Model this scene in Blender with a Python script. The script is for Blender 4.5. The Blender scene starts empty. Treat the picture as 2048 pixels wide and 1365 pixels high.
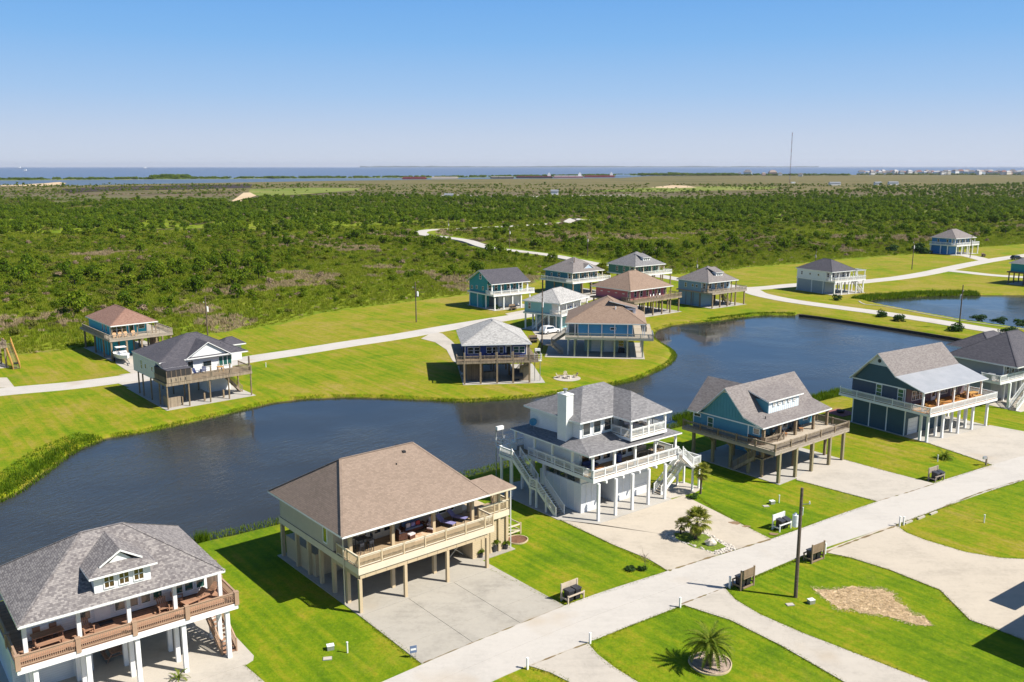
import bpy, bmesh, math, random
import numpy as np
from mathutils import Vector, Matrix
R = math.radians
rnd = random.Random(7)
sc = bpy.context.scene
COL = sc.collection

# ------------------------------------------------------------------ camera, sky, sun, exposure
CAM_H, FPX, YHOR = 35.0, 1800.0, 333.0
PITCH = math.atan((682.5 - YHOR) / FPX)
cam_d = bpy.data.cameras.new("camera"); cam = bpy.data.objects.new("camera", cam_d); COL.objects.link(cam)
cam_d.sensor_width = 36.0; cam_d.lens = 36.0 * FPX / 2048.0
cam_d.clip_start = 0.5; cam_d.clip_end = 60000.0
cam.location = (0, 0, CAM_H); cam.rotation_euler = (R(90) - PITCH, 0, 0)
sc.camera = cam

SUN_AZ, SUN_EL = R(-16.2), R(47.2)          # azimuth from +X, towards +Y
sun_dir = Vector((math.cos(SUN_AZ) * math.cos(SUN_EL), math.sin(SUN_AZ) * math.cos(SUN_EL), math.sin(SUN_EL)))
world = bpy.data.worlds.new("World"); sc.world = world; world.use_nodes = True
wn = world.node_tree; wn.nodes.clear()
sky = wn.nodes.new("ShaderNodeTexSky"); sky.sky_type = 'NISHITA'; sky.sun_disc = False
sky.sun_elevation = SUN_EL; sky.sun_rotation = math.atan2(sun_dir.x, sun_dir.y)
sky.altitude = 0; sky.air_density = 1.0; sky.dust_density = 0.6; sky.ozone_density = 2.5
hsv = wn.nodes.new("ShaderNodeHueSaturation"); hsv.inputs['Saturation'].default_value = 1.2
# low air: the pale lavender horizon of a clear humid day, the same all round
tc = wn.nodes.new("ShaderNodeTexCoord"); sx = wn.nodes.new("ShaderNodeSeparateXYZ"); wn.links.new(tc.outputs['Generated'], sx.inputs[0])
rmp = wn.nodes.new("ShaderNodeValToRGB"); wn.links.new(sx.outputs[2], rmp.inputs[0])
stops = [(0.0, (.62,.675,.775)), (.03, (.55,.645,.80)), (.075, (.375,.57,.845)), (.13, (.23,.48,.85)), (.19, (.15,.395,.82)), (.5, (.06,.20,.53)), (1.0, (.03,.12,.40))]
e = rmp.color_ramp.elements
while len(e) < len(stops): e.new(.5)
for i_, (p_, c_) in enumerate(stops): e[i_].position = p_; e[i_].color = (*c_, 1)
gain = wn.nodes.new("ShaderNodeVectorMath"); gain.operation = 'SCALE'; gain.inputs['Scale'].default_value = 10.5; wn.links.new(rmp.outputs[0], gain.inputs[0])
mr = wn.nodes.new("ShaderNodeMapRange"); mr.interpolation_type = 'SMOOTHSTEP'; wn.links.new(sx.outputs[2], mr.inputs[0]); mr.inputs[1].default_value = .25; mr.inputs[2].default_value = .6
mxs = wn.nodes.new("ShaderNodeMix"); mxs.data_type = 'RGBA'; wn.links.new(mr.outputs[0], mxs.inputs[0]); wn.links.new(gain.outputs[0], mxs.inputs[6])
bg = wn.nodes.new("ShaderNodeBackground"); bg.inputs[1].default_value = 0.062
wo = wn.nodes.new("ShaderNodeOutputWorld")
wn.links.new(sky.outputs[0], hsv.inputs['Color']); wn.links.new(hsv.outputs[0], mxs.inputs[7]); wn.links.new(mxs.outputs[2], bg.inputs[0]); wn.links.new(bg.outputs[0], wo.inputs[0])
sun_d = bpy.data.lights.new("sun", 'SUN'); sun = bpy.data.objects.new("sun", sun_d); COL.objects.link(sun)
sun_d.energy = 5.0; sun_d.angle = R(0.5); sun_d.color = (1.0, 0.95, 0.86)
sun.rotation_euler = sun_dir.to_track_quat('Z', 'Y').to_euler(); sun.location = (60, -20, 120)
sc.view_settings.view_transform = 'Standard'; sc.view_settings.look = 'None'
sc.view_settings.exposure = 0.64; sc.view_settings.gamma = 1.0; sc.view_settings.use_curve_mapping = False
sc.cycles.max_bounces = 5; sc.cycles.diffuse_bounces = 2; sc.cycles.glossy_bounces = 2
sc.cycles.transparent_max_bounces = 4; sc.cycles.volume_bounces = 0
sc.cycles.caustics_reflective = False; sc.cycles.caustics_refractive = False

# ------------------------------------------------------------------ helpers
def G(px, py, z=0.0):
    """a point of the photograph on the plane of height z, in metres"""
    u = (px - 1024.0) / FPX; v = -(py - 682.5) / FPX
    dy = math.cos(PITCH) + v * math.sin(PITCH); dz = -math.sin(PITCH) + v * math.cos(PITCH)
    t = (z - CAM_H) / dz
    return (u * t, dy * t)
def GL(pts, z=0.0): return [G(a, b, z) for a, b in pts]

def tag(o, label, cat, group=None):
    o["label"] = label; o["category"] = cat
    if group: o["group"] = group
    return o
def thing(name, label, cat, loc, rz=0.0, group=None):
    o = bpy.data.objects.new(name, None); COL.objects.link(o)
    o.empty_display_size = 0.3
    o.location = (loc[0], loc[1], loc[2] if len(loc) > 2 else 0.0); o.rotation_euler = (0, 0, rz)
    return tag(o, label, cat, group)
def copy_tree(src, parent=None):
    c = src.copy(); COL.objects.link(c)
    if parent is not None: c.parent = parent
    for ch in src.children: copy_tree(ch, c)
    return c
def place(src, loc, rz, label, used=set()):
    """first call moves the prototype itself, later calls copy it"""
    o = src if src.name not in used else copy_tree(src)
    used.add(src.name)
    o.location = (loc[0], loc[1], loc[2] if len(loc) > 2 else 0.0); o.rotation_euler = (0, 0, rz)
    o["label"] = label
    return o

class MB:
    def __init__(s): s.v = []; s.f = []; s.m = []
    def add(s, vs, fs, m=0):
        b = len(s.v); s.v += [tuple(p) for p in vs]
        s.f += [tuple(i + b for i in f) for f in fs]; s.m += [m] * len(fs)
    def box(s, x0, y0, z0, x1, y1, z1, m=0):
        s.add([(x0,y0,z0),(x1,y0,z0),(x1,y1,z0),(x0,y1,z0),(x0,y0,z1),(x1,y0,z1),(x1,y1,z1),(x0,y1,z1)],
              [(0,3,2,1),(4,5,6,7),(0,1,5,4),(1,2,6,5),(2,3,7,6),(3,0,4,7)], m); return s
    def cbox(s, cx, cy, z0, sx, sy, h, m=0): return s.box(cx-sx/2, cy-sy/2, z0, cx+sx/2, cy+sy/2, z0+h, m)
    def bar(s, p, q, w, h, m=0, up=(0,0,1)):
        """a box beam from p to q, w wide, h high"""
        p = Vector(p); q = Vector(q); d = (q-p).normalized(); u = Vector(up)
        if abs(d.dot(u)) > .99: u = Vector((1,0,0))
        sd = d.cross(u).normalized() * (w/2); uu = sd.cross(d).normalized() * (h/2)
        vs = [p-sd-uu, p+sd-uu, p+sd+uu, p-sd+uu, q-sd-uu, q+sd-uu, q+sd+uu, q-sd+uu]
        s.add(vs, [(0,1,2,3),(7,6,5,4),(0,4,5,1),(1,5,6,2),(2,6,7,3),(3,7,4,0)], m); return s
    def cyl(s, p, q, r0, r1=None, n=8, m=0):
        r1 = r0 if r1 is None else r1
        p = Vector(p); q = Vector(q); d = (q-p).normalized()
        u = d.orthogonal().normalized(); w = d.cross(u)
        vs = []
        for c, r in ((p, r0), (q, r1)):
            for i in range(n):
                a = 2*math.pi*i/n; vs.append(c + (u*math.cos(a) + w*math.sin(a))*r)
        fs = [(i, (i+1) % n, n+(i+1) % n, n+i) for i in range(n)]
        fs += [tuple(range(n-1, -1, -1)), tuple(range(n, 2*n))]
        s.add(vs, fs, m); return s
    def ball(s, c, rx, ry, rz, nu=10, nv=6, m=0):
        vs = [(c[0], c[1], c[2]-rz)]
        for j in range(1, nv):
            t = math.pi*j/nv
            for i in range(nu):
                a = 2*math.pi*i/nu
                vs.append((c[0]+rx*math.sin(t)*math.cos(a), c[1]+ry*math.sin(t)*math.sin(a), c[2]-rz*math.cos(t)))
        vs.append((c[0], c[1], c[2]+rz)); L = len(vs)-1
        fs = [(0, 1+(i+1) % nu, 1+i) for i in range(nu)]
        for j in range(nv-2):
            for i in range(nu):
                a = 1+j*nu; fs.append((a+i, a+(i+1) % nu, a+nu+(i+1) % nu, a+nu+i))
        a = 1+(nv-2)*nu; fs += [(a+i, a+(i+1) % nu, L) for i in range(nu)]
        s.add(vs, fs, m); return s
    def prism(s, poly, z0, z1, m=0, ms=None):
        ms = m if ms is None else ms; n = len(poly)
        area = sum(poly[i][0]*poly[(i+1) % n][1]-poly[(i+1) % n][0]*poly[i][1] for i in range(n))
        if area < 0: poly = poly[::-1]
        s.add([(x,y,z1) for x,y in poly], [tuple(range(n))], m)
        s.add([(x,y,z0) for x,y in poly], [tuple(range(n-1,-1,-1))], ms)
        s.add([(x,y,z0) for x,y in poly]+[(x,y,z1) for x,y in poly],
              [(i,(i+1) % n,n+(i+1) % n,n+i) for i in range(n)], ms); return s
    def slab(s, polys, th, mt=0, ms=1):
        """sloping sheets of thickness th (roof planes); only free edges get a fascia"""
        key = lambda p: (round(p[0],2), round(p[1],2), round(p[2],2))
        cnt = {}
        for P in polys:
            for i in range(len(P)):
                e = frozenset((key(P[i]), key(P[(i+1) % len(P)]))); cnt[e] = cnt.get(e, 0)+1
        for P in polys:
            n = len(P); a = Vector((0,0,0))
            for i in range(n): a += Vector(P[i]).cross(Vector(P[(i+1) % n]))
            if a.z < 0: P = P[::-1]
            s.add(P, [tuple(range(n))], mt)
            lo = [(x,y,z-th) for x,y,z in P]
            s.add(lo, [tuple(range(n-1,-1,-1))], ms)
            for i in range(n):
                j = (i+1) % n
                if cnt[frozenset((key(P[i]), key(P[j])))] == 1:
                    s.add([lo[i], lo[j], P[j], P[i]], [(0,1,2,3)], ms)
        return s
    def mesh(s, name, mats):
        me = bpy.data.meshes.new(name); me.from_pydata(s.v, [], s.f)
        for m in (mats if isinstance(mats, (list, tuple)) else [mats]): me.materials.append(m)
        if len(me.materials) > 1: me.polygons.foreach_set("material_index", s.m)
        uv = me.uv_layers.new(name="UVMap").data
        for p in me.polygons:
            n = p.normal
            if abs(n.z) > .985: t = Vector((1,0,0)); b = Vector((0,1,0))
            else:
                t = Vector((-n.y, n.x, 0)).normalized(); b = n.cross(t)
            for li in p.loop_indices:
                c = me.vertices[me.loops[li].vertex_index].co
                uv[li].uv = (c.dot(t), c.dot(b))
        me.update(); return me
    def build(s, name, mats, parent=None, loc=None, rz=0.0):
        return link(name, s.mesh(name, mats), parent, loc, rz)
def link(name, me, parent=None, loc=None, rz=0.0):
    o = bpy.data.objects.new(name, me); COL.objects.link(o)
    if parent is not None: o.parent = parent
    if loc: o.location = loc
    o.rotation_euler = (0, 0, rz)
    return o
def smooth(o):
    o.data.polygons.foreach_set("use_smooth", [True]*len(o.data.polygons)); return o
_cache = {}
def cached(key, fn):
    if key not in _cache: _cache[key] = fn()
    return _cache[key]

# ------------------------------------------------------------------ materials
def mat_new(name):
    m = bpy.data.materials.new(name); m.use_nodes = True
    nt = m.node_tree; nt.nodes.clear()
    out = nt.nodes.new("ShaderNodeOutputMaterial"); b = nt.nodes.new("ShaderNodeBsdfPrincipled")
    nt.links.new(b.outputs[0], out.inputs[0])
    return m, nt, b
class NT:
    def __init__(s, nt): s.nt = nt
    def n(s, t, **kw):
        x = s.nt.nodes.new(t)
        for k, v in kw.items(): setattr(x, k, v)
        return x
    def l(s, a, b): s.nt.links.new(a, b)
    def val(s, sock, v):
        if hasattr(v, 'is_linked') or hasattr(v, 'links'): s.l(v, sock)
        elif v is not None: sock.default_value = v
    def noise(s, vec, scale, detail=3, rough=.55, dist=0.0):
        x = s.n("ShaderNodeTexNoise"); x.inputs['Scale'].default_value = scale; x.inputs['Detail'].default_value = detail
        x.inputs['Roughness'].default_value = rough; x.inputs['Distortion'].default_value = dist
        if vec is not None: s.l(vec, x.inputs['Vector'])
        return x.outputs['Fac']
    def ramp(s, fac, stops, interp='LINEAR'):
        x = s.n("ShaderNodeValToRGB"); x.color_ramp.interpolation = interp
        e = x.color_ramp.elements
        while len(e) < len(stops): e.new(0.5)
        for i, (p, c) in enumerate(stops):
            e[i].position = p; e[i].color = (c[0], c[1], c[2], 1) if not isinstance(c, (int, float)) else (c, c, c, 1)
        s.l(fac, x.inputs[0]); return x.outputs[0]
    def mix(s, fac, a, b, mode='MIX'):
        x = s.n("ShaderNodeMix", data_type='RGBA', blend_type=mode)
        for i, v in ((0, fac), (6, a), (7, b)):
            if hasattr(v, 'links'): s.l(v, x.inputs[i])
            else: x.inputs[i].default_value = v if i == 0 else (v[0], v[1], v[2], 1)
        return x.outputs[2]
    def math(s, op, a, b=0.0, clamp=False):
        x = s.n("ShaderNodeMath", operation=op); x.use_clamp = clamp
        for i, v in ((0, a), (1, b)):
            if hasattr(v, 'links'): s.l(v, x.inputs[i])
            else: x.inputs[i].default_value = v
        return x.outputs[0]
    def smoothstep(s, v, a, b):
        x = s.n("ShaderNodeMapRange", interpolation_type='SMOOTHSTEP')
        s.l(v, x.inputs[0]); x.inputs[1].default_value = a; x.inputs[2].default_value = b
        return x.outputs[0]
    def pos(s): return s.n("ShaderNodeNewGeometry").outputs['Position']
    def uv(s): return s.n("ShaderNodeTexCoord").outputs['UV']
    def objc(s): return s.n("ShaderNodeTexCoord").outputs['Object']
    def scale(s, vec, sc3):
        x = s.n("ShaderNodeVectorMath", operation='MULTIPLY'); s.l(vec, x.inputs[0]); x.inputs[1].default_value = sc3
        return x.outputs[0]
    def bump(s, h, strength, dist, b):
        x = s.n("ShaderNodeBump"); x.inputs['Strength'].default_value = strength; x.inputs['Distance'].default_value = dist
        s.l(h, x.inputs['Height']); s.l(x.outputs[0], b.inputs['Normal'])

def paint(name, c, rough=.55, wear=.12, siding=None, sdepth=.012):
    """painted boards: siding = lap height in m; wear = how much the tone varies"""
    m, nt, b = mat_new(name); t = NT(nt)
    n1 = t.noise(t.objc(), 1.3, 4, .6); n2 = t.noise(t.objc(), 14, 3, .6)
    f = t.math('ADD', t.math('MULTIPLY', n1, .6), t.math('MULTIPLY', n2, .4))
    lo = [x*(1-wear*1.6) for x in c]; hi = [min(1, x*(1+wear)) for x in c]
    colr = t.ramp(f, [(.3, lo), (.7, hi)])
    if siding:
        sep = t.n("ShaderNodeSeparateXYZ"); t.l(t.uv(), sep.inputs[0])
        fr = t.math('FRACT', t.math('DIVIDE', sep.outputs[1], siding))
        line = t.smoothstep(fr, 0.0, 0.16)
        colr = t.mix(t.math('MULTIPLY', t.math('SUBTRACT', 1.0, line), .45), colr, [x*.35 for x in c])
        t.bump(t.math('SUBTRACT', 1.0, fr), .8, sdepth, b)
    t.l(colr, b.inputs['Base Color']); b.inputs['Roughness'].default_value = rough
    return m
def boards(name, c, w=.14, axis=0, wear=.22, rough=.75, gap=.4):
    m, nt, b = mat_new(name); t = NT(nt)
    sep = t.n("ShaderNodeSeparateXYZ"); t.l(t.uv(), sep.inputs[0])
    u = t.math('DIVIDE', sep.outputs[axis], w)
    idx = t.math('FLOOR', u); fr = t.math('FRACT', u)
    wn_ = t.n("ShaderNodeTexWhiteNoise", noise_dimensions='1D'); t.l(idx, wn_.inputs['W'])
    n1 = t.noise(t.objc(), 2.2, 4, .65)
    f = t.math('ADD', t.math('MULTIPLY', wn_.outputs[0], .45), t.math('MULTIPLY', n1, .55))
    colr = t.ramp(f, [(.25, [x*(1-wear*1.5) for x in c]), (.75, [min(1, x*(1+wear)) for x in c])])
    edge = t.math('MULTIPLY', t.smoothstep(fr, 0.0, .1), t.smoothstep(fr, 1.0, .9))
    colr = t.mix(t.math('MULTIPLY', t.math('SUBTRACT', 1.0, edge), gap), colr, [x*.25 for x in c])
    t.l(colr, b.inputs['Base Color']); b.inputs['Roughness'].default_value = rough
    t.bump(edge, .5, .008, b)
    return m
def shingles(name, c0, c1, c2, w=.33, h=.145, contrast=1.0):
    m, nt, b = mat_new(name); t = NT(nt)
    sep = t.n("ShaderNodeSeparateXYZ"); t.l(t.uv(), sep.inputs[0])
    v = t.math('DIVIDE', sep.outputs[1], h); row = t.math('FLOOR', v); fv = t.math('FRACT', v)
    wr = t.n("ShaderNodeTexWhiteNoise", noise_dimensions='1D'); t.l(row, wr.inputs['W'])
    u = t.math('ADD', t.math('DIVIDE', sep.outputs[0], w), t.math('MULTIPLY', wr.outputs[0], 7.0))
    cb = t.n("ShaderNodeCombineXYZ"); t.l(t.math('FLOOR', u), cb.inputs[0]); t.l(row, cb.inputs[1])
    wt = t.n("ShaderNodeTexWhiteNoise", noise_dimensions='2D'); t.l(cb.outputs[0], wt.inputs['Vector'])
    fu = t.math('FRACT', u)
    big = t.noise(t.objc(), .35, 4, .6); fine = t.noise(t.objc(), 9, 3, .6)
    f = t.math('ADD', t.math('MULTIPLY', wt.outputs[0], .62*contrast), t.math('ADD', t.math('MULTIPLY', big, .3), t.math('MULTIPLY', fine, .25)))
    colr = t.ramp(f, [(.2, c0), (.5, c1), (.95, c2)])
    line = t.math('MULTIPLY', t.smoothstep(fv, 0.0, .18), t.smoothstep(fu, 0.0, .06))
    colr = t.mix(t.math('MULTIPLY', t.math('SUBTRACT', 1.0, line), .55), colr, [x*.35 for x in c0])
    t.l(colr, b.inputs['Base Color']); b.inputs['Roughness'].default_value = .9
    t.bump(t.math('SUBTRACT', t.math('MULTIPLY', wt.outputs[0], .5), fv), .7, .02, b)
    return m
def concrete(name, c, stain=.16, scale=.25, joint=None):
    m, nt, b = mat_new(name); t = NT(nt); p = t.pos()
    n1 = t.noise(p, scale, 5, .62, .4); n2 = t.noise(p, 2.7, 4, .7); n3 = t.noise(t.scale(p, (.4, 1.6, 1)), .9, 4, .6)
    f = t.math('ADD', t.math('MULTIPLY', n1, .5), t.math('ADD', t.math('MULTIPLY', n2, .25), t.math('MULTIPLY', n3, .25)))
    colr = t.ramp(f, [(.3, [x*(1-stain*1.7) for x in c]), (.5, c), (.72, [min(1, x*(1+stain*.7)) for x in c])])
    blot = t.smoothstep(t.noise(p, .12, 3, .5), .6, .74)
    colr = t.mix(t.math('MULTIPLY', blot, .5), colr, (c[0]*.84, c[1]*.72, c[2]*.56))
    crack = t.smoothstep(t.math('ABSOLUTE', t.math('SUBTRACT', t.noise(p, .35, 5, .75, .6), .5)), 0.0, .004)
    colr = t.mix(t.math('MULTIPLY', t.math('SUBTRACT', 1.0, crack), .30), colr, [x*.4 for x in c])
    drip = t.smoothstep(t.noise(p, .55, 5, .75, .5), .62, .78)
    colr = t.mix(t.math('MULTIPLY', drip, .35), colr, (c[0]*.66, c[1]*.60, c[2]*.52))
    t.l(colr, b.inputs['Base Color']); b.inputs['Roughness'].default_value = .9
    t.bump(n2, .12, .01, b)
    return m
def plain(name, c, rough=.5, metal=0.0, var=.1):
    m, nt, b = mat_new(name); t = NT(nt)
    n = t.noise(t.objc(), 6, 3, .6)
    t.l(t.ramp(n, [(.3, [x*(1-var*1.5) for x in c]), (.7, [min(1, x*(1+var)) for x in c])]), b.inputs['Base Color'])
    b.inputs['Roughness'].default_value = rough; b.inputs['Metallic'].default_value = metal
    return m
def glass(name, c=(.02,.03,.035), rough=.05):
    m, nt, b = mat_new(name); t = NT(nt)
    n = t.noise(t.objc(), .9, 2, .5)
    t.l(t.ramp(n, [(.35, [x*.6 for x in c]), (.65, [x*1.5 for x in c])]), b.inputs['Base Color'])
    b.inputs['Roughness'].default_value = rough; b.inputs['IOR'].default_value = 1.9
    return m
def foliage(name, c0, c1, c2, trans=.25):
    m, nt, b = mat_new(name); t = NT(nt)
    out = [x for x in nt.nodes if x.type == 'OUTPUT_MATERIAL'][0]
    g = t.n("ShaderNodeNewGeometry"); oi = t.n("ShaderNodeObjectInfo")
    f = t.math('ADD', t.math('MULTIPLY', g.outputs['Random Per Island'], .6), t.math('MULTIPLY', oi.outputs['Random'], .4))
    colr = t.ramp(f, [(.1, c0), (.5, c1), (.95, c2)])
    t.l(colr, b.inputs['Base Color']); b.inputs['Roughness'].default_value = .75
    b.inputs['Specular IOR Level'].default_value = .2
    tr = t.n("ShaderNodeBsdfTranslucent"); t.l(colr, tr.inputs[0])
    mx = t.n("ShaderNodeMixShader"); mx.inputs[0].default_value = trans
    t.l(b.outputs[0], mx.inputs[1]); t.l(tr.outputs[0], mx.inputs[2]); t.l(mx.outputs[0], out.inputs[0])
    return m

WHITE = (.78, .78, .76)
M = dict(
    white=paint("white_paint", WHITE, .5, .05), white_lap=paint("white_lap_siding", (.74,.76,.77), .55, .05, siding=.17),
    trim=paint("white_trim", (.8,.8,.78), .5, .04),
    tan=paint("tan_paint", (.52,.41,.26), .6, .07), tan_lap=paint("tan_lap_siding", (.53,.42,.27), .6, .07, siding=.17),
    cream=paint("cream_trim", (.66,.58,.44), .6, .06), beige_lap=paint("beige_lap_siding", (.5,.45,.36), .6, .06, siding=.17),
    wood=boards("weathered_timber", (.30,.235,.165), .14, 0, .25), wood_dk=boards("dark_timber", (.17,.12,.085), .14, 0, .25),
    wood_grey=boards("grey_weathered_boards", (.36,.30,.24), .14, 1, .2), wood_red=boards("red_brown_composite_boards", (.36,.20,.125), .14, 1, .18),
    redwood=paint("red_brown_rail_paint", (.38,.25,.165), .65, .14), cedar=boards("orange_cedar_deck", (.42,.19,.05), .14, 1, .18),
    tandeck=boards("tan_deck_boards", (.33,.235,.14), .14, 1, .15), greydeck=boards("grey_deck_boards", (.42,.36,.28), .14, 1, .16),
    dkdeck=boards("brown_deck_boards", (.22,.16,.10), .14, 1, .2), piling=plain("treated_piling", (.25,.185,.115), .85, 0, .25),
    piling_green=plain("greenish_treated_piling", (.27,.23,.13), .85, 0, .2),
    glass=glass("window_glass"), glass_green=glass("greenish_window_glass", (.02,.10,.085)), glass_warm=glass("amber_window_glass", (.09,.05,.025)),
    glass_bright=glass("curtained_window_glass", (.12,.15,.13)), screen=plain("dark_insect_screen", (.035,.03,.028), .8),
    dark=plain("dark_interior", (.02,.02,.022), .8), black=plain("black_plastic", (.018,.019,.024), .45), charcoal=plain("charcoal_plastic", (.035,.037,.045), .5),
    metal=plain("grey_galvanised_metal", (.42,.43,.44), .4, .6), metal_roof=None, steel=plain("dull_steel", (.30,.31,.33), .5, .5),
    conc=concrete("pale_concrete", (.44,.395,.335)), conc_tan=concrete("tan_stained_concrete", (.455,.395,.315), .16), conc_grey=concrete("grey_broom_concrete", (.365,.335,.285), .19),
    road=concrete("road_concrete", (.47,.435,.39), .10, .15), slab=concrete("house_slab_concrete", (.40,.375,.335), .14),
    rock=plain("pale_rock", (.62,.55,.45), .9, 0, .2), soil=plain("brown_mulch", (.16,.075,.04), .95, 0, .35),
    red=plain("red_paint", (.38,.05,.05), .5), navy=plain("navy_fabric", (.02,.035,.12), .9), blue_fab=plain("blue_grey_cushion", (.12,.17,.28), .95),
    pale_fab=plain("pale_cushion", (.62,.55,.56), .95), lav=plain("lavender_sling_fabric", (.22,.21,.42), .9), wicker=plain("brown_wicker", (.085,.032,.018), .8, 0, .3),
    orange=plain("golden_wood", (.50,.27,.07), .7, 0, .15), blue_plastic=plain("blue_plastic", (.02,.06,.22), .4),
    teak=plain("teak_furniture_wood", (.36,.17,.07), .7, 0, .2), tyre=plain("rubber", (.02,.02,.02), .9),
    gel=plain("white_gelcoat", (.8,.8,.8), .25), dish=plain("blue_grey_dish", (.05,.22,.34), .5),
)
def metal_roof():
    m, nt, b = mat_new("ribbed_metal_roof"); t = NT(nt)
    sep = t.n("ShaderNodeSeparateXYZ"); t.l(t.uv(), sep.inputs[0])
    fr = t.math('FRACT', t.math('DIVIDE', sep.outputs[0], .3)); rib = t.smoothstep(t.math('ABSOLUTE', t.math('SUBTRACT', fr, .5)), 0.0, .12)
    n = t.noise(t.objc(), .6, 4, .6)
    c = t.ramp(n, [(.3, (.36,.37,.38)), (.7, (.44,.44,.45))])
    c = t.mix(t.math('MULTIPLY', t.math('SUBTRACT', 1.0, rib), .25), c, (.3,.3,.32))
    t.l(c, b.inputs['Base Color']); b.inputs['Roughness'].default_value = .42; b.inputs['Metallic'].default_value = .25
    t.bump(rib, .6, .02, b); return m
M['metal_roof'] = metal_roof()
SH = dict(
    grey_mix=shingles("grey_brown_shingles", (.115,.10,.10), (.185,.167,.163), (.33,.30,.28), .17, .14, .85),
    tan=shingles("tan_shingles", (.205,.150,.112), (.265,.195,.148), (.335,.255,.195), .3, .145, .45),
    grey=shingles("grey_shingles", (.13,.125,.13), (.185,.178,.18), (.26,.25,.25), .3, .145, .8),
    greybrown=shingles("warm_grey_shingles", (.145,.125,.12), (.20,.175,.165), (.26,.235,.22), .3, .145, .8),
    dark=shingles("dark_slate_shingles", (.05,.048,.06), (.075,.07,.082), (.11,.10,.11), .3, .145, .7),
    brown=shingles("brown_shingles", (.20,.105,.075), (.26,.145,.105), (.33,.2,.15), .3, .145, .7),
    pale=shingles("pale_grey_shingles", (.25,.24,.225), (.35,.34,.325), (.50,.48,.455), .3, .15, .9),
    tanbrown=shingles("tan_brown_shingles", (.20,.135,.095), (.255,.175,.125), (.32,.23,.17), .3, .145, .7),
)
# ------------------------------------------------------------------ ground, ponds, sea
WATER_Z = -0.5
def sdf(poly, X, Y):
    """signed distance to a closed polygon, positive outside"""
    d = np.full(X.shape, 1e18); ins = np.zeros(X.shape, bool); n = len(poly)
    for i in range(n):
        ax, ay = poly[i]; bx, by = poly[(i+1) % n]
        ex, ey = bx-ax, by-ay; L = ex*ex+ey*ey+1e-12
        t = np.clip(((X-ax)*ex+(Y-ay)*ey)/L, 0, 1)
        d = np.minimum(d, (X-ax-t*ex)**2+(Y-ay-t*ey)**2)
        c = ((ay > Y) != (by > Y)) & (X < (bx-ax)*(Y-ay)/((by-ay) if abs(by-ay) > 1e-9 else 1e-9)+ax)
        ins ^= c
    return np.where(ins, -1, 1)*np.sqrt(d)
_tab = {}
def vnoise(X, Y, scale, seed):
    if seed not in _tab: _tab[seed] = np.random.RandomState(seed).rand(257, 257)
    T = _tab[seed]
    x = X*scale+1000; y = Y*scale+1000; xi = np.floor(x).astype(int); yi = np.floor(y).astype(int)
    fx = x-xi; fy = y-yi; fx = fx*fx*(3-2*fx); fy = fy*fy*(3-2*fy)
    a = T[xi % 256, yi % 256]; b = T[(xi+1) % 256, yi % 256]; c = T[xi % 256, (yi+1) % 256]; e = T[(xi+1) % 256, (yi+1) % 256]
    return (a*(1-fx)+b*fx)*(1-fy)+(c*(1-fx)+e*fx)*fy
def fnoise(X, Y, scale, seed): return .55*vnoise(X, Y, scale, seed)+.3*vnoise(X, Y, scale*2.1, seed+1)+.15*vnoise(X, Y, scale*4.3, seed+2)

SHORE_BACK = [(-150,1120),(0,1005),(40,985),(95,945),(150,905),(210,880),(225,877),(300,865),(370,850),(430,836),(480,824),(545,808),(600,801),(680,797),(760,798),(850,802),(930,806),(1000,802),(1060,797),(1140,785),(1200,776),(1260,765),(1300,750),(1335,733),(1352,715),(1345,700),(1325,688),(1308,675),(1315,662),(1340,654),(1370,649),(1430,644),(1480,637),(1530,632),(1590,633)]
SEAWALL = [(1600,629),(1700,645),(1800,660),(1900,676),(1975,690),(2120,712)]
SHORE_NEAR = [(2130,716),(2000,732),(1900,750),(1800,768),(1700,787),(1640,803),(1560,822),(1460,838),(1385,848),(1355,856),(1200,888),(1100,910),(1005,937),(940,953),(850,972),(700,1010),(556,1050),(470,1071),(390,1088),(250,1125),(100,1170),(-150,1250)]
POND1 = GL(SHORE_BACK+SEAWALL+SHORE_NEAR, WATER_Z)
POND2 = GL([(1735,604),(1752,600),(1804,597),(1869,593),(1934,592),(2048,592),(2300,590),(2300,690),(2060,661),(2029,656),(1921,640),(1837,625),(1765,611)], WATER_Z)
LAWN = GL([(-300,740),(0,716),(60,708),(126,703),(180,697),(260,686),(340,680),(421,670),(560,650),(640,627),(720,616),(780,609),(850,600),(935,591),(985,575),(1060,570),(1085,560),(1130,548),(1215,538),(1290,545),(1350,550),(1458,541),(1510,534),(1598,528),(1673,520),(1771,513),(1869,507),(1964,495),(2048,489),(2300,474),(2600,700),(2500,1500),(-700,1500),(-700,800)])
def axis(lo_f, hi_f, step, lo, hi, g, mid=None):
    a = list(np.arange(lo_f, hi_f, step)); s = step
    x = a[-1]
    while x < hi: s = min(s*g, 900); x += s; a.append(x)
    s = step; x = lo_f; pre = []
    while x > lo: s = min(s*g, 900); x -= s; pre.append(x)
    return np.array(pre[::-1]+a)
gx = axis(-112, 150, .85, -16000, 16000, 1.09); gy = axis(38, 262, .85, -400, 30000, 1.045)
GX, GY = np.meshgrid(gx, gy)
d1 = sdf(POND1, GX, GY); d2 = sdf(POND2, GX, GY); dl = sdf(LAWN, GX, GY)
dw = np.minimum(d1, d2)+.5*(fnoise(GX, GY, .35, 5)-.5)
GZ = np.where(dw > 0, np.clip(WATER_Z+dw*.42, WATER_Z, 0), np.maximum(WATER_Z+dw*.5, -1.7))
bump_ = np.minimum(fnoise(GX, GY, .05, 3)-.78, 0)*np.clip((dl-3)/12, 0, 1)*1.0
GZ = GZ+np.where(dw > 2, bump_, 0)
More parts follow.
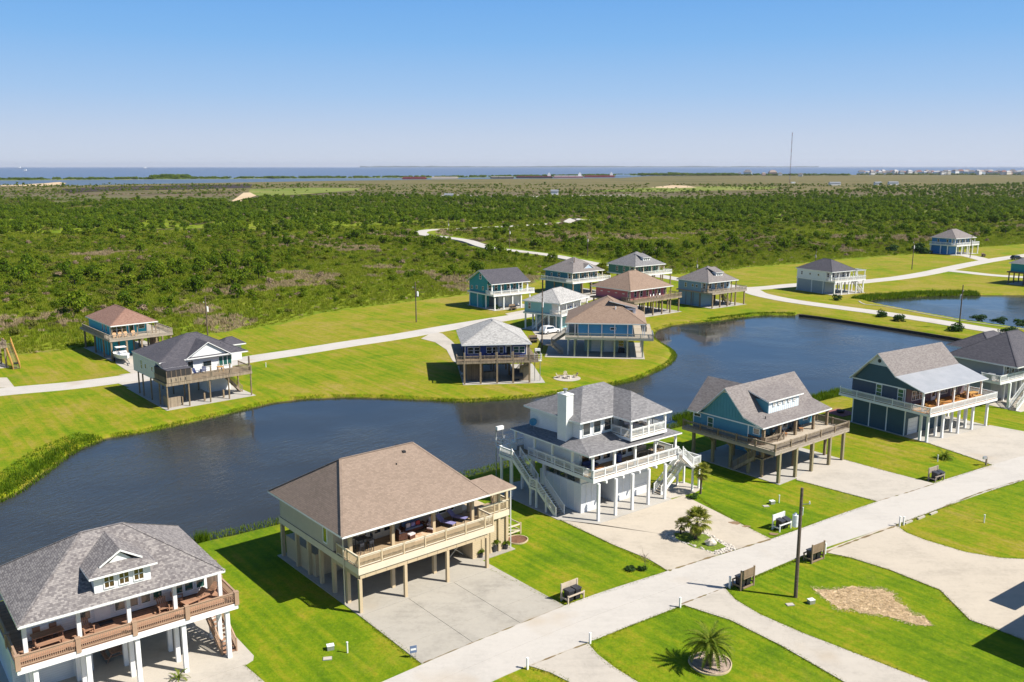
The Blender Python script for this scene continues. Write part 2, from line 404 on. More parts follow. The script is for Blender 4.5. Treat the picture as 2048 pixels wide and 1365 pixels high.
GZ = np.where(GY > 1500, np.minimum(GZ, -(GY-1500)*.02), GZ); GZ = np.maximum(GZ, -3.0)
ny, nx = GX.shape
gm = bpy.data.meshes.new("ground")
ii = np.arange(ny*nx).reshape(ny, nx)
quads = np.stack([ii[:-1,:-1], ii[:-1,1:], ii[1:,1:], ii[1:,:-1]], -1).reshape(-1, 4)
gm.vertices.add(ny*nx); gm.vertices.foreach_set("co", np.stack([GX, GY, GZ], -1).ravel().astype(np.float32))
gm.loops.add(quads.size); gm.loops.foreach_set("vertex_index", quads.ravel().astype(np.int32))
gm.polygons.add(len(quads)); gm.polygons.foreach_set("loop_start", np.arange(0, quads.size, 4, dtype=np.int32))
gm.polygons.foreach_set("use_smooth", np.ones(len(quads), bool))
gm.update(calc_edges=True)
for nm, arr in (("lawn", np.clip(.5-dl/2.4, 0, 1)), ("shore", np.clip(1-dw/2.2, 0, 1))):
    at = gm.attributes.new(nm, 'FLOAT', 'POINT'); at.data.foreach_set("value", arr.ravel().astype(np.float32))

def ground_mat():
    m, nt, b = mat_new("grass_and_scrub_ground"); t = NT(nt); p = t.pos()
    lawn = t.n("ShaderNodeAttribute", attribute_name="lawn").outputs['Fac']; shore = t.n("ShaderNodeAttribute", attribute_name="shore").outputs['Fac']
    sep = t.n("ShaderNodeSeparateXYZ"); t.l(p, sep.inputs[0])
    big = t.noise(p, .028, 4, .6); mid = t.noise(p, .16, 5, .65, .5); fin = t.noise(p, 1.6, 4, .7); grain = t.noise(p, 4.5, 3, .75)
    # mown lawn: fresh green, yellowing and dry patches, mower passes along the plots
    rot = t.n("ShaderNodeVectorRotate", rotation_type='Z_AXIS'); t.l(p, rot.inputs['Vector']); rot.inputs['Angle'].default_value = R(-38)
    streak = t.noise(t.scale(rot.outputs[0], (1.1, .05, 1)), 1.0, 3, .6)
    f = t.math('ADD', t.math('MULTIPLY', big, .36), t.math('ADD', t.math('MULTIPLY', mid, .40), t.math('ADD', t.math('MULTIPLY', fin, .20), t.math('MULTIPLY', streak, .04))))
    far = t.smoothstep(sep.outputs[1], 70, 190)
    f = t.math('ADD', f, t.math('ADD', t.math('MULTIPLY', far, .07), t.math('MULTIPLY', t.math('SUBTRACT', streak, .5), .32)))
    lc = t.ramp(f, [(.385, (.070,.135,.004)), (.455, (.118,.190,.004)), (.515, (.172,.220,.006)), (.575, (.245,.225,.014)), (.67, (.31,.235,.055))])
    dry = t.smoothstep(t.noise(p, .085, 6, .72, .8), .545, .70)
    lc = t.mix(t.math('MULTIPLY', dry, t.math('ADD', .50, t.math('MULTIPLY', far, .15))), lc, (.285,.205,.05))
    lc = t.mix(t.math('MULTIPLY', t.math('SUBTRACT', 1.0, t.smoothstep(grain, .25, .6)), .34), lc, (.04,.095,.002))
    clump = t.smoothstep(t.noise(p, .9, 6, .8, .3), .47, .64)
    lc = t.mix(t.math('MULTIPLY', clump, .42), lc, (.075,.135,.002))
    pale = t.smoothstep(t.noise(p, 2.6, 3, .7), .56, .72)
    lc = t.mix(t.math('MULTIPLY', pale, .3), lc, (.26,.25,.03))
    lc = t.mix(t.math('MULTIPLY', t.smoothstep(grain, .55, .8), .18), lc, (.24,.27,.03))
    # rough scrub floor
    sn = t.noise(p, .05, 5, .65, 1.0); sf = t.noise(p, .9, 4, .7)
    s2 = t.math('ADD', t.math('MULTIPLY', sn, .7), t.math('MULTIPLY', sf, .3))
    scb = t.ramp(s2, [(.30, (.07,.115,.006)), (.45, (.135,.19,.009)), (.55, (.19,.225,.015)), (.64, (.20,.175,.045)), (.74, (.30,.22,.13))])
    # far marsh bands
    band = t.math('ADD', sep.outputs[1], t.math('MULTIPLY', t.noise(t.scale(p, (.003, .012, 1)), 1.0, 4, .6), 260))
    fr = t.n("ShaderNodeMapRange"); t.l(band, fr.inputs[0]); fr.inputs[1].default_value = 700; fr.inputs[2].default_value = 2700
    fc = t.ramp(fr.outputs[0], [(0, (.095,.115,.022)), (.12, (.15,.125,.06)), (.22, (.11,.12,.04)), (.30, (.15,.115,.07)), (.42, (.09,.10,.03)), (.55, (.14,.125,.05)), (1, (.2,.16,.07))])
    fn = t.noise(t.scale(p, (.01, .035, 1)), 1.0, 4, .65)
    fc = t.mix(t.math('MULTIPLY', t.smoothstep(fn, .5, .65), .7), fc, (.06,.08,.022))
    scb = t.mix(t.smoothstep(sep.outputs[1], 560, 900), scb, fc)
    lm = t.smoothstep(t.math('ADD', lawn, t.math('MULTIPLY', t.math('SUBTRACT', fin, .5), .35)), .42, .58)
    c = t.mix(lm, scb, lc)
    mud = t.smoothstep(sep.outputs[2], -.30, -.48)
    c = t.mix(mud, c, (.075,.06,.03))
    t.l(c, b.inputs['Base Color']); b.inputs['Roughness'].default_value = .95; b.inputs['Specular IOR Level'].default_value = .1
    t.bump(t.math('ADD', t.math('MULTIPLY', grain, .5), fin), .75, .12, b)
    return m
gm.materials.append(ground_mat())
ground = link("ground", gm); ground["kind"] = "structure"

def water_mat(name, c, ws=1.0, rough=.06, strength=.35):
    m, nt, b = mat_new(name); t = NT(nt); p = t.pos()
    rot = t.n("ShaderNodeVectorRotate", rotation_type='Z_AXIS'); t.l(p, rot.inputs['Vector']); rot.inputs['Angle'].default_value = R(28)
    w1 = t.noise(t.scale(rot.outputs[0], (1.9*ws, .75*ws, 1)), 1.0, 3, .55, .6); w2 = t.noise(p, .35*ws, 3, .5); w3 = t.noise(t.scale(rot.outputs[0], (5*ws, 3*ws, 1)), 1.0, 2, .5)
    h = t.math('ADD', t.math('MULTIPLY', w1, .6), t.math('ADD', t.math('MULTIPLY', w2, .25), t.math('MULTIPLY', w3, .22)))
    calm = t.noise(p, .035, 3, .55)
    h = t.math('MULTIPLY', h, t.math('MULTIPLY', t.smoothstep(calm, .34, .64), 1.25))
    t.l(t.ramp(calm, [(.35, [x*.8 for x in c]), (.65, [x*1.25 for x in c])]), b.inputs['Base Color'])
    b.inputs['Roughness'].default_value = rough; b.inputs['IOR'].default_value = 1.33; b.inputs['Specular IOR Level'].default_value = .40
    t.bump(h, strength, .18, b); return m
M['pond'] = water_mat("pond_water", (.031,.032,.029), 1.0, .06, .58)
M['sea'] = water_mat("sea_water", (.10,.13,.19), .05, .35, .15)
M['canal'] = water_mat("canal_water", (.07,.08,.09), .1, .3, .1)
def sheet(name, poly, z, mat, kind="structure", parent=None):
    o = MB(); o.add([(x, y, z) for x, y in poly], [tuple(range(len(poly)))] if sum(poly[i][0]*poly[(i+1) % len(poly)][1]-poly[(i+1) % len(poly)][0]*poly[i][1] for i in range(len(poly))) > 0 else [tuple(range(len(poly)-1, -1, -1))])
    o = o.build(name, mat, parent)
    if kind and parent is None: o["kind"] = kind
    return o
def grow(poly, k):
    cx = sum(p[0] for p in poly)/len(poly); cy = sum(p[1] for p in poly)/len(poly)
    return [(cx+(x-cx)*k, cy+(y-cy)*k) for x, y in poly]
def pond(d, nm):
    keep = quads[(d.ravel()[quads] < 1.6).any(1)]
    us, inv = np.unique(keep, return_inverse=True); inv = inv.reshape(keep.shape)
    me = bpy.data.meshes.new(nm)
    me.from_pydata([(float(GX.flat[k]), float(GY.flat[k]), WATER_Z) for k in us], [], inv.tolist()); me.materials.append(M['pond'])
    o = link(nm, me); o["kind"] = "structure"
pond(d1, "pond_water"); pond(d2, "pond_water")
sheet("sea", [(-16000, 1590), (16000, 1590), (16000, 29900), (-16000, 29900)], -.6, M['sea'])

# far land: marsh beyond the scrub, the canal in front of the spit, the shore across the bay
def band_mat(name, stops, sx=.004, sy=.02, rough=.95):
    m, nt, b = mat_new(name); t = NT(nt); p = t.pos()
    n = t.math('ADD', t.math('MULTIPLY', t.noise(t.scale(p, (sx, sy, 1)), 1.0, 4, .65, .4), .75), t.math('MULTIPLY', t.noise(t.scale(p, (sx*8, sy*5, 1)), 1.0, 3, .7), .25))
    t.l(t.ramp(n, stops), b.inputs['Base Color']); b.inputs['Roughness'].default_value = rough; b.inputs['Specular IOR Level'].default_value = .1
    return m
M['marsh'] = band_mat("tan_marsh", [(.36, (.07,.08,.025)), (.45, (.115,.105,.04)), (.53, (.175,.14,.06)), (.60, (.105,.105,.035)), (.7, (.08,.085,.03))])
M['burn'] = band_mat("purple_brown_marsh", [(.38, (.03,.024,.026)), (.52, (.05,.036,.036)), (.62, (.07,.06,.03))])
M['sand'] = band_mat("bare_sand", [(.38, (.42,.30,.18)), (.52, (.56,.43,.28)), (.66, (.5,.36,.22))], .02, .05)
M['field'] = band_mat("green_field", [(.36, (.09,.13,.02)), (.5, (.16,.20,.03)), (.66, (.30,.24,.11))], .01, .04)
MARSH = GL([(-700,374),(-300,375),(0,374),(130,372),(300,368.5),(500,365),(680,362),(900,359),(1100,357.5),(1240,356.5),(1300,352.5),(1400,351),(1600,350.5),(1800,350),(2048,350.5),(2400,351),(2900,352),(2900,384),(1024,384),(-700,384)])
sheet("marsh", MARSH, .05, M['marsh'])
sheet("marsh", GL([(120,378),(240,373),(400,370.5),(505,369),(500,376),(400,379),(250,382),(140,385)]), .12, M['burn'])
sheet("canal", GL([(-700,361),(0,361),(300,359.5),(680,357.5),(900,355.2),(1240,352),(1290,352),(1290,357.6),(1100,358.6),(900,360.2),(680,363),(500,366),(300,369.5),(0,375),(-700,376)]), -.55, M['canal'])
sheet("sandbank", GL([(-40,371.5),(30,370.2),(90,367),(118,364.5),(133,367),(120,371.4),(60,372.6),(-40,373.5)]), .16, M['sand'])
sheet("sandy_track", GL([(461,404),(475,395),(487,386),(500,385.5),(513,392),(500,396),(480,404)]), .14, M['sand'])
sheet("field", GL([(496,389),(500,379),(620,376),(720,377),(715,381),(600,390),(520,393)]), .12, M['field'])
sheet("field", GL([(1150,384),(1290,376.5),(1420,373),(1560,374),(1540,379),(1330,384)]), .12, M['field'])
sheet("sandbank", GL([(1300,375.5),(1345,371),(1372,372),(1395,375.5),(1340,377)]), .2, M['sand'])
def ridge_strip(name, pts, h, mat, zb=-.5, depth=400):
    """a low bank of land: pts on the water, h its height"""
    mb = MB(); a = GL(pts, zb); n = len(a); rr = random.Random(len(pts)); k = []
    for (x, y) in a:
        s = (y+depth)/y; hh = h*rr.uniform(.55, 1.0)
        k.append([(x, y, zb-.2), (x*(1+(s-1)*.3), y+depth*.3, zb+hh), (x*s, y+depth, zb-.2)])
    for i in range(n-1):
        mb.add(k[i]+k[i+1], [(0,3,4,1), (1,4,5,2)])
    o = mb.build(name, mat); o["kind"] = "structure"; return o
M['farland'] = plain("distant_shore_scrub", (.055,.075,.045), .95, 0, .2)
ridge_strip("spit", [(x, 361.3-x*.0062+rnd.uniform(-.15,.15)) for x in range(-300, 1000, 25)]+[(x, 355.1-(x-1000)*.0125) for x in range(1000, 1300, 25)], 1.6, M['field'], -.55, 90)
ridge_strip("far_shore", [(x, 335.1+rnd.uniform(-.03,.03)) for x in range(720, 1640, 18)], 52, M['farland'], -.6, 900)
ridge_strip("far_shore", [(x, 334.9) for x in range(1640, 2200, 40)], 20, M['farland'], -.6, 900)

# ------------------------------------------------------------------ roads, drives and paths
def flat(name, pts, mat, z1=.05, z0=-.15, parent=None, raw=False):
    o = MB().prism(pts if raw else GL(pts), z0, z1).build(name, mat, parent)
    if parent is None: o["kind"] = "structure"
    return o
def ribbon(pts, w):
    """polygon of a road of width w along world points"""
    L, Rr = [], []
    for i, p in enumerate(pts):
        a = Vector(pts[max(0, i-1)]); c = Vector(pts[min(len(pts)-1, i+1)]); d = (c-a).normalized(); nrm = Vector((-d.y, d.x))
        L.append((p[0]+nrm.x*w/2, p[1]+nrm.y*w/2)); Rr.append((p[0]-nrm.x*w/2, p[1]-nrm.y*w/2))
    return L, Rr
def smooth_line(pts, n=6):
    out = []; P = [pts[0]]+list(pts)+[pts[-1]]
    for i in range(1, len(P)-2):
        for k in range(n):
            t = k/n; a = [P[i-1], P[i], P[i+1], P[i+2]]
            out.append(tuple(.5*((2*a[1][j])+(-a[0][j]+a[2][j])*t+(2*a[0][j]-5*a[1][j]+4*a[2][j]-a[3][j])*t*t+(-a[0][j]+3*a[1][j]-3*a[2][j]+a[3][j])*t**3) for j in (0, 1)))
    out.append(tuple(pts[-1])); return out
ROAD_U = GL([(500,1495),(765,1365),(1128,1213),(1330,1145),(1540,1080),(1755,1004),(2048,912),(2400,815)])
ROAD_L = GL([(640,1530),(1010,1352),(1190,1280),(1360,1213),(1450,1178),(1620,1107),(1800,1047),(2048,961),(2450,848)])
ROAD_U = smooth_line(ROAD_U, 4); ROAD_L = smooth_line(ROAD_L, 4)
mid_road = [((a[0]+b[0])/2, (a[1]+b[1])/2) for a, b in zip(ROAD_U, ROAD_L)]
road = bpy.data.objects.new("road", None); COL.objects.link(road); road["kind"] = "structure"
def lane(A, B, nm):
    mb = MB(); n = len(A)
    for i in range(n-1): mb.prism([A[i], A[i+1], B[i+1], B[i]], -.15, .055)
    return mb.build(nm, M['road'], road)
def inset(A, B, k):
    o = []
    for a, b in zip(A, B):
        d = Vector(b)-Vector(a); d.normalize(); o.append((a[0]+d.x*k, a[1]+d.y*k))
    return o
lane(ROAD_U, inset(mid_road, ROAD_U, .012), "lane"); lane(inset(mid_road, ROAD_L, .012), ROAD_L, "lane")
def strip(name, A, B, mat, z1=.05):
    mb = MB()
    for i in range(len(A)-1): mb.prism([A[i], A[i+1], B[i+1], B[i]], -.8, z1)
    o = mb.build(name, mat); o["kind"] = "structure"; return o
def path(name, px, w, mat=None, z1=.05, n=5):
    A, B = ribbon(smooth_line(GL(px), n), w); return strip(name, A, B, mat or M['road'], z1)
path("back_road", [(-260,815),(0,785),(140,772),(250,758),(400,736),(500,719),(600,704),(700,688),(800,673),(920,652),(1000,639),(1060,629),(1110,615),(1160,600),(1230,582)], 5.6)
path("lake_road", [(1120,514),(1200,530),(1350,558),(1440,570),(1495,579),(1518,589),(1580,602),(1673,615),(1771,628),(1869,643),(1967,659),(2060,673),(2200,694)], 5.6, z1=.058)
path("side_road", [(1490,579),(1545,575),(1600,570),(1700,566),(1735,563),(1800,556),(1860,546),(1930,531),(1990,520),(2060,510),(2200,492)], 5.8, z1=.046)
path("side_road", [(1890,541),(1930,545),(1985,551),(2060,556),(2200,566)], 5.5, z1=.052)
path("drive", [(1975,522),(1935,512),(1900,510)], 6.0, z1=.04)
path("winding_road", [(1188,441),(1160,440),(1148,437.5),(1140,441),(1125,446),(1060,450.5),(1000,454),(915,458),(862,460),(843,464),(850,470),(890,475),(935,482),(975,495),(1030,502),(1080,508),(1120,514)], 6.0, z1=.062)
path("winding_road", [(800,398),(880,394),(900,390),(1000,394),(1150,392),(1260,390)], 7.0, z1=.06)
# verge of mown grass along the winding road is part of the ground sheet; drives follow
flat("drive", [(842,678),(868,664),(885,668),(905,684),(925,705),(925,735),(905,722),(893,700),(870,685)], M['conc'], .042)
flat("drive", [(1060,656),(1105,648),(1190,676),(1165,704),(1085,690)], M['conc'], .041)
flat("drive", [(1010,628),(1052,620),(1058,633),(1030,637)], M['conc'], .041)
flat("drive", [(-40,776),(30,776),(14,756),(-40,756)], M['conc'], .041)
flat("drive", [(238,750),(262,747),(232,728),(226,706),(300,700),(318,712),(290,742),(300,748),(270,752)], M['conc'], .041)
flat("drive", [(232,766),(310,752),(330,757),(300,790)], M['conc'], .039)
flat("drive", [(1052,1331),(1172,1283),(1195,1310),(1230,1337),(1275,1365),(1360,1415),(1200,1415),(1140,1366),(1100,1346)], M['conc'])
flat("drive", [(1355,1207),(1446,1173),(1470,1200),(1520,1230),(1600,1265),(1860,1366),(2000,1420),(1820,1420),(1690,1366),(1560,1291),(1460,1241),(1400,1222)], M['conc'])
flat("drive", [(1643,1104),(1790,1049),(1812,1066),(1850,1081),(1930,1105),(2000,1117),(2060,1120),(2300,1120),(2300,1310),(2100,1300),(2048,1281),(2000,1262),(1940,1241),(1905,1206),(1880,1181),(1780,1141),(1700,1116)], M['conc_tan'])

# crumbs and dirt washed into the joints between drives and road
dirt_m = band_mat("joint_dirt", [(.36, (.12,.085,.05)), (.5, (.22,.16,.09)), (.64, (.10,.11,.02))], .6, .6)
def dirt(px, w, seed):
    r = random.Random(seed); W = smooth_line(GL(px), 10); mb = MB(); n = len(W); ws = [max(.01, w*r.uniform(-.25,1.0)) for _ in W]
    for i in range(n-1):
        a, b = Vector(W[i]), Vector(W[i+1]); d = (b-a).normalized(); nn = Vector((-d.y, d.x))
        mb.add([(*(a-nn*ws[i]*.5), .0), (*(b-nn*ws[i+1]*.5), .0), (*(b+nn*ws[i+1]*.5), .0), (*(a+nn*ws[i]*.5), .0)], [(0,1,2,3)])
    mb.v = [(x, y, .0585) for x, y, z in mb.v]; o = mb.build("joint_dirt", dirt_m); o["kind"] = "structure"
dirt([(845,1328),(940,1289),(1040,1249),(1128,1213)], .16, 1); dirt([(1337,1143),(1390,1126),(1436,1111),(1477,1099),(1541,1080)], .34, 2); dirt([(1757,1003),(1812,987),(1868,969)], .22, 3)
dirt([(1058,1334),(1120,1309),(1178,1287)], .22, 4); dirt([(1362,1210),(1410,1192),(1452,1176)], .22, 5); dirt([(1650,1106),(1720,1079),(1795,1052)], .42, 6); dirt([(1800,1049),(1870,1022),(1960,987),(2040,962)], .3, 7)
# ------------------------------------------------------------------ parts shared by the houses
class House:
    def __init__(s, name, label, o, deg, cat="house", group=None):
        s.o = o; s.a = R(deg); s.c = math.cos(s.a); s.s = math.sin(s.a)
        s.root = thing(name, label, cat, (o[0], o[1], 0.0), s.a, group)
    def w(s, x, y): return (s.o[0]+x*s.c-y*s.s, s.o[1]+x*s.s+y*s.c)
    def part(s, name, mats, mb, parent=None): return mb.build(name, mats, parent or s.root)
    def box(s, name, mat, x0, y0, z0, x1, y1, z1, parent=None): return MB().box(x0,y0,z0,x1,y1,z1).build(name, mat, parent or s.root)
    def posts(s, pts, z0, z1, size, mat, name="post", base=None, round_=False):
        for x, y in pts:
            def mk():
                mb = MB()
                if round_: mb.cyl((0,0,0), (0,0,z1-z0), size/2, n=8)
                else:
                    mb.cbox(0, 0, 0, size, size, z1-z0)
                    if base: mb.cbox(0, 0, 0, size+.06, size+.06, base)
                return mb.mesh(name, mat)
            link(name, cached((name, size, round(z1-z0, 3), mat.name, round_, base), mk), s.root, (x, y, z0))
    def window(s, side, c, u, z, w, h, grid=(1, 2), frame=None, pane=None, parent=None, fw=.075, name="window"):
        """side S/N/W/E: facing -y/+y/-x/+x on the wall plane at c; u centre along the wall, z sill"""
        frame = frame or M['trim']; pane = pane or M['glass']
        rz = {'S': 0, 'E': R(90), 'N': R(180), 'W': R(-90)}[side]
        loc = (u, c, z) if side in 'SN' else (c, u, z)
        def mkf():
            mb = MB(); d = .06
            mb.box(-w/2-fw, -d, -fw, -w/2, 0, h+fw); mb.box(w/2, -d, -fw, w/2+fw, 0, h+fw)
            mb.box(-w/2, -d, h, w/2, 0, h+fw); mb.box(-w/2, -d-.02, -fw, w/2, 0, 0)
            for i in range(1, grid[0]): x = -w/2+w*i/grid[0]; mb.box(x-.022, -d+.012, 0, x+.022, 0, h)
            for j in range(1, grid[1]):
                zz = h*j/grid[1]
                for i in range(grid[0]):
                    a = -w/2+w*i/grid[0]+(.022 if i else 0); b = -w/2+w*(i+1)/grid[0]-(.022 if i < grid[0]-1 else 0)
                    mb.box(a, -d+.015, zz-.025, b, 0, zz+.025)
            return mb.mesh(name, frame)
        o = link(name, cached((name, w, h, grid, frame.name, fw), mkf), parent or s.root, loc, rz)
        pm = lambda: MB().box(-w/2, -.022, 0, w/2, -.004, h).mesh("pane", pane)
        pme = cached(("pane", w, h, pane.name), pm)
        if parent is None: link("pane", pme, o)
        else: link("pane", pme, parent, loc, rz)
        return o
    def door(s, side, c, u, z, w=.95, h=2.05, mat=None, pane=None, lite=(.5, .55, 1.0)):
        mat = mat or M['trim']
        rz = {'S': 0, 'E': R(90), 'N': R(180), 'W': R(-90)}[side]
        loc = (u, c, z) if side in 'SN' else (c, u, z)
        mb = MB(); mb.box(-w/2-.09, -.05, 0, -w/2, 0, h+.09); mb.box(w/2, -.05, 0, w/2+.09, 0, h+.09); mb.box(-w/2, -.05, h, w/2, 0, h+.09)
        mb.box(-w/2, -.035, 0, w/2, -.003, h)
        o = mb.build("door", mat, s.root, loc, rz)
        if pane: MB().box(-w*lite[0]/2-.05, -.055, lite[1], w*lite[0]/2+.05, -.036, lite[1]+lite[2]).build("pane", pane, o)
        MB().box(w/2-.13, -.10, .95, w/2-.07, -.036, 1.05).build("handle", M['steel'], o)
        return o
    def garage(s, side, c, u, w, h, mat=None, n=4):
        mat = mat or M['trim']; rz = {'S': 0, 'E': R(90), 'N': R(180), 'W': R(-90)}[side]
        loc = (u, c, 0.06) if side in 'SN' else (c, u, 0.06)
        mb = MB(); mb.box(-w/2-.1, -.05, 0, -w/2, 0, h+.1); mb.box(w/2, -.05, 0, w/2+.1, 0, h+.1); mb.box(-w/2, -.05, h, w/2, 0, h+.1)
        o = mb.build("garage_door", M['trim'], s.root, loc, rz)
        for k in range(n): MB().box(-w/2, -.03, h*k/n+.012, w/2, -.003, h*(k+1)/n-.012).build("panel", mat, o)
        return o
    def deck(s, poly, z, th, mtop, mrim, rim=.3, name="deck"):
        """floor boards with a rim board round them"""
        o = s.part(name, mtop, MB().prism(poly, z-.05, z))
        n = len(poly); area = sum(poly[i][0]*poly[(i+1) % n][1]-poly[(i+1) % n][0]*poly[i][1] for i in range(n))
        P = poly if area > 0 else poly[::-1]
        mb = MB()
        for i in range(n):
            a, b = Vector(P[i]), Vector(P[(i+1) % n]); d = (b-a).normalized(); nn = Vector((d.y, -d.x))
            p = a+nn*.022-d*.001; q = b+nn*.022+d*.043
            mb.bar((p.x, p.y, z-.012-rim/2), (q.x, q.y, z-.012-rim/2), .042, rim)
        s.part("rim_board", mrim, mb)
        s.part("joists", mrim, MB().prism(grow(P, .985), z-.05-th, z-.052))
        return o
    def rail(s, pts, z, h, mat, mbal=None, sp=1.8, bal=.13, bw=.035, pw=.1, cap=None, pname="rail_post", board=False, end=True):
        """railing along pts at deck height z: rails as the part, posts and balusters below it"""
        mbal = mbal or mat; cap = cap or mat
        top = MB(); bl = MB(); posts = []
        for i in range(len(pts)-1):
            a, b = Vector((*pts[i], 0)), Vector((*pts[i+1], 0)); d = b-a; L = d.length
            if L < .05: continue
            u = d/L; n = max(1, round(L/sp))
            za = Vector((0, 0, z))
            top.bar(a+za+Vector((0,0,h)), b+za+Vector((0,0,h)), .13, .045)
            top.bar(a+za+Vector((0,0,h-.10)), b+za+Vector((0,0,h-.10)), .04, .08)
            top.bar(a+za+Vector((0,0,.11)), b+za+Vector((0,0,.11)), .04, .08)
            for k in range(n+1):
                if k == n and not end and i == len(pts)-2: continue
                p = a+u*(L*k/n)
                if not any((p-q).length < .2 for q in posts): posts.append(p)
            m = int(L/bal)
            for k in range(1, m):
                p = a+u*(L*k/m)
                bl.bar(p+za+Vector((0,0,.14)), p+za+Vector((0,0,h-.13)), bw, bw, up=(u.x, u.y, 0))
        o = s.part("railing", cap, top)
        pm = cached(("rp", pw, h, mat.name), lambda: MB().cbox(0, 0, -.12, pw, pw, h+.16).cbox(0, 0, h+.04, pw+.035, pw+.035, .03).mesh(pname, mat))
        for p in posts: link(pname, pm, o, (p.x, p.y, z))
        if bl.v:
            b_ = bl.build("balusters", mbal, o); b_["kind"] = "stuff"
        return o
    def stairs(s, p0, p1, z0, z1, w, mat, mtread=None, rails=(True, True), n=None, bal=.14, pw=.09):
        """flight from the foot p0 at z0 to the head p1 at z1"""
        mtread = mtread or mat
        a = Vector((*p0, z0)); b = Vector((*p1, z1)); d = Vector((p1[0]-p0[0], p1[1]-p0[1], 0)); L = d.length; u = d/L; sd = Vector((-u.y, u.x, 0))
        n = n or max(3, round((z1-z0)/.185)); mb = MB(); up = Vector((0, 0, 1))
        for sgn in (-1, 1): mb.bar(a+sd*sgn*w/2-up*.10, b+sd*sgn*w/2-up*.10, .05, .28)
        o = s.part("stairs", mat, mb)
        tm = cached(("tread", w, round(L/n, 3), mtread.name), lambda: MB().box(0, -w/2+.03, -.04, L/n+.02, w/2-.03, 0).mesh("tread", mtread))
        ang = math.atan2(u.y, u.x)
        for k in range(n):
            p = a+(b-a)*(k/n); link("tread", tm, o, (p.x, p.y, z0+(z1-z0)*(k+.55)/n), ang)
        for sgn, on in zip((-1, 1), rails):
            if not on: continue
            q = sd*sgn*(w/2+.01); r_ = MB(); r_.bar(a+q+up*.95, b+q+up*.95, .09, .06); r_.bar(a+q+up*.12, b+q+up*.12, .04, .07)
            nb = max(3, int(L/bal))
            for k in range(1, nb): p = a+(b-a)*(k/nb)+q; r_.bar(p+up*.14, p+up*.93, .03, .03, up=(u.x, u.y, 0))
            for k in (0, 1): p = a+(b-a)*k+q; r_.cbox(p.x, p.y, p.z-.1, pw, pw, 1.15)
            s.part("stair_rail", mat, r_, o)
        return o
    def hip(s, x0, y0, x1, y1, ze, zr, rid, shg, along='x', th=.16, soffit=True, fascia=None, caps=True):
        """hip roof; rid = (a, b, c): ridge from a to b along the axis at c on the other"""
        fascia = fascia or M['trim']
        E = [(x0,y0,ze),(x1,y0,ze),(x1,y1,ze),(x0,y1,ze)]
        if along == 'x':
            A = (rid[0], rid[2], zr); B = (rid[1], rid[2], zr)
            polys = [[E[0],E[1],B,A],[E[1],E[2],B],[E[2],E[3],A,B],[E[3],E[0],A]]; hips = [(E[0],A),(E[3],A),(E[1],B),(E[2],B),(A,B)]
        else:
            A = (rid[2], rid[0], zr); B = (rid[2], rid[1], zr)
            polys = [[E[0],E[1],A],[E[1],E[2],B,A],[E[2],E[3],B],[E[3],E[0],A,B]]; hips = [(E[0],A),(E[1],A),(E[2],B),(E[3],B),(A,B)]
        o = s.part("roof", [shg, fascia], MB().slab(polys, th))
        if soffit: s.part("soffit", fascia, MB().box(x0+.03, y0+.03, ze-th-.05, x1-.03, y1-.03, ze-th-.004), o)
        if caps:
            mb = MB()
            for p, q in hips:
                if (Vector(p)-Vector(q)).length > .3: mb.bar(p, q, .22, .012)
            s.part("ridge_caps", shg, mb, o)
        return o
    def vents(s, roof, pts, mat=None):
        mat = mat or M['dark']
        for x, y, z in pts: MB().cyl((0,0,-.1), (0,0,.35), .06, n=8).build("vent_pipe", mat, roof, (x, y, z))

def skirt_beam(h, pts, z0, z1, mat, t=.12, name="beam"):
    mb = MB()
    for a, b in zip(pts[:-1], pts[1:]): mb.bar((*a, (z0+z1)/2), (*b, (z0+z1)/2), t, z1-z0)
    return h.part(name, mat, mb)
def grid(xs, ys): return [(x, y) for x in xs for y in ys]

# ------------------------------------------------------------------ house 1: white house with a red-brown porch, bottom left
h = House("beach_house", "white raised house with a grey-brown hip roof, small white dormer and red-brown porch deck", (-20.48, 59.72), 38)
flat("house_slab", [h.w(-14.3,-1.4), h.w(.5,-1.7), h.w(1.2,-1.4), h.w(1.45,-.9), h.w(1.45,11), h.w(-14.3,11)], M['conc'], .06, raw=True)
flat("drive", [h.w(-14.3,-1.38), h.w(-14.3,-14), h.w(1.2,-10.2), h.w(.45,-1.72)], M['conc'], .05, raw=True)
XS = [-12.4,-9.3,-6.2,-3.1,0]
h.posts(grid(XS, (0, 1.75, 3.5, 7, 10)), .06, 3.85, .3, M['white'])
h.deck([(-13.4,-.3),(.7,-.3),(.7,6.2),(-.2,6.2),(-.2,10.4),(-12.4,10.4),(-13.4,10.4)], 4.2, .22, M['wood_red'], M['white'], .42)
h.part("wall", M['white_lap'], MB().box(-12.3,2.8,4.3,-.35,10.2,6.6))
h.rail([(.66,6.1),(.66,-.26),(-13.36,-.26),(-13.36,10.2)], 4.2, .82, M['redwood'], sp=3.15, bal=.125, pw=.3)
h.posts([(x, 1.15) for x in (-12.65,-9.45,-6.3,-3.2,0)], 4.3, 6.55, .26, M['white'], "porch_post")
r1 = h.hip(-13.1, .2, .15, 10.5, 6.7, 10.0, (-8.0, -5.2, 5.3), SH['grey_mix'])
skirt_beam(h, [(-13, 1.15), (.05, 1.15)], 6.3, 6.5, M['white'])
for u, w in ((-8.7,.62),(-6.45,.62),(-5.55,.58),(-4.72,.6),(-3.9,.58),(-2.4,.5),(-1.68,.56),(-.85,.56)):
    h.window('S', 2.8, u, 4.72, w, 1.25, (1, 2), pane=M['glass_green'] if u > -4.2 else M['glass_bright'])
h.door('S', 2.8, -7.6, 4.31, .85, 2.0, M['white'], M['red'], (.62, 1.0, .85))
h.window('W', -12.3, 7, 4.9, .8, 1.3)
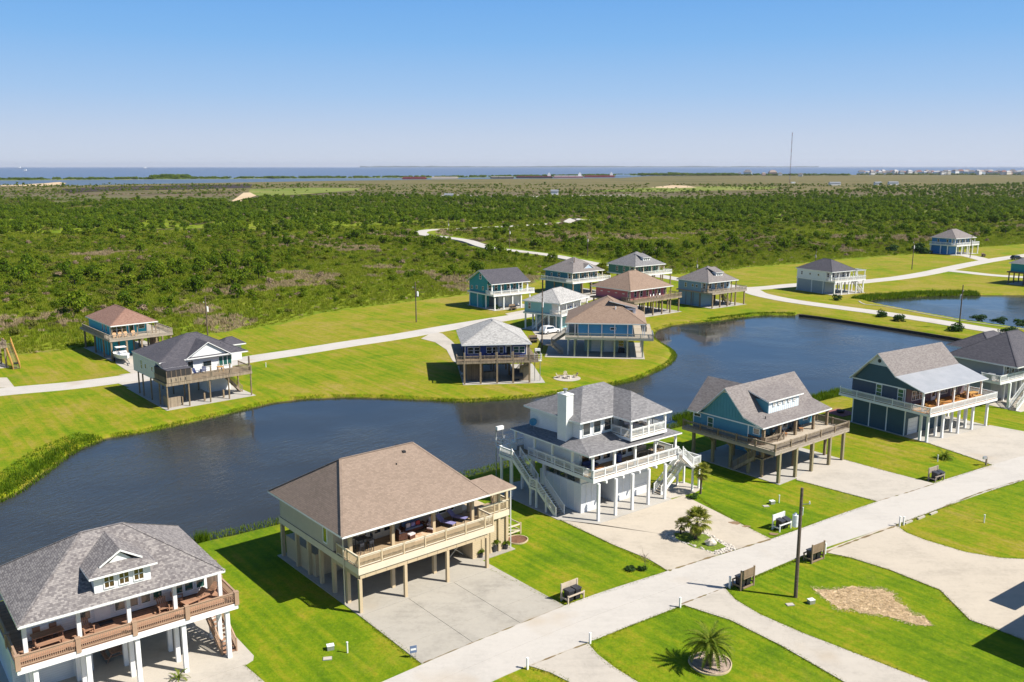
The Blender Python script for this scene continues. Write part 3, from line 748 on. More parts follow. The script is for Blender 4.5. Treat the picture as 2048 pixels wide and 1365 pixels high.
# dormer
mb = MB().box(-8.35,.95,6.9,-4.72,4.6,8.36); mb.add([(-7.6,1.25,8.62),(-5.45,1.25,8.62),(-6.53,1.25,9.55),(-7.6,1.45,8.62),(-5.45,1.45,8.62),(-6.53,1.45,9.55)], [(0,1,2),(5,4,3),(0,3,4,1),(1,4,5,2),(2,5,3,0)])
dm = h.part("dormer", M['white'], mb)
h.part("dormer_roof", [SH['grey_mix'], M['trim']], MB().slab([[(-8.72,.45,8.5),(-4.35,.45,8.5),(-5.15,1.25,8.95),(-7.9,1.25,8.95)]], .14).slab([[(-8.72,.45,8.5),(-7.9,1.25,8.95),(-7.9,1.0,8.96),(-6.53,1.0,9.82),(-6.53,5.2,9.82),(-8.72,2.95,8.5)], [(-4.35,.45,8.5),(-4.35,2.95,8.5),(-6.53,5.2,9.82),(-6.53,1.0,9.82),(-5.15,1.0,8.96),(-5.15,1.25,8.95)]], .14), dm)
for u in (-7.4,-6.45,-5.5): h.window('S', .95, u, 7.42, .58, .8, (2, 2), parent=dm, pane=M['glass_warm'])
h.stairs((.2, .5), (.2, 4.6), .06, 2.4, 1.05, M['redwood'], M['wood_red'])
h.deck([(-2.2,4.6),(.75,4.6),(.75,5.8),(-2.2,5.8)], 2.4, .2, M['wood_red'], M['redwood'], .25, "landing")
h.rail([(-2.1,4.65),(-.4,4.65)], 2.4, .9, M['redwood'], bal=.14)
h.stairs((-2.2, 5.2), (-4.8, 5.2), 2.4, 4.2, 1.05, M['redwood'], M['wood_red'])
h.part("garage_wall", M['white_lap'], MB().box(-13.2,4.2,.06,-8.2,10,3.8))
h.door('S', 4.2, -8.9, .06)
h.part("lattice", M['wood_dk'], MB().box(-.4,2.85,4.3,.5,2.95,6.4))
H1 = h

# ------------------------------------------------------------------ house 2: beige house, wide tan roof
h = House("beach_house", "beige raised house with a wide tan hip roof and cushioned porch furniture", (-12.05, 66.36), 39.8)
flat("house_slab", [h.w(-.35,-.45), h.w(13.4,-.45), h.w(13.4,1.45), h.w(17.3,1.45), h.w(17.3,14.3), h.w(-.35,14.3)], M['conc_grey'], .06, raw=True)
drv = bpy.data.objects.new("driveway", None); COL.objects.link(drv); drv["kind"] = "structure"
def drive_panels(hh, x0, x1, yt, corner_l, corner_r, nxp, nyp, mat, parent):
    """cast panels between the slab edge and the road, joints left open"""
    T0 = Vector(hh.w(x0, yt)); T1 = Vector(hh.w(x1, yt)); B0 = Vector(corner_l); B1 = Vector(corner_r)
    P = lambda u, v: (T0.lerp(T1, u)).lerp(B0.lerp(B1, u), v)
    g = .0012
    for i in range(nxp):
        for j in range(nyp):
            a, b, c_, d_ = i/nxp+g, (i+1)/nxp-g, j/nyp+g, (j+1)/nyp-g
            MB().prism([tuple(P(a, c_)), tuple(P(b, c_)), tuple(P(b, d_)), tuple(P(a, d_))], -.15, .05+.003*((i*7+j*3) % 3)).build("concrete_panel", mat, parent)
drive_panels(h, -.35, 13.4, -.47, G(843,1329), G(1130,1213), 3, 3, M['conc_grey'], drv)
PX = [0, 4.25, 8.5, 12.8]
h.posts([(x, 0) for x in PX], .06, 2.9, .26, M['tan'])
h.posts([(0.1,y) for y in (2.1,4.4,6.6,8.8,11,13.9)]+[(x, 2.1) for x in (4.35,8.6)]+grid((4.3,8.6), (7, 11)), .06, 3.35, .3, M['tan'])
h.posts([(15.84,2.1),(16.75,2.1)], .06, 6.3, .24, M['tan'], "tall_post")
h.posts([(13.7,3.9),(16.75,4.2)], 3.9, 6.3, .2, M['tan'], "porch_post")
h.deck([(-.15,-.15),(13.45,-.15),(13.45,1.95),(17.1,1.95),(17.1,4.4),(13.2,4.4),(13.2,13.9),(-.15,13.9)], 3.9, .3, M['tandeck'], M['cream'], .56)
skirt_beam(h, [(0,12.0-12),(12.8,0)], 2.92, 3.36, M['tan'], .16, "skirt"); skirt_beam(h, [(0,.09),(0,4.3)], 2.92, 3.36, M['tan'], .16, "skirt")
for k in range(13): h.box("batten", M['tan'], .45+k*1.0, -.1, 2.95, .49+k*1.0, -.075, 3.33)
for k in range(4): h.box("batten", M['tan'], -.1, .6+k*1.0, 2.95, -.075, .64+k*1.0, 3.33)
h.rail([(-.1,3.35),(-.1,-.1),(12.5,-.1),(13.4,-.1),(13.4,2.0)], 3.9, .95, M['tan'], M['tan'], sp=2.1, bal=.115, pw=.13, cap=M['cream'])
h.rail([(13.5,2.0),(17.0,2.0),(17.0,4.3)], 3.9, .95, M['tan'], sp=1.6, bal=.115, cap=M['cream'])
h.part("wall", M['beige_lap'], MB().box(-.1,4.0,3.33,13.1,13.8,6.2))
h.posts([(x, 2.0) for x in (.35,4.35,8.5,12.7)], 3.9, 6.25, .28, M['tan'], "porch_post")
r2 = h.hip(-.95, .85, 13.85, 14.3, 6.4, 10.45, (2.65, 10.0, 7.3), SH['tan'], soffit=False)
pr = h.part("porch_roof", [SH['tan'], M['cream']], MB().slab([[(13.0,.86,6.39),(16.9,.86,6.39),(15.4,2.55,7.43),(11.9,2.55,7.43)], [(16.9,.86,6.39),(16.9,4.5,6.39),(15.4,2.55,7.43)], [(16.9,4.5,6.39),(12.0,4.5,6.39),(11.9,2.55,7.43),(15.4,2.55,7.43)]], .16))
h.part("soffit", M['cream'], MB().prism([(-.9,.9),(16.85,.9),(16.85,4.45),(13.8,4.45),(13.8,14.2),(-.9,14.2)], 6.18, 6.23), r2)
h.vents(r2, [(7.2,5.6,9.15)]); MB().cbox(0,0,-.05,.3,.3,.3).build("vent_cap", M['dark'], r2, (8.6,6.6,9.85)); MB().cyl((0,0,0),(0,0,.55),.16,n=10).build("vent_pipe", M['dark'], r2, (9.2,8.6,9.5))
for u, w in ((1.75,.7),(2.65,.75),(9.9,.45),(10.85,.75),(11.75,.7)): h.window('S', 4.0, u, 4.5, w, 1.5, (1, 2))
h.door('S', 4.0, 4.1, 3.91, .75, 2.05, M['cream'], M['glass'], (.6, .5, 1.2)); h.door('S', 4.0, 5.05, 3.91, .75, 2.05, M['cream'], M['glass'], (.6, .5, 1.2))
h.window('W', -.1, 5.3, 4.3, .55, 1.5, (1, 1), pane=glass("painted_lime_reflection_glass", (.10,.16,.01)), fw=.1)  # the lime reflection is put into the pane's base colour
h.part("enclosure_wall", M['tan_lap'], MB().box(12.85,2.15,.06,17.0,8.5,3.3)); h.part("enclosure_wall", M['tan_lap'], MB().box(.25,8.0,.06,4.2,13.6,2.1)); h.part("back_wall", M['beige_lap'], MB().box(6,9.5,.06,12.8,13,3.3))
for x in (13.9,14.9,15.9,16.93): h.box("trim_board", M['tan'], x-.07,2.09,.06,x+.07,2.15,3.3)
for p_, q_ in (((11.2,3.6,.1),(12.8,3.6,1.4)), ((11.2,3.55,1.4),(12.8,3.55,.1)), ((11.2,3.6,1.45),(12.8,3.6,1.45))): h.part("gate_board", M['cream'], MB().bar(p_, q_, .05, .1))
mb = MB().cyl((17.05,1.85,.1),(17.05,1.85,6.2),.05,n=8); h.part("downspout", M['white'], mb); h.part("downspout", M['cream'], MB().cyl((-.3,2.0,.1),(-.3,2.0,6.2),.05,n=8))
MB().box(6.9,7.6,.06,9.2,8.4,1.1).build("store_cupboard", M['cream'], h.root)
H2 = h
ft = thing("wooden_fence", "low tan open-board fence beside the beige house stairs", "fence", (*h.w(17.3, 2.2), 0), h.a)
for x, y in ((2.75,1.75),(2.75,4.0),(2.75,6.2),(.6,6.2)): MB().cbox(0,0,0,.12,.12,1.15).build("fence_post", M['tan'], ft, (x, y, 0))
for zz in (.35,1.0):
    MB().bar((.3,1.75,zz),(2.75,1.75,zz),.05,.14).build("fence_rail", M['cream'], ft); MB().bar((2.75,1.75,zz),(2.75,6.2,zz),.05,.14).build("fence_rail", M['cream'], ft); MB().bar((2.75,6.2,zz),(.6,6.2,zz),.05,.14).build("fence_rail", M['cream'], ft)
MB().bar((.3,1.75,1.0),(2.75,1.75,.35),.04,.07).build("brace", M['cream'], ft)
# ------------------------------------------------------------------ house 3: white two-storey house with a square chimney
h = House("beach_house", "white two-storey raised house with a square white chimney and two outside stairs", (8.64, 85.28), 38.5)
flat("house_slab", [h.w(-2.95,2.75), h.w(-.6,-.6), h.w(10.3,-.6), h.w(10.4,12.4), h.w(-.6,14.2), h.w(-2.95,12.6)], M['slab'], .06, raw=True)
flat("house_slab", [h.w(10.35,-.3), h.w(13.9,-.75), h.w(15.6,-.4), h.w(15.5,2.4), h.w(12.4,3.0), h.w(10.35,3.0)], M['conc'], .058, raw=True)
flat("drive", [h.w(-2.9,2.7), G(1113,1037), G(1225,1090), G(1297,1119), G(1322,1134), G(1336,1143.5), G(1436,1111), G(1331,1076), G(1329,1070), G(1346,1062), G(1408,1064), G(1477,1099), G(1542,1079), G(1372,994), h.w(12.4,-.6), h.w(10.35,-.62), h.w(-.6,-.62)], M['conc_tan'], .05, raw=True)
X3 = [0, 2.43, 4.83, 7.25, 9.81]
h.posts([(x, 0) for x in X3], .06, 3.95, .26, M['white']); h.posts([(-.15,8.2),(-.15,10.2),(-.2,11.8),(-.2,13.76),(2.4,13),(4.8,13)], .06, 3.95, .26, M['white'])
h.posts(grid((2.43,7.25), (8.5, 11)), .06, 3.95, .26, M['white'])
h.deck([(-.45,.3),(12.25,.3),(12.25,3.6),(10.2,3.6),(10.2,13.6),(-.45,13.6)], 4.4, .2, M['tandeck'], M['white'], .4)
for x in (1.2, 3.6, 6.0, 8.5): h.box("beam_end", M['white'], x-.09, .05, 3.72, x+.09, .6, 3.98)
h.rail([(12.15,3.4),(12.15,1.2)], 4.4, .86, M['white'], sp=2.2); h.rail([(12.2,.36),(-.4,.36),(-.4,10.5)], 4.4, .86, M['white'], sp=1.52, bal=.14)
h.rail([(-.4,12.6),(-.4,13.5),(1.5,13.5)], 4.4, .86, M['white'])
h.posts([(x, .62) for x in (-.28,2.75,5.75,8.75,11.95)]+[(-.28, y) for y in (3.6,6.7,9.6,12.9)], 4.4, 6.85, .22, M['white'], "porch_post")
h.part("wall", M['white_lap'], MB().box(.5,3.4,4.4,10.0,12.4,6.95))
# ground floor rooms
h.part("lower_wall", M['white_lap'], MB().box(0,2.5,.06,2.15,9,3.15)); h.part("lower_wall", M['white_lap'], MB().box(4.85,2.6,.06,9.85,9,3.9))
h.box("store_back", M['dark'], 2.2, 7.5, .06, 4.8, 7.6, 3.8); h.box("wall_header", M['white'], 0, 2.6, 3.16, 2.15, 2.75, 3.9)
for y in (3.6,5.2,6.8): h.box("louvre_glass", M['glass'], .02, y, 3.2, .06, y+1.1, 3.85)
for y in (2.55,3.5,4.6,5.7,6.8,7.9,8.95): h.box("batten", M['white'], -.035, y-.05, .06, -.003, y+.05, 3.12)
for x in (.7,1.45): h.box("batten", M['white'], x-.05, 2.465, .06, x+.05, 2.497, 3.12)
for x in (4.95,6.1,7.2): h.box("batten", M['white'], x-.05, 2.565, .06, x+.05, 2.597, 3.85)
h.garage('S', 2.6, 8.6, 2.2, 2.3)
for u, w, z, hh in ((1.3,1.0,4.9,1.35),(2.95,1.0,4.9,1.3),(4.35,1.0,4.85,1.35),(9.2,1.0,4.9,1.3),(10.2-.65,.0001,4.9,1.3)):
    if w > .01: h.window('S', 3.4, u, z, w, hh, (1, 1) if u < 5 else (2, 2), pane=M['glass_warm'] if u < 2 else M['glass'])
h.window('S', 3.4, 7.85, 4.85, .7, 1.3, (1,2)); h.door('S', 3.4, 6.25, 4.41, .6, 2.1, M['white'], M['glass'], (.7,.3,1.6)); h.door('S', 3.4, 6.95, 4.41, .6, 2.1, M['white'], M['glass'], (.7,.3,1.6))
# porch roof
pr = h.part("porch_roof", [SH['grey'], M['trim']], MB().slab([[(-1.15,.22,6.95),(12.3,.0,6.95),(10.2,3.55,7.72),(.6,3.55,7.72)], [(-1.15,12.8,6.95),(-1.15,.22,6.95),(.6,3.55,7.72),(.6,11.5,7.35)], [(12.3,.0,6.95),(12.3,12.6,6.95),(10.2,11,7.72),(10.2,3.55,7.72)], [(-1.15,12.8,6.95),(.6,11.5,7.35),(10.2,11,7.72),(12.3,12.6,6.95)]], .14))
# upper storey
h.part("upper_wall", M['white_lap'], MB().box(.5,3.4,6.97,5.1,11.3,9.5).box(5.1,4.2,6.97,10.0,11.3,9.5))
for u, w in ((1.4,.95),(2.9,.95),(4.4,.95)): h.window('S', 3.4, u, 7.95, w, 1.25, (1, 1), fw=.09)
h.deck([(4.85,.42),(10.25,.42),(10.25,4.2),(4.85,4.2)], 7.62, .2, M['greydeck'], M['white'], .3, "balcony")
h.rail([(4.95,3.35),(4.95,.5),(10.15,.5),(10.15,4.1)], 7.62, .86, M['white'], sp=1.5, bal=.14)
h.posts([(4.98,.55),(7.55,.55),(10.1,.55)], 7.62, 9.5, .2, M['white'], "balcony_post")
h.door('S', 4.2, 5.75, 7.63, .6, 1.85, M['white'], M['glass'], (.75,.25,1.5)); h.window('S', 4.2, 7.3, 8.25, .8, .95, (1,1)); h.window('S', 4.2, 9.0, 8.45, .95, .75, (1,1))
S6 = .66
z0 = 9.6; zp = z0+3.1*S6; zm = z0+3.85*S6
r3 = h.part("roof", [SH['grey'], M['trim']], MB().slab([
    [(-.05,2.75,z0),(4.55,2.75,z0),(7.25,5.45,z0+2.7*S6),(6.85,6.6,zm),(3.8,6.6,zm)],
    [(-.05,11.8,z0),(-.05,2.75,z0),(3.8,6.6,zm)],
    [(10.75,11.8,z0),(-.05,11.8,z0),(3.8,6.6,zm),(6.85,6.6,zm)],
    [(4.55,2.75,z0),(4.55,.15,z0),(7.65,3.25,zp),(7.65,5.85,zp),(7.25,5.45,z0+2.7*S6)],
    [(4.55,.15,z0),(10.75,.15,z0),(7.65,3.25,zp)],
    [(10.75,.15,z0),(10.75,11.8,z0),(6.85,6.6,zm),(7.65,5.85,zp),(7.65,3.25,zp)],
    [(7.25,5.45,z0+2.7*S6),(7.65,5.85,zp),(6.85,6.6,zm)]], .16))
h.part("soffit", M['trim'], MB().prism([(0,2.8),(4.6,2.8),(4.6,.2),(10.7,.2),(10.7,11.7),(0,11.7)], 9.38, 9.43), r3)
ch = h.part("chimney", M['white'], MB().box(-.4,4.5,6.9,.55,5.85,12.1).box(-.45,4.45,12.1,.6,5.9,12.2))
MB().cyl((.07,5.2,12.2),(.07,5.2,12.55),.16,n=10).cyl((.07,5.2,12.6),(.07,5.2,12.68),.26,n=10).build("flue_cap", M['metal'], ch)
h.vents(r3, [(2.6,8.2,11.2)])
dsh = MB().cyl((0,0,0),(0,0,.55),.03,n=6).build("satellite_dish_mast", M['steel'], h.root, (.1,10.3,7.3)); d_ = MB()
for i in range(12):
    a = 2*math.pi*i/12; b = 2*math.pi*(i+1)/12
    d_.add([(0,0,0),(.42*math.cos(a),.42*math.sin(a),.1),(.42*math.cos(b),.42*math.sin(b),.1)], [(0,1,2)]); d_.add([(0,0,-.03),(.42*math.cos(a),.42*math.sin(a),.08),(.42*math.cos(b),.42*math.sin(b),.08)], [(0,2,1)])
o = d_.build("dish", M['dish'], dsh, (-.12,-.1,.75)); o.rotation_euler = (R(70), 0, R(-40))
# stairs on the left, in two flights with a landing
h.stairs((-2.05,3.45), (-2.05,6.45), .06, 2.2, 1.1, M['white'], M['greydeck']); h.stairs((-2.05,7.6), (-2.05,10.6), 2.2, 4.4, 1.1, M['white'], M['greydeck'])
h.deck([(-2.7,6.45),(-1.4,6.45),(-1.4,7.6),(-2.7,7.6)], 2.2, .18, M['greydeck'], M['white'], .22, "landing"); h.rail([(-2.64,6.5),(-2.64,7.55)], 2.2, .9, M['white'])
h.deck([(-2.7,10.6),(-.5,10.6),(-.5,12.7),(-2.7,12.7)], 4.4, .18, M['greydeck'], M['white'], .3, "landing"); h.rail([(-2.64,10.65),(-2.64,12.64),(-.5,12.64)], 4.4, .86, M['white'])
h.posts([(-2.6,6.55),(-2.6,7.5),(-2.6,5.0)], .06, 2.0, .16, M['white'], "stair_post"); h.posts([(-2.55,10.7),(-2.55,12.5),(-1.2,12.5)], .06, 4.1, .2, M['white'], "stair_post")
# stairs on the right
h.stairs((14.05,.3), (12.3,.3), 2.9, 4.4, 1.0, M['white'], M['greydeck']); h.stairs((10.35,1.5), (14.1,1.5), .06, 2.9, 1.0, M['white'], M['greydeck'])
h.deck([(14.05,-.25),(15.3,-.25),(15.3,2.1),(14.05,2.1)], 2.9, .2, M['greydeck'], M['white'], .28, "landing"); h.rail([(14.1,-.2),(15.25,-.2),(15.25,2.05),(14.1,2.05)], 2.9, .9, M['white'])
h.posts([(14.12,-.15),(15.2,-.15),(15.2,2.0),(14.12,2.0)], .06, 2.65, .18, M['white'], "stair_post")
def cargo_lift(h, x, y, z, hgt, rz=0.0, cage=1.1):
    mb = MB()
    for dx in (-.45,.45): mb.cyl((dx,.5,.06),(dx,.5,z+hgt),.06,n=6)
    o = mb.build("cargo_lift", M['metal'], h.root, (x, y, 0), rz)
    c = MB(); w = .55
    for a in (-w,w):
        for b in (-w,w-.15): c.cbox(a, b, z, .06, .06, cage)
    c.box(-w,-w,z-.06,w,w-.15,z)
    for zz in (z+.35,z+.7,z+cage):
        c.bar((-w,-w,zz),(w,-w,zz),.04,.05).bar((-w,-w,zz),(-w,w-.15,zz),.04,.05).bar((w,-w,zz),(w,w-.15,zz),.04,.05)
    c.build("lift_cage", M['white'], o)
    MB().cbox(0,.42,z+hgt-.1,.9,.35,.4).build("lift_motor", M['white'], o); return o
cargo_lift(h, -.6, 14.9, 4.2, 2.0)
H3 = h

# ------------------------------------------------------------------ house 4: blue gabled house on a brown timber deck
blue_lap = paint("blue_lap_siding", (.065,.25,.365), .55, .06, siding=.17); teal = paint("teal_blue_board", (.07,.265,.345), .55, .06)
h = House("beach_house", "blue gabled house with a wide shed dormer on a weathered timber deck and pilings", (29.95, 96.15), 39)
flat("house_slab", [h.w(-.35,-.3), h.w(3.2,-.2), h.w(13.4,2.2), h.w(13.4,13), h.w(-.1,12.6)], M['slab'], .06, raw=True)
flat("drive", [h.w(3.1,-.22), G(1593,961), G(1756,1004), G(1870,968.5), G(1760,940), G(1684,919), h.w(13.4,2.15)], M['conc'], .05, raw=True)
X4 = [0, 3.23, 6.46, 10.1, 13.0]
h.posts([(x, .1) for x in X4]+[(.2,y) for y in (4.3,6.85,9.5,12.45)]+grid((4.2,8.4), (6.5,9.5,12.4))+[(12.8,6.5),(12.8,9.5),(12.8,12.4)], .06, 3.6, .32, M['piling_green'])
h.posts([(x, 2.5) for x in (.25,3.3,6.45,10.15,13.05)], .06, 5.9, .28, M['piling'], "tall_post")
h.deck([(-1.0,0),(13.95,0),(13.95,4.5),(12.9,4.5),(12.9,12.6),(0,12.6),(0,13.3),(-1.0,13.3)], 3.9, .2, M['greydeck'], M['wood_grey'], .42)
h.rail([(-.95,13.2),(-.95,.06),(13.88,.06),(13.88,4.4)], 3.9, .82, M['piling'], M['wood_dk'], sp=2.7, bal=.13, pw=.16, cap=M['wood'])
h.rail([(-.1,4.3),(-.1,2.5)], 3.9, .82, M['wood_dk'], sp=2); h.rail([(.3,2.3),(3.2,2.3)], 3.9, .82, M['wood'], M['wood_dk'], sp=3)
for y in (4.3,6.85,9.5): h.part("knee_brace", M['piling_green'], MB().bar((.1,y,2.6),(-.8,y+.05,3.55),.12,.14))
h.part("wall", blue_lap, MB().box(0,4.4,3.6,12.8,12.5,5.9)); h.box("porch_wall", blue_lap, 0, 2.75, 3.9, .15, 4.4, 5.9)
h.box("enclosure_wall", blue_lap, 6.6, 6.2, .06, 12.6, 12.2, 3.6)
ZR, YR, YK, ZK, YE, ZE = 9.65, 7.7, 4.9, 6.75, 2.15, 6.02
g_ = MB(); g_.prism([(YE+.6,5.86),(11.3,5.86),(YR,ZR-.18),(YK,ZK-.16),(YE+.6,ZE-.04)], 0, .12); g_.v = [(.0+z, x, y) for x, y, z in g_.v]
h.part("gable_wall", teal, g_)
for k in range(17):
    y = 3.7+k*.44; zt = (ZK-.2+(y-YK)*1.03 if y > YK else ZE+(y-YE)*.27-.1) if y < YR else ZR-.2-(y-YR)
    if zt > 6.05: h.box("batten", teal, -.03, y-.03, 5.95, -.002, y+.03, zt)
h.box("belly_band", M['trim'], -.04, 2.75, 5.78, -.002, 12.5, 5.92); h.box("corner_board", M['trim'], -.035, 4.36, 3.7, -.002, 4.5, 5.78); h.box("corner_board", M['trim'], -.035, 12.38, 3.7, -.002, 12.5, 5.78)
h.box("gable_trim", M['trim'], -.05, 7.1, 9.0, -.012, 8.3, 9.12)
h.window('W', 0, 9.86, 4.2, .75, 1.3, (1, 2), pane=M['glass_green']); h.window('W', 0, 11.85, 5.3, .9, .3, (1,1)); h.window('W', 0, 3.3, 5.05, .75, .6, (1,1), pane=M['glass_warm'])
for u, w in ((1.3,.9),(4.9,.9),(6.0,.9),(8.2,.9),(9.3,.9),(11.4,.9)): h.window('S', 4.4, u, 4.5, w, 1.25, (1,2))
h.door('S', 4.4, 2.6, 3.91, .9, 2.0, M['trim'], M['glass'], (.7,.4,1.4)); h.door('S', 4.4, 7.1, 3.91, .9, 2.0, M['trim'], M['glass'], (.7,.4,1.4))
XL, XR = -.42, 13.5
r4 = h.part("roof", [SH['greybrown'], M['trim']], MB().slab([
    [(XL,YE,ZE),(XR,YE,ZE),(XR,YK,ZK),(XL,YK,ZK)], [(XL,YK,ZK),(XR,YK,ZK),(XR,YR,ZR),(XL,YR,ZR)], [(XR,YR,ZR),(XR,11.4,ZE-.05),(6.7,11.4,ZE-.05),(3.0,YR,ZR)],
    [(XL,YR,ZR),(3.0,YR,ZR),(-.65,11.35,ZE),(XL,11.15,ZE+.2)]], .16))
h.part("wing_roof", [SH['greybrown'], M['trim']], MB().slab([[(3.0,YR,ZR),(3.0,12.9,ZR),(-.7,12.9,ZE),(-.7,11.35,ZE)], [(6.7,11.4,ZE),(6.7,12.9,ZE),(3.0,12.9,ZR),(3.0,YR,ZR)]], .16), r4)
w_ = MB(); w_.prism([(0.0,5.86),(6.2,5.86),(3.0,ZR-.3)], 0, .12); w_.v = [(x, 12.5-z, y) for x, y, z in w_.v]; h.part("rear_gable_wall", teal, w_)
dm = h.part("dormer", paint("pale_board_and_batten", (.66,.74,.8), .5, .04), MB().box(3.5,4.3,6.45,9.6,8.0,8.0)); h.part("dormer_roof", [SH['greybrown'], M['trim']], MB().slab([[(3.1,3.98,8.12),(10.1,3.98,8.12),(10.1,7.0,8.98),(3.1,7.0,8.98)]], .16), dm)
h.box("dormer_cheek", teal, 3.46, 4.34, 6.5, 3.498, 7.0, 8.1, dm)
for k in range(16): h.box("batten", M['white'], 3.55+k*.395, 4.27, 6.6, 3.59+k*.395, 4.298, 7.95, dm)
for u in (4.5,5.5,6.5,7.5,8.55): h.window('S', 4.26, u, 7.42, .36, .36, (2,2), parent=dm, pane=M['glass_warm'], fw=.07)
h.vents(r4, [(2.0,3.6,6.35)]); h.stairs((.35,6.3),(.35,3.3),.06,2.3,1.0,M['wood'],M['wood']); h.part("landing", M['wood'], MB().box(-.2,2.2,2.2,1.6,3.3,2.32)); h.stairs((1.6,2.7),(3.8,2.7),2.3,3.9,1.0,M['wood'],M['wood'])
h.box("name_board", M['white'], .1, 2.3, 3.05, .7, 2.34, 3.35)
H4 = h

# ------------------------------------------------------------------ house 5: navy and teal house with a ribbed metal porch roof
navy_lap = paint("navy_lap_siding", (.055,.075,.115), .55, .07, siding=.17); dteal = paint("dark_teal_panel", (.035,.085,.115), .55, .07, siding=.2); plum = paint("plum_grey_siding", (.14,.105,.125), .55, .07, siding=.17)
h = House("beach_house", "navy gabled house with a pale ribbed metal porch roof and orange cedar deck", (53.53, 111.69), 33)
flat("house_slab", [h.w(-.3,-.35), h.w(14,-.35), h.w(14,11.5), h.w(-.3,11.5)], M['slab'], .06, raw=True)
flat("drive", [h.w(-.1,-.36), G(1856,887), G(1985,931), G(2060,908), G(2200,870), G(2060,866), G(1978,851), h.w(14,-.36)], M['conc'], .05, raw=True)
X5 = [0, 3.35, 6.95, 10.25, 13.7]
h.posts([(x, 0) for x in X5]+[(x, .9) for x in (-.12,3.3,6.85,10.2)]+[(13.7,y) for y in (3,5.5,8)]+[(10.3,8),(10.3,11),(13.7,11)], .06, 3.6, .28, M['white'])
h.deck([(-.95,-.8),(14.5,-.8),(14.5,4.5),(13.6,4.5),(13.6,11.5),(0,11.5),(0,12.9),(-.95,12.9)], 4.0, .2, M['cedar'], M['white'], .34)
h.rail([(-.9,12.8),(-.9,-.74),(14.42,-.74),(14.42,4.4)], 4.0, .82, M['white'], sp=2.6, bal=.16, bw=.05)
h.part("wall", navy_lap, MB().box(0,3.44,4.0,13.5,11.6,6.33)); h.part("lower_wall", dteal, MB().box(0,3.2,.06,8.9,11.3,3.6))
for y in (3.26,5.95,8.6,11.24): h.box("batten", M['trim'], -.03, y-.08, .06, -.002, y+.08, 3.6)
h.box("corner_board", M['trim'], -.03, 3.44, 4.0, -.002, 3.56, 6.3); h.box("belly_band", M['trim'], -.04, 3.44, 6.2, -.031, 11.6, 6.36)
h.part("porch_wall", plum, MB().box(.12,3.38,4.0,13.4,3.435,6.33))
h.garage('S', 3.2, 1.7, 1.9, 2.1); h.window('W', 0, 7.4, 4.62, .75, 1.5, (1,3), pane=M['glass_green']); h.window('W', 0, 4.15, 4.62, .75, 1.5, (1,3), pane=M['glass_green'])
for u in (1.7,2.55,3.4): h.window('S', 3.38, u, 4.6, .7, 1.2, (2,2))
for u in (8.2,9.0): h.window('S', 3.38, u, 4.6, .7, 1.4, (2,2), pane=M['glass_bright'])
h.door('S', 3.38, 6.2, 4.01, .9, 2.0, M['trim'], M['glass'], (.6,.5,1.2)); h.door('S', 3.38, 11.0, 4.01, 1.4, 2.05, M['cream'], M['glass_bright'], (.8,.2,1.7))
gab = paint("white_gable_shingle", (.62,.66,.68), .6, .05, siding=.2)
def gable_x(poly, x0, x1): 
    q = MB().prism(poly, 0, x1-x0); q.v = [(x0+z, x, y) for x, y, z in q.v]; return q
h.part("gable_wall", dteal, gable_x([(1.5,6.37),(11.3,6.37),(9.25,8.72),(6.15,8.72),(4.8,7.5)], .0, .12)); gw = h.part("gable_peak", gab, gable_x([(6.15,8.73),(9.25,8.73),(7.65,10.2)], .0, .12))
MB().cyl((-.03,0,0),(.0,0,0),.26,n=14).build("round_vent", M['black'], gw, (0,7.65,9.35))
r5 = h.part("roof", [SH['greybrown'], M['trim']], MB().slab([[(-.55,4.75,7.8),(14.1,4.75,7.8),(14.1,7.65,10.45),(-.55,7.65,10.45)], [(14.1,7.65,10.45),(14.1,11.75,6.4),(-.55,11.75,6.4),(-.55,7.65,10.45)]], .16))
h.part("metal_porch_roof", [M['metal_roof'], M['trim']], MB().slab([[(-.6,.45,6.5),(14.2,.45,6.5),(14.15,4.78,7.83),(-.58,4.78,7.83)]], .1))
h.posts([(x, .95) for x in (.05,3.4,6.9,10.2,13.4)], 4.0, 6.45, .22, M['white'], "porch_post")
h.part("porch_beam", M['white'], MB().box(-.2,.85,6.3,13.7,1.05,6.5)); h.part("far_gable", dteal, gable_x([(3.5,6.3),(11.5,6.3),(7.65,10.1)], 13.35, 13.48))
H5 = h

# ------------------------------------------------------------------ house 6: grey house at the right edge
grey_lap = paint("grey_lap_siding", (.30,.31,.32), .55, .06, siding=.17)
h = House("beach_house", "grey house with a dark hip roof cut off by the right edge", (73.0, 128.24), 33)
flat("house_slab", [h.w(-.6,-2.2), h.w(14,-2.2), h.w(14,10), h.w(-.6,10)], M['conc'], .055, raw=True)
h.posts([(0,0),(3.7,2.8),(7.5,3.1),(9.4,3.3),(2.8,1.5),(5.8,1.0),(2.5,5),(2.5,8),(8,8)], .06, 3.85, .28, M['white'])
h.deck([(-2.4,.2),(12,.2),(12,9.8),(.2,9.8),(.2,3.2),(-2.4,3.2)], 4.2, .22, M['greydeck'], M['white'], .36); h.rail([(-2.3,3.1),(-2.3,.3),(12,.3)], 4.2, .9, M['white'], sp=2.2)
h.part("wall", grey_lap, MB().box(.9,1.6,4.2,13,9.6,6.1)); h.box("corner_board", M['trim'], .86, 1.56, 4.2, 1.0, 1.7, 6.1)
h.window('S', 1.6, 1.9, 4.7, .75, 1.1, (1,2)); h.window('S', 1.6, 3.4, 4.7, .75, 1.1, (1,2)); h.window('S', 1.6, 5.4, 4.7, .75, 1.1, (1,2)); h.part("lower_wall", grey_lap, MB().box(1.5,3.6,.06,12.5,9.5,3.8))
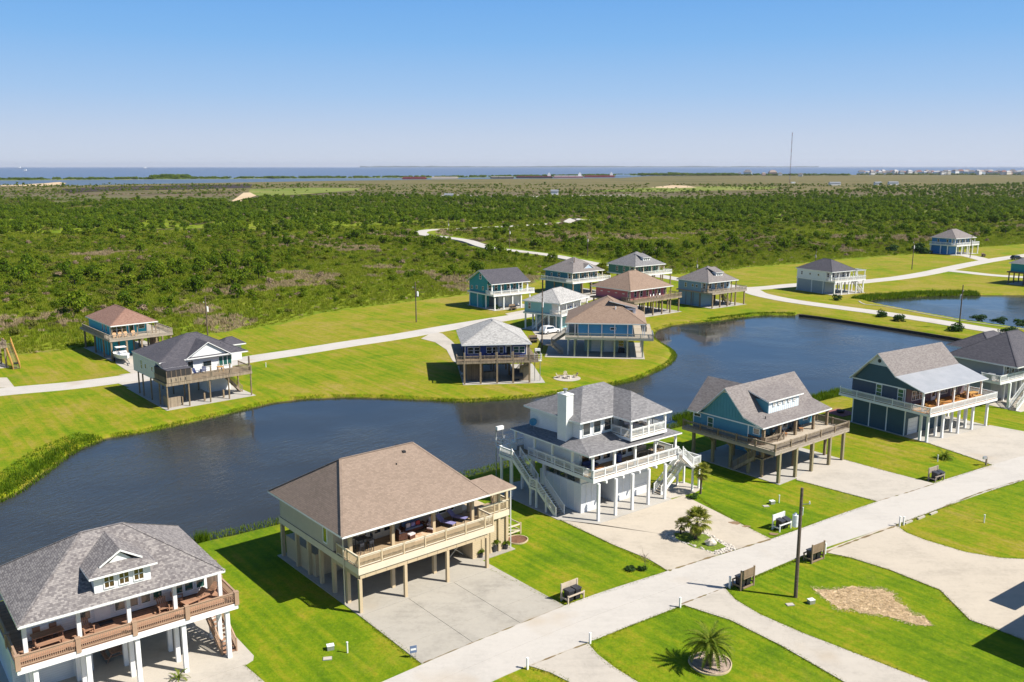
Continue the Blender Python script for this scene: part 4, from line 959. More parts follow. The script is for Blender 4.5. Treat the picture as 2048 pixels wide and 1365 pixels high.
r6 = h.hip(.25,-.7,15,10.6,6.25,10.2,(6.2,9.4,4.5),SH['dark']); h.hip(6.0,6,16,14,6.6,8.9,(9.6,12.5,10),SH['dark'])
h.stairs((-.4,-.9),(5.4,-.9),.06,4.2,1.1,M['white'],M['greydeck']); h.box("air_conditioner", M['metal'], -2.2, 1.5, 4.22, -1.4, 2.4, 5.1)
H6 = h
# ------------------------------------------------------------------ houses behind the lake
def lap(n, c): return paint(n+"_lap_siding", c, .55, .06, siding=.2)
def back_house(label, o, deg, L, D, sh, wall, deckc, rails, zr=None, ridge=None, ze=6.35, zd=3.85, inset=(.5, 2.6, .5, .5), deck=(-.3, -.9, .3, 0), xs=None, ys=None, enc=(), encm=None, win=(), edges='front', pile=None, pm=None, roof=True, slope=.55, porch=True, drop=3.55, rail_h=.9, slab=None, cols=None):
    """origin under the front-left eave; inset = wall set back from the eave at W,S,E,N; deck = reach past the eave at W,S,E,N"""
    h = House("beach_house", label, o, deg)
    pm = pm or M['piling']; cols = cols or pm
    x0, y0, x1, y1 = -deck[0], deck[1], L+deck[2], D+deck[3]
    if slab is not False:
        sx0, sy0, sx1, sy1 = slab or (x0, y0-.2, x1, D)
        flat("house_slab", [h.w(sx0,sy0), h.w(sx1,sy0), h.w(sx1,sy1), h.w(sx0,sy1)], M['slab'], .05, raw=True)
    wx0, wy0, wx1, wy1 = inset[0], inset[1], L-inset[2], D-inset[3]
    h.part("wall", wall, MB().box(wx0, wy0, zd-.25, wx1, wy1, ze-.17))
    for (a, b) in ((wx0, wy0), (wx1, wy0)): h.box("corner_board", M['trim'], a-.04, b-.04, zd, a+.08, b+.08, ze-.19)
    if roof:
        if ridge is None:
            if L >= D: ridge = ('x', D/2*1.0, L-D/2, D/2); rz_ = D/2
            else: ridge = ('y', L/2, D-L/2, L/2); rz_ = L/2
        else: rz_ = None
        h.rf = h.hip(0, 0, L, D, ze, zr or ze+rz_*slope, ridge[1:], sh, along=ridge[0])
    h.deck([(x0,y0),(x1,y0),(x1,y1),(x0,y1)], zd, .2, deckc, rails, .34)
    xs = xs or [x0+.3+(x1-x0-.6)*k/4 for k in range(5)]; ys = ys or [y0+.25, 3.2, D*.55, D-.6]
    h.posts(grid(xs, ys), .05, zd-.3, .28, pm)
    if porch: h.posts([(x, .55) for x in xs if .2 < x < L-.1]+[(.35,.55),(L-.35,.55)], zd, ze-.2, .18, cols, "porch_post")
    E_ = dict(front=[(x0+.05,2.5),(x0+.05,y0+.05),(x1-.05,y0+.05),(x1-.05,2.5)], wrap=[(x0+.05,D-.3),(x0+.05,y0+.05),(x1-.05,y0+.05),(x1-.05,D*.5)])[edges]
    h.rail(E_, zd, rail_h, rails, sp=2.4, bal=.22, bw=.055)
    for e in enc: h.part("lower_wall", encm or wall, MB().box(e[0], e[1], .06, e[2], e[3], zd-.27))
    for (sd, u, z, w, hh, *pn) in win:
        c = {'S': wy0, 'W': wx0, 'E': wx1, 'N': wy1}[sd]
        if hh > 1.9: h.door(sd, c, u, zd+.01, w, 2.0, M['trim'], M['glass'], (.65,.3,1.5))
        else: h.window(sd, c, u, z, w, hh, (1,2) if hh > .7 else (1,1), pane=pn[0] if pn else M['glass'])
    h.wall = (wx0, wy0, wx1, wy1); h.zd = zd; return h
def front_windows(L, n=6, z=4.5, skip=()): return [('S', L*(k+.6)/(n+.2), z, .8, 1.3) for k in range(n) if k not in skip]

# 7: turquoise house on the far left
turq = lap("turquoise", (.01,.40,.52))
h = back_house("turquoise raised house with a red-brown hip roof behind a parked motor boat", (-73.67,162.52), 41, 8.7, 15.2, SH['brown'], turq, M['greydeck'], M['wood_grey'], ze=6.2, zd=3.9, slope=.55,
   inset=(.45,1.9,1.6,.6), deck=(.8,-1.6,2.0,1.2), enc=((.6,3.2,5.2,12.5),), win=[('S',1.2,4.5,.7,1.2),('S',2.1,4.5,.7,1.2),('S',3.0,4.5,.7,1.2),('S',4.3,0,.9,2.0),('S',6.2,4.9,1.0,.8),('W',4,4.6,.7,1.3),('W',6,4.6,.6,1.3)], edges='wrap', pm=M['piling'])
for k in range(6): h.box("batten", M['wood_dk'], .53, 3.6+k*1.6, .06, .598, 3.75+k*1.6, 3.6)
h.part("store_wall", M['wood_dk'], MB().box(7.5,-.8,1.0,8.3,2,3.6)); h.vents(h.rf, [(5.0,8.0,7.9)]); H7 = h
# 8: white house, dark roof, screened porch
h = House("beach_house", "white raised house with a dark roof, broad white gable and brown screened porch", (-50.29,127.42), 41)
flat("house_slab", [h.w(-.4,-.45), h.w(13.4,-.5), h.w(13.4,14), h.w(-.2,17.5)], M['slab'], .05, raw=True)
X8 = [0,3.2,6.4,9.35,12.95]
h.posts([(x,0) for x in X8]+[(.2,y) for y in (3.6,7.1,10.6,12.5)]+grid((4,8,12.6),(3.9,8.5,13)), .05, 3.5, .24, M['piling'], round_=True); h.posts([(2.6,1.3),(6.0,1.3),(9.0,1.3)], .05, 1.3, .22, M['piling'], "bollard")
h.deck([(-.1,-.15),(13.1,-.15),(13.1,5),(-.1,5)], 3.9, .2, M['dkdeck'], M['wood'], .4)
h.rail([(3.7,-.1),(13.05,-.1),(13.05,4.5)], 3.9, .85, M['wood'], sp=3.1, bal=.16); h.part("wall", lap("off_white", (.62,.64,.62)), MB().box(.3,4.9,3.4,12.2,14.8,6.2)); h.part("front_wall", M['white_lap'], MB().box(4.0,4.2,3.9,11.9,4.88,6.2))
mb = MB().box(.05,-.1,3.9,3.7,4.8,5.75); h.part("screen", M['screen'], mb)
for x in (.05,.75,1.45,2.15,2.85,3.65): h.box("screen_stud", M['wood_dk'], x-.05,-.14,4.75,x+.05,-.102,5.75)
h.box("screen_panel", M['wood'], .0,-.16,3.95,3.7,-.103,4.75); h.box("screen_panel", M['wood_dk'], .0,-.1,3.95,.048,4.8,4.75)
for k in range(4): h.box("cut_out", M['dark'], .6+k*.7,-.168,4.1,.72+k*.7,-.162,4.55)
h.posts([(x,.0) for x in (3.75,6.7,9.7)], 3.9, 5.6, .18, M['wood'], "porch_post"); h.posts([(12.9,.2)], 3.9, 6.2, .2, M['wood_dk'], "porch_post")
for u,w in ((5.3,.8),(7.9,1.3)): h.window('S', 4.2, u, 4.7, w, 1.1 if u < 6 else .8, (1,1))
for u in (10.1,10.8,11.5): h.window('S', 4.2, u, 4.5, .6, 1.4, (1,1), pane=M['glass_green'])
for u in (9.2,6.4): h.window('W', .3, u, 4.6, .6, .7, (1,1), pane=M['glass_green'])
h.window('W', .3, 11, 4.3, .6, 1.3, (1,2), pane=M['glass_green'])
r8 = h.hip(.3, 3.4, 14.3, 15.2, 6.4, 9.3, (7.0, 8.5, 9.3), SH['dark']); h.part("porch_roof", [SH['dark'], M['trim']], MB().slab([[(.2,1.6,5.85),(3.9,1.5,5.85),(4.1,3.6,6.52),(1.0,4.2,6.62)], [(.32,5.0,6.40),(.2,1.6,5.85),(1.0,4.2,6.62)]], .14).box(.15,-.15,5.76,3.8,4.8,5.84), r8)
g_ = MB(); g_.add([(4.9,3.62,6.55),(10.9,3.62,6.55),(7.9,3.62,8.42),(4.9,3.8,6.55),(10.9,3.8,6.55),(7.9,3.8,8.42)], [(0,1,2),(5,4,3),(0,3,4,1),(1,4,5,2),(2,5,3,0)]); h.part("front_gable", M['white'], g_)
h.part("gable_roof", [SH['dark'], M['trim']], MB().slab([[(4.4,3.3,6.45),(7.9,3.3,8.62),(7.9,8,8.62),(4.4,3.6,6.45)], [(11.4,3.3,6.45),(11.4,3.6,6.45),(7.9,8,8.62),(7.9,3.3,8.62)]], .12), r8); h.vents(r8, [(11,6,7.4)])
h.hip(12.4, 8.6, 16.4, 12.6, 6.6, 7.6, (14.0, 14.9, 10.6), SH['dark']); h.part("rear_wall", M['white'], MB().box(12.3,9.2,3.9,15.8,12,6.4))
h.part("crate_screen", M['wood'], MB().box(.4,.8,.06,2.2,1.0,1.5).box(.4,1.0,.06,.55,3.0,1.5)); h.part("lower_wall", M['white'], MB().box(8.5,6,.06,12.2,9,3.4)); h.stairs((12.8,3.6),(9.6,3.6),.06,3.8,1.2,M['wood'],M['wood']); H8 = h
# 9: timber house cut by the left edge
h = back_house("timber house with an orange stair cut off by the left edge", (-97.2,150.4), 41, 9.0, 10.0, SH['grey'], M['wood'], M['dkdeck'], M['wood'], ze=6.2, enc=((1,3,8.6,9),), encm=M['wood'], deck=(0,-1.0,.6,.3))
h.stairs((10.3,-3.6),(10.3,1.6),.06,3.85,1.1,M['orange'],M['wood']); H9 = h
# 10: royal blue house on tall brown pilings
royal = lap("royal_blue", (.025,.065,.28))
h = back_house("royal blue house with a mottled pale grey roof on brown pilings above a patio", (-8.25,144.1), 7, 11.6, 14.0, SH['pale'], royal, M['dkdeck'], M['wood'], ze=6.35, zd=3.8, slope=.5, inset=(.7,1.6,.7,1.2), deck=(.85,-1.35,.9,.2), xs=[.35,3.0,5.7,8.35,11.05], ys=[-1.25,4.3,9,13], cols=M['wood'],
   win=[('S',1.6,4.55,.85,1.0),('S',2.7,4.55,.85,1.0),('S',4.7,4.55,.85,1.0),('S',5.7,4.55,.85,1.0),('S',6.7,4.55,.6,1.0),('S',7.9,0,.9,2.0),('S',9.2,4.55,.8,1.0,M['glass_green']),('S',10.2,4.55,.8,1.0,M['glass_green'])], slab=(.1,-1.65,13.6,13))
h.posts([(x,-1.3) for x in (.35,3.0,5.7,8.35,11.05)], 3.8, 5.3, .22, M['wood'], "tall_post"); h.part("lower_wall", M['wood_dk'], MB().box(.9,1.0,.06,3.6,5.5,3.5)); h.part("bar_counter", M['wood'], MB().box(3.4,2.2,.06,5.8,2.7,1.15).box(3.3,2.1,1.15,5.9,2.8,1.22))
h.part("slat_screen", M['wood'], MB().box(9.6,.2,.06,11.2,.35,2.6)); h.stairs((9.0,2.2),(11.2,-.6),.06,3.6,1.0,M['wood'],M['wood_dk']); cargo_lift(h, 12.55, -.55, 3.6, 1.6); h.vents(h.rf, [(5.8,6.6,9.0)]); H10 = h
# 11: sky blue house on the point
skyb = lap("sky_blue", (.045,.27,.50)); mint = lap("pale_sea_green", (.36,.52,.50))
h = back_house("sky blue house with a broad tan-brown hip roof on the grassy point", (9.9,166.0), -6, 15.2, 14.6, SH['tanbrown'], skyb, M['greydeck'], M['metal'], ze=6.25, zd=3.75, zr=10.4, ridge=('y',6.4,8.4,7.9), inset=(2.4,.7,2.6,1), deck=(-.2,-1.6,1.2,.4), xs=[1.9,4.4,6.9,9.3,11.7,14.5], ys=[-.9,4.0,9], enc=((3.6,4.1,11.9,13),), encm=mint, win=[('S',9.0,4.95,1.0,.4)], pm=M['metal'], cols=M['white'], slab=(-3.6,-2.0,14.9,13.8), rail_h=.85)
h.posts([(.6,.5),(.6,4)], .05, 6.0, .2, M['white'], "tall_post"); h.box("side_walk", M['conc'], 12.3,-1.9,.05,14.8,13.6,.09)
for u in (6.0,8.4): h.garage('S', 4.1, u, 1.9, 2.2)
h.window('S', 4.1, 10.6, .9, .9, 1.7, (1,2)); h.box("stove", M['black'], 10.1,3.2,.06,11.3,3.8,.9); h.stairs((-2.6,2.5),(.0,2.5),1.9,3.75,1.1,M['wood_grey'],M['wood_grey']); h.stairs((-.4,1.2),(-2.6,1.2),.06,1.9,1.1,M['wood_grey'],M['wood_grey']); h.part("landing", M['wood_grey'], MB().box(-3.6,.6,1.75,-2.5,3.1,1.9))
dm = h.part("dormer", M['white'], MB().box(11.2,4.2,7.0,13.2,7.4,8.5)); h.part("dormer_roof", [SH['tanbrown'], M['trim']], MB().slab([[(8.2,4.0,9.9),(8.2,7.6,9.9),(13.6,7.6,8.6),(13.6,4.0,8.6)]], .12), dm); h.window('S', 4.2, 12.3, 7.5, .7, .7, (1,1), parent=dm)
MB().cyl((0,0,-.1),(0,0,.8),.1,n=8).build("flue", M['white'], h.rf, (9.4,3.4,8.2)); h.part("side_fence", M['wood_grey'], MB().box(15.4,6,3.75,15.5,13.5,4.7)); H11 = h
# 12: pale aqua house
aqua = lap("pale_aqua", (.27,.50,.53))
h = back_house("pale aqua house with a pale grey roof and white balcony, car parked beneath", (10.25,189.3), 57, 13.4, 9.6, SH['pale'], aqua, M['greydeck'], M['white'], ze=6.3, slope=.5, inset=(.35,2.2,.4,.4), deck=(.0,-.35,.2,-.3), pm=M['white'], cols=M['white'], win=front_windows(12.6,7)+[('W',7.9,4.6,.6,1.3)], xs=[.5,3.6,6.7,9.8,12.9], ys=[.0,3.1,6.2,9.0], enc=((4.2,2.4,12,8.8),), slab=(-.3,-.8,13.6,9.6))
h.part("porch_wall", M['white'], MB().box(.4,2.12,3.86,12.9,2.18,6.1)); h.stairs((1.6,7.6),(1.6,3.8),.06,3.6,1.1,M['white'],M['greydeck']); h.garage('W', 4.2, 5.2, 2.4, 2.3, M['metal']); H12 = h
# 13: teal gable house
tealw = lap("sea_teal", (.012,.27,.31))
h = back_house("teal gabled house with a slate roof and white double-rail balcony", (-4.95,219.9), 36, 11.8, 11.2, SH['dark'], tealw, M['greydeck'], M['white'], ze=6.45, roof=False, inset=(.5,2.6,.5,.4), deck=(.1,-.9,.7,-.4), pm=M['white'], cols=M['white'], win=front_windows(11.8,6)+[('W',4.6,4.6,.6,.8),('W',7.4,4.6,.6,.8),('W',5.8,7.2,.7,1.2),('W',9.6,4.4,.7,.8)], xs=[.5,3.2,5.9,8.6,11.3], ys=[-.5,3.4,7,10.6], enc=((4.5,3.6,11.2,10.8),), encm=M['white_lap'])
ry = 5.7; h.rf = h.part("roof", [SH['dark'], M['trim']], MB().slab([[(-.1,0,6.45),(11.9,0,6.45),(11.9,ry,9.5),(-.1,ry,9.5)], [(11.9,ry,9.5),(11.9,11.3,6.4),(-.1,11.3,6.4),(-.1,ry,9.5)]], .16))
h.part("gable_wall", tealw, gable_x([(2.6,6.28),(10.8,6.28),(10.8,6.5),(ry,9.25),(2.6,7.6)], .5, .62)); h.part("gable_wall", tealw, gable_x([(2.6,6.28),(10.8,6.28),(10.8,6.5),(ry,9.25),(2.6,7.6)], 11.2, 11.32))
h.window('W', .5, 5.7, 7.3, .8, 1.1); h.part("side_wall", tealw, MB().box(.5,5.0,.06,2.6,10.5,3.6)); H13 = h
# 14: blue-green house, hip with a blue gable
bgreen = lap("petrol_blue", (.015,.16,.22))
h = back_house("petrol blue house with a grey hip roof, small blue gable and white balcony", (16.6,244.9), 40, 12.4, 12.2, SH['greybrown'], bgreen, M['greydeck'], M['white'], ze=6.4, slope=.58, inset=(.5,2.4,.5,.5), deck=(.9,-1.0,1.5,.2), edges='wrap', pm=M['piling'], cols=M['cream'], win=front_windows(12.4,7)+[('W',6,4.8,.7,1.1),('W',9,4.8,.6,.8)], enc=((.6,3.0,6.0,11.8),), encm=bgreen)
g_ = MB(); g_.add([(5.2,1.2,6.9),(9.4,1.2,6.9),(7.3,1.2,8.2),(5.2,1.4,6.9),(9.4,1.4,6.9),(7.3,1.4,8.2)], [(0,1,2),(5,4,3),(0,3,4,1),(1,4,5,2),(2,5,3,0)])
h.part("front_gable", lap("lilac_blue", (.45,.55,.7)), g_); h.part("gable_roof", [SH['greybrown'], M['trim']], MB().slab([[(4.8,1.0,6.75),(7.3,1.0,8.35),(7.3,4.2,8.35),(4.8,1.4,6.75)], [(9.8,1.0,6.75),(9.8,1.4,6.75),(7.3,4.2,8.35),(7.3,1.0,8.35)]], .1), h.rf); H14 = h
# 15: green house
green = lap("bottle_green", (.05,.19,.15))
h = back_house("green house at the back with a grey roof and triple-window white dormer", (35.8,260.8), 37, 12.9, 12.2, SH['grey'], green, M['greydeck'], M['white'], ze=6.4, slope=.58, inset=(.4,2.6,.5,.5), deck=(-.3,-1.0,1.5,.0), pm=M['piling'], cols=M['cream'], win=front_windows(12.9,6)+[('W',5,4.5,.7,1.3),('W',8,4.5,.7,1.3)])
dm = h.part("dormer", M['white'], MB().box(5.2,2.0,6.9,8.0,5.0,8.5)); h.part("dormer_roof", [SH['grey'], M['trim']], MB().slab([[(4.9,1.7,8.5),(8.3,1.7,8.5),(8.3,5.4,9.5),(4.9,5.4,9.5)]], .1), dm)
for u in (5.8,6.6,7.4): h.window('S', 2.0, u, 7.75, .45, .45, (1,1), parent=dm)
H15 = h
# 16: pink house
pink = lap("coral_pink", (.55,.13,.17))
h = back_house("coral pink house with a tan hip roof and long timber deck on pilings", (27.7,208.6), 40, 15.4, 13.2, SH['tanbrown'], pink, M['dkdeck'], M['wood'], ze=6.4, zr=10.1, ridge=('x',6.4,9.0,6.6), inset=(1.2,1.6,1.4,.7), deck=(.3,-1.5,1.4,.0), win=front_windows(15.4,7), xs=[.4,3.6,6.8,10,13,16.2], ys=[-1.1,2.4,6,12.4])
for k in range(4): h.box("window_box", M['trim'], 1.16, 3+k*2.4, 5.2, 1.198, 3.7+k*2.4, 5.35)
H16 = h
# 17: blue-grey house
bgrey = lap("blue_grey", (.20,.33,.44))
h = back_house("blue-grey house with a grey hip roof, tiny dormer and grey timber deck", (49.1,223.4), 36, 11.4, 11.0, SH['greybrown'], bgrey, M['greydeck'], M['wood_grey'], ze=6.4, slope=.62, inset=(.4,2.6,.4,.4), deck=(-.2,-1.2,1.8,.0), pm=M['piling'], win=front_windows(11.4,5)+[('W',4.2,4.9,.5,.6),('W',5.6,4.9,.5,.6),('W',8,4.6,.6,1.1)], enc=((.5,2.8,4.8,10.4),), xs=[.6,3.4,6.2,9.2,12.6])
for y in (2.85,5.4,7.9,10.35): h.box("batten", M['wood_dk'], .44, y-.06, .06, .498, y+.06, 3.55)
dm = h.part("dormer", M['white'], MB().box(4.8,1.9,7.0,7.2,4.4,8.5)); h.part("dormer_roof", [SH['greybrown'], M['trim']], MB().slab([[(4.5,1.6,8.5),(7.5,1.6,8.5),(7.5,4.8,9.6),(4.5,4.8,9.6)]], .1), dm)
for u in (5.4,6.0,6.6): h.window('S', 1.9, u, 7.7, .36, .4, (1,1), parent=dm)
h.stairs((8.6,.6),(5.0,.6),.06,3.6,1.0,M['wood'],M['wood']); H17 = h
# 18: white over grey house with a pergola
grey2 = lap("slate_grey", (.27,.32,.36))
h = back_house("white house over a grey ground floor with a white pergola, near the right pond", (88.1,246.6), 30, 10.6, 13.2, SH['dark'], M['white_lap'], M['greydeck'], M['white'], ze=6.4, slope=.55, inset=(.35,2.4,.4,.4), deck=(-.3,-.9,2.2,-.3), pm=M['white'], cols=M['white'], win=front_windows(10.6,5)+[('W',5,4.9,.5,.5),('W',8,4.9,.5,.5),('W',11,4.7,.5,.9)], enc=((.36,2.6,4.4,12.6),), encm=grey2, xs=[.5,3.4,6.3,9.3,12.2], rail_h=1.0)
pg = MB()
for x, y in ((9.4,-.7),(12.5,-.7),(9.4,2.2),(12.5,2.2)): pg.cbox(x,y,3.85,.16,.16,2.5)
for k in range(8): pg.box(9.1+k*.5,-1.0,6.38,9.17+k*.5,2.6,6.5)
pg.box(9.1,-.8,6.25,12.8,-.65,6.4).box(9.1,2.1,6.25,12.8,2.25,6.4); h.part("pergola", M['white'], pg)["kind"] = "stuff"
h.stairs((11.0,-1.2),(11.0,2.2),.06,3.6,1.0,M['white'],M['greydeck']); H18 = h
# 19: cobalt house far right
cob = lap("cobalt_blue", (.03,.20,.46))
h = back_house("cobalt blue house with white balconies standing alone at the scrub edge", (177.3,360.4), 33, 14.6, 11.2, SH['greybrown'], cob, M['greydeck'], M['white'], ze=6.6, slope=.6, inset=(.8,2.2,.6,.4), deck=(.5,-.8,.8,-.2), pm=M['white'], cols=M['white'], edges='wrap', win=front_windows(14.6,7)+[('W',4,4.7,.8,1.2),('W',8,4.7,.8,1.2)], enc=((.7,3,6,10.8),), rail_h=1.05); H19 = h
# 20: teal house on dark pilings cut by the right edge
h = back_house("teal house on dark pilings cut off by the right edge beyond the pond", (156.6,262.6), 36, 12.0, 11.0, SH['grey'], tealw, M['dkdeck'], M['wood_dk'], ze=6.4, pm=M['wood_dk'], win=front_windows(12,5), deck=(.6,-1.2,.6,0)); H20 = h
# 21: house just outside the frame; its shadow falls into the picture
h = back_house("grey-roofed house beyond the lower right corner whose shadow falls on the drive", (47.5,49.2), 36, 14.0, 13.0, SH['grey'], M['white_lap'], M['greydeck'], M['white'], ze=6.4, pm=M['white'], deck=(.0,-1.0,.5,0))
h.part("back_porch_roof", [SH['grey'], M['trim']], MB().slab([[(8,13.9,6.3),(14,13.9,6.3),(14,15.9,6.3),(8,15.9,6.3)]], .16)); h.posts([(8.2,15.6),(11,15.6),(13.8,15.6)], .05, 6.1, .2, M['white'], "tall_post"); H21 = h
# ------------------------------------------------------------------ furniture (prototypes first, then copies set in place)
def proto(name, cat, group, parts):
    t = thing(name, "", cat, (0, 0, -50), 0, group)
    for nm, mt, mb in parts: mb.build(nm, mt, t)
    return t
def adirondack(name, mt, group):
    seat = MB().add([(-.28,-.38,.36),(.28,-.38,.36),(.28,.12,.26),(-.28,.12,.26),(-.28,-.38,.33),(.28,-.38,.33),(.28,.12,.23),(-.28,.12,.23)], [(0,1,2,3),(7,6,5,4),(0,4,5,1),(3,2,6,7),(0,3,7,4),(1,5,6,2)]) or None
    a = MB()
    for x in (-.34,.34): a.box(x-.06,-.42,.52,x+.06,.22,.55); a.box(x-.03,-.40,0,x+.03,-.32,.52)
    p = [("seat", mt, _seat()), ("arms", mt, a)]
    b = MB()
    for k in range(5): x = -.24+k*.12; b.bar((x,.08,.25),(x*1.15,.42,1.0-.05*abs(k-2)),.10,.03,up=(0,1,.5))
    p.append(("backrest", mt, b)); r = MB()
    for x in (-.25,.25): r.bar((x,-.30,.2),(x,.5,.03),.05,.10)
    p.append(("rear_legs", mt, r))
    return proto(name, "chair", group, p)
def _seat():
    m_ = MB(); m_.add([(-.28,-.38,.36),(.28,-.38,.36),(.28,.12,.26),(-.28,.12,.26),(-.28,-.38,.33),(.28,-.38,.33),(.28,.12,.23),(-.28,.12,.23)], [(0,1,2,3),(7,6,5,4),(0,4,5,1),(3,2,6,7),(0,3,7,4),(1,5,6,2)]); return m_
def chair_mb(): 
    return [MB().box(-.23,-.23,.42,.23,.23,.46), MB().box(-.23,.2,.5,.23,.24,.95)]
def side_chair(name, mt, group):
    s_, b_ = chair_mb(); legs = [("leg", mt, MB().cbox(x, y, 0, .04, .04, .42 if y < 0 else .95)) for x in (-.2,.2) for y in (-.2,.22)]
    return proto(name, "chair", group, [("seat", mt, s_), ("backrest", mt, b_)]+legs)
def table(name, mt, L, W, H_, group=None, leg=.08):
    return proto(name, "table", group, [("tabletop", mt, MB().box(-L/2,-W/2,H_-.05,L/2,W/2,H_))]+[("leg", mt, MB().cbox(x, y, 0, leg, leg, H_-.05)) for x in (-L/2+.12, L/2-.12) for y in (-W/2+.1, W/2-.1)])
def bench(name, mt, L, group=None):
    return proto(name, "bench", group, [("seat", mt, MB().box(-L/2,-.18,.41,L/2,.18,.46))]+[("leg", mt, MB().cbox(x, 0, 0, .07, .3, .41)) for x in (-L/2+.15, L/2-.15)])
def chaise(name, fabric, frame, group):
    f_ = MB()
    for x in (-.3,.3): f_.bar((x,-.95,.28),(x,.3,.28),.05,.05)
    b_ = MB(); b_.add([(-.3,.3,.32),(.3,.3,.32),(.3,.85,.85),(-.3,.85,.85),(-.3,.34,.28),(.3,.34,.28),(.3,.89,.81),(-.3,.89,.81)], [(0,1,2,3),(7,6,5,4),(0,4,5,1),(3,2,6,7),(0,3,7,4),(1,5,6,2)])
    return proto(name, "lounger", group, [("frame", frame, f_), ("seat_cushion", fabric, MB().box(-.3,-.95,.31,.3,.3,.37)), ("back_cushion", fabric, b_)]+[("leg", frame, MB().cbox(x, y, 0, .05, .05, .27)) for x in (-.28,.28) for y in (-.9,.2)])
def armchair(name, frame, cush, group, w=.8):
    return proto(name, "armchair" if w < 1.2 else "sofa", group, [("frame", frame, MB().box(-w/2,-.4,.08,w/2,.4,.36)), ("arm", frame, MB().box(-w/2,-.4,.37,-w/2+.1,.38,.62)), ("arm", frame, MB().box(w/2-.1,-.4,.37,w/2,.38,.62)), ("backrest", frame, MB().box(-w/2+.11,.3,.37,w/2-.11,.4,.88)), ("seat_cushion", cush, MB().box(-w/2+.12,-.39,.365,w/2-.12,.28,.5)), ("back_cushion", cush, MB().box(-w/2+.12,.16,.51,w/2-.12,.29,.92))])
def on(hh, x, y, z, src, deg, label): return place(src, (*hh.w(x, y), z), hh.a+R(deg), label)

# house 1 deck
adk = adirondack("adirondack_chair", M['wood_red'], "red-brown chairs on the white house deck")
Z1 = 4.205
on(H1, -8.9, 1.75, Z1, adk, 15, "red-brown slatted chair left of the front door on the red-brown deck")
on(H1, -3.9, 1.7, Z1, adk, 0, "red-brown slatted chair in the middle of the long red-brown deck")
on(H1, -2.75, 2.2, Z1, adk, 70, "red-brown slatted chair turned sideways beside the second porch post")
dt = table("patio_table", M['wood_red'], 1.9, .85, .75); on(H1, -11.2, 2.0, Z1, dt, 4, "long red-brown dining table at the left end of the deck")
bn = bench("deck_bench", M['wood_red'], 1.7, "red-brown benches by the dining table"); on(H1, -11.2, 1.25, Z1, bn, 4, "red-brown bench on the rail side of the long dining table")
dc = side_chair("dining_chair", M['wood_red'], "red-brown dining chairs by the wall"); on(H1, -11.7, 2.55, Z1, dc, 4, "left red-brown dining chair against the white wall"); on(H1, -10.7, 2.55, Z1, dc, 4, "right red-brown dining chair against the white wall")
ch1 = chaise("deck_lounger", M['wood_red'], M['wood_red'], "wooden loungers at the stair end of the deck"); on(H1, -1.7, 1.6, Z1, ch1, -75, "wooden lounger lying next to the third porch post of the deck"); on(H1, -.7, 1.9, Z1, ch1, -75, "wooden lounger nearest the stair end of the red-brown deck")
tag(MB().box(-.45,-.25,0,.45,.25,.02).build("door_mat", M['black'], None, (*H1.w(-7.5,2.45), Z1+.002), H1.a), "black door mat in front of the white front door", "mat")
pt = proto("picnic_table", "table", None, [("tabletop", M['wood_red'], MB().box(-.9,-.38,.7,.9,.38,.75)), ("bench_seat", M['wood_red'], MB().box(-.9,-.8,.42,.9,-.52,.46)), ("bench_seat", M['wood_red'], MB().box(-.9,.52,.42,.9,.8,.46)), ("trestle", M['wood_red'], MB().box(-.7,-.75,.36,-.62,.75,.41).bar((-.66,-.6,0),(-.66,-.25,.7),.06,.08).bar((-.66,.6,0),(-.66,.25,.7),.06,.08)), ("trestle", M['wood_red'], MB().box(.62,-.75,.36,.7,.75,.41).bar((.66,-.6,0),(.66,-.25,.7),.06,.08).bar((.66,.6,0),(.66,.25,.7),.06,.08))])
on(H1, -6.6, 5.2, .07, pt, 90, "red-brown picnic table on the concrete beneath the white house")
# house 2 porch
Z2 = 3.905
bt = table("bar_table", M['charcoal'], 1.0, .8, 1.0, None, .06); on(H2, 1.9, 2.9, Z2, bt, 0, "tall dark bar table at the left end of the beige porch")
st = proto("bar_stool", "bar stool", "dark stools round the bar table", [("seat", M['charcoal'], MB().box(-.2,-.2,.7,.2,.2,.75)), ("backrest", M['charcoal'], MB().box(-.2,.17,.8,.2,.21,1.1))]+[("leg", M['charcoal'], MB().cbox(x, y, 0, .04, .04, .7)) for x in (-.17,.17) for y in (-.17,.17)])
on(H2, 1.4, 2.1, Z2, st, 180, "dark bar stool on the rail side of the bar table, left one"); on(H2, 2.3, 2.1, Z2, st, 180, "dark bar stool on the rail side of the bar table, right one"); on(H2, 2.75, 3.0, Z2, st, -90, "dark bar stool at the end of the bar table facing left")
sofa = armchair("wicker_sofa", M['wicker'], M['blue_fab'], None, 2.0); on(H2, 7.2, 3.4, Z2, sofa, 0, "brown wicker sofa with blue-grey cushions against the beige wall")
for k, (x, mt) in enumerate(((-.5, M['pale_fab']), (0, M['lav']), (.5, M['red']))):
    tag(MB().box(-.2,-.06,-.18,.2,.06,.18).build("throw_pillow", mt, None, (*H2.w(7.2+x, 3.22), Z2+.7), H2.a), ("pale", "lavender", "red")[k]+" throw pillow propped on the wicker sofa", "pillow", "pillows on the wicker sofa")
wa = armchair("wicker_armchair", M['wicker'], M['pale_fab'], "wicker armchairs on the beige porch"); on(H2, 5.55, 2.5, Z2, wa, 80, "wicker armchair at the left end of the patterned rug"); on(H2, 8.9, 2.9, Z2, wa, -50, "wicker armchair at the right end of the patterned rug")
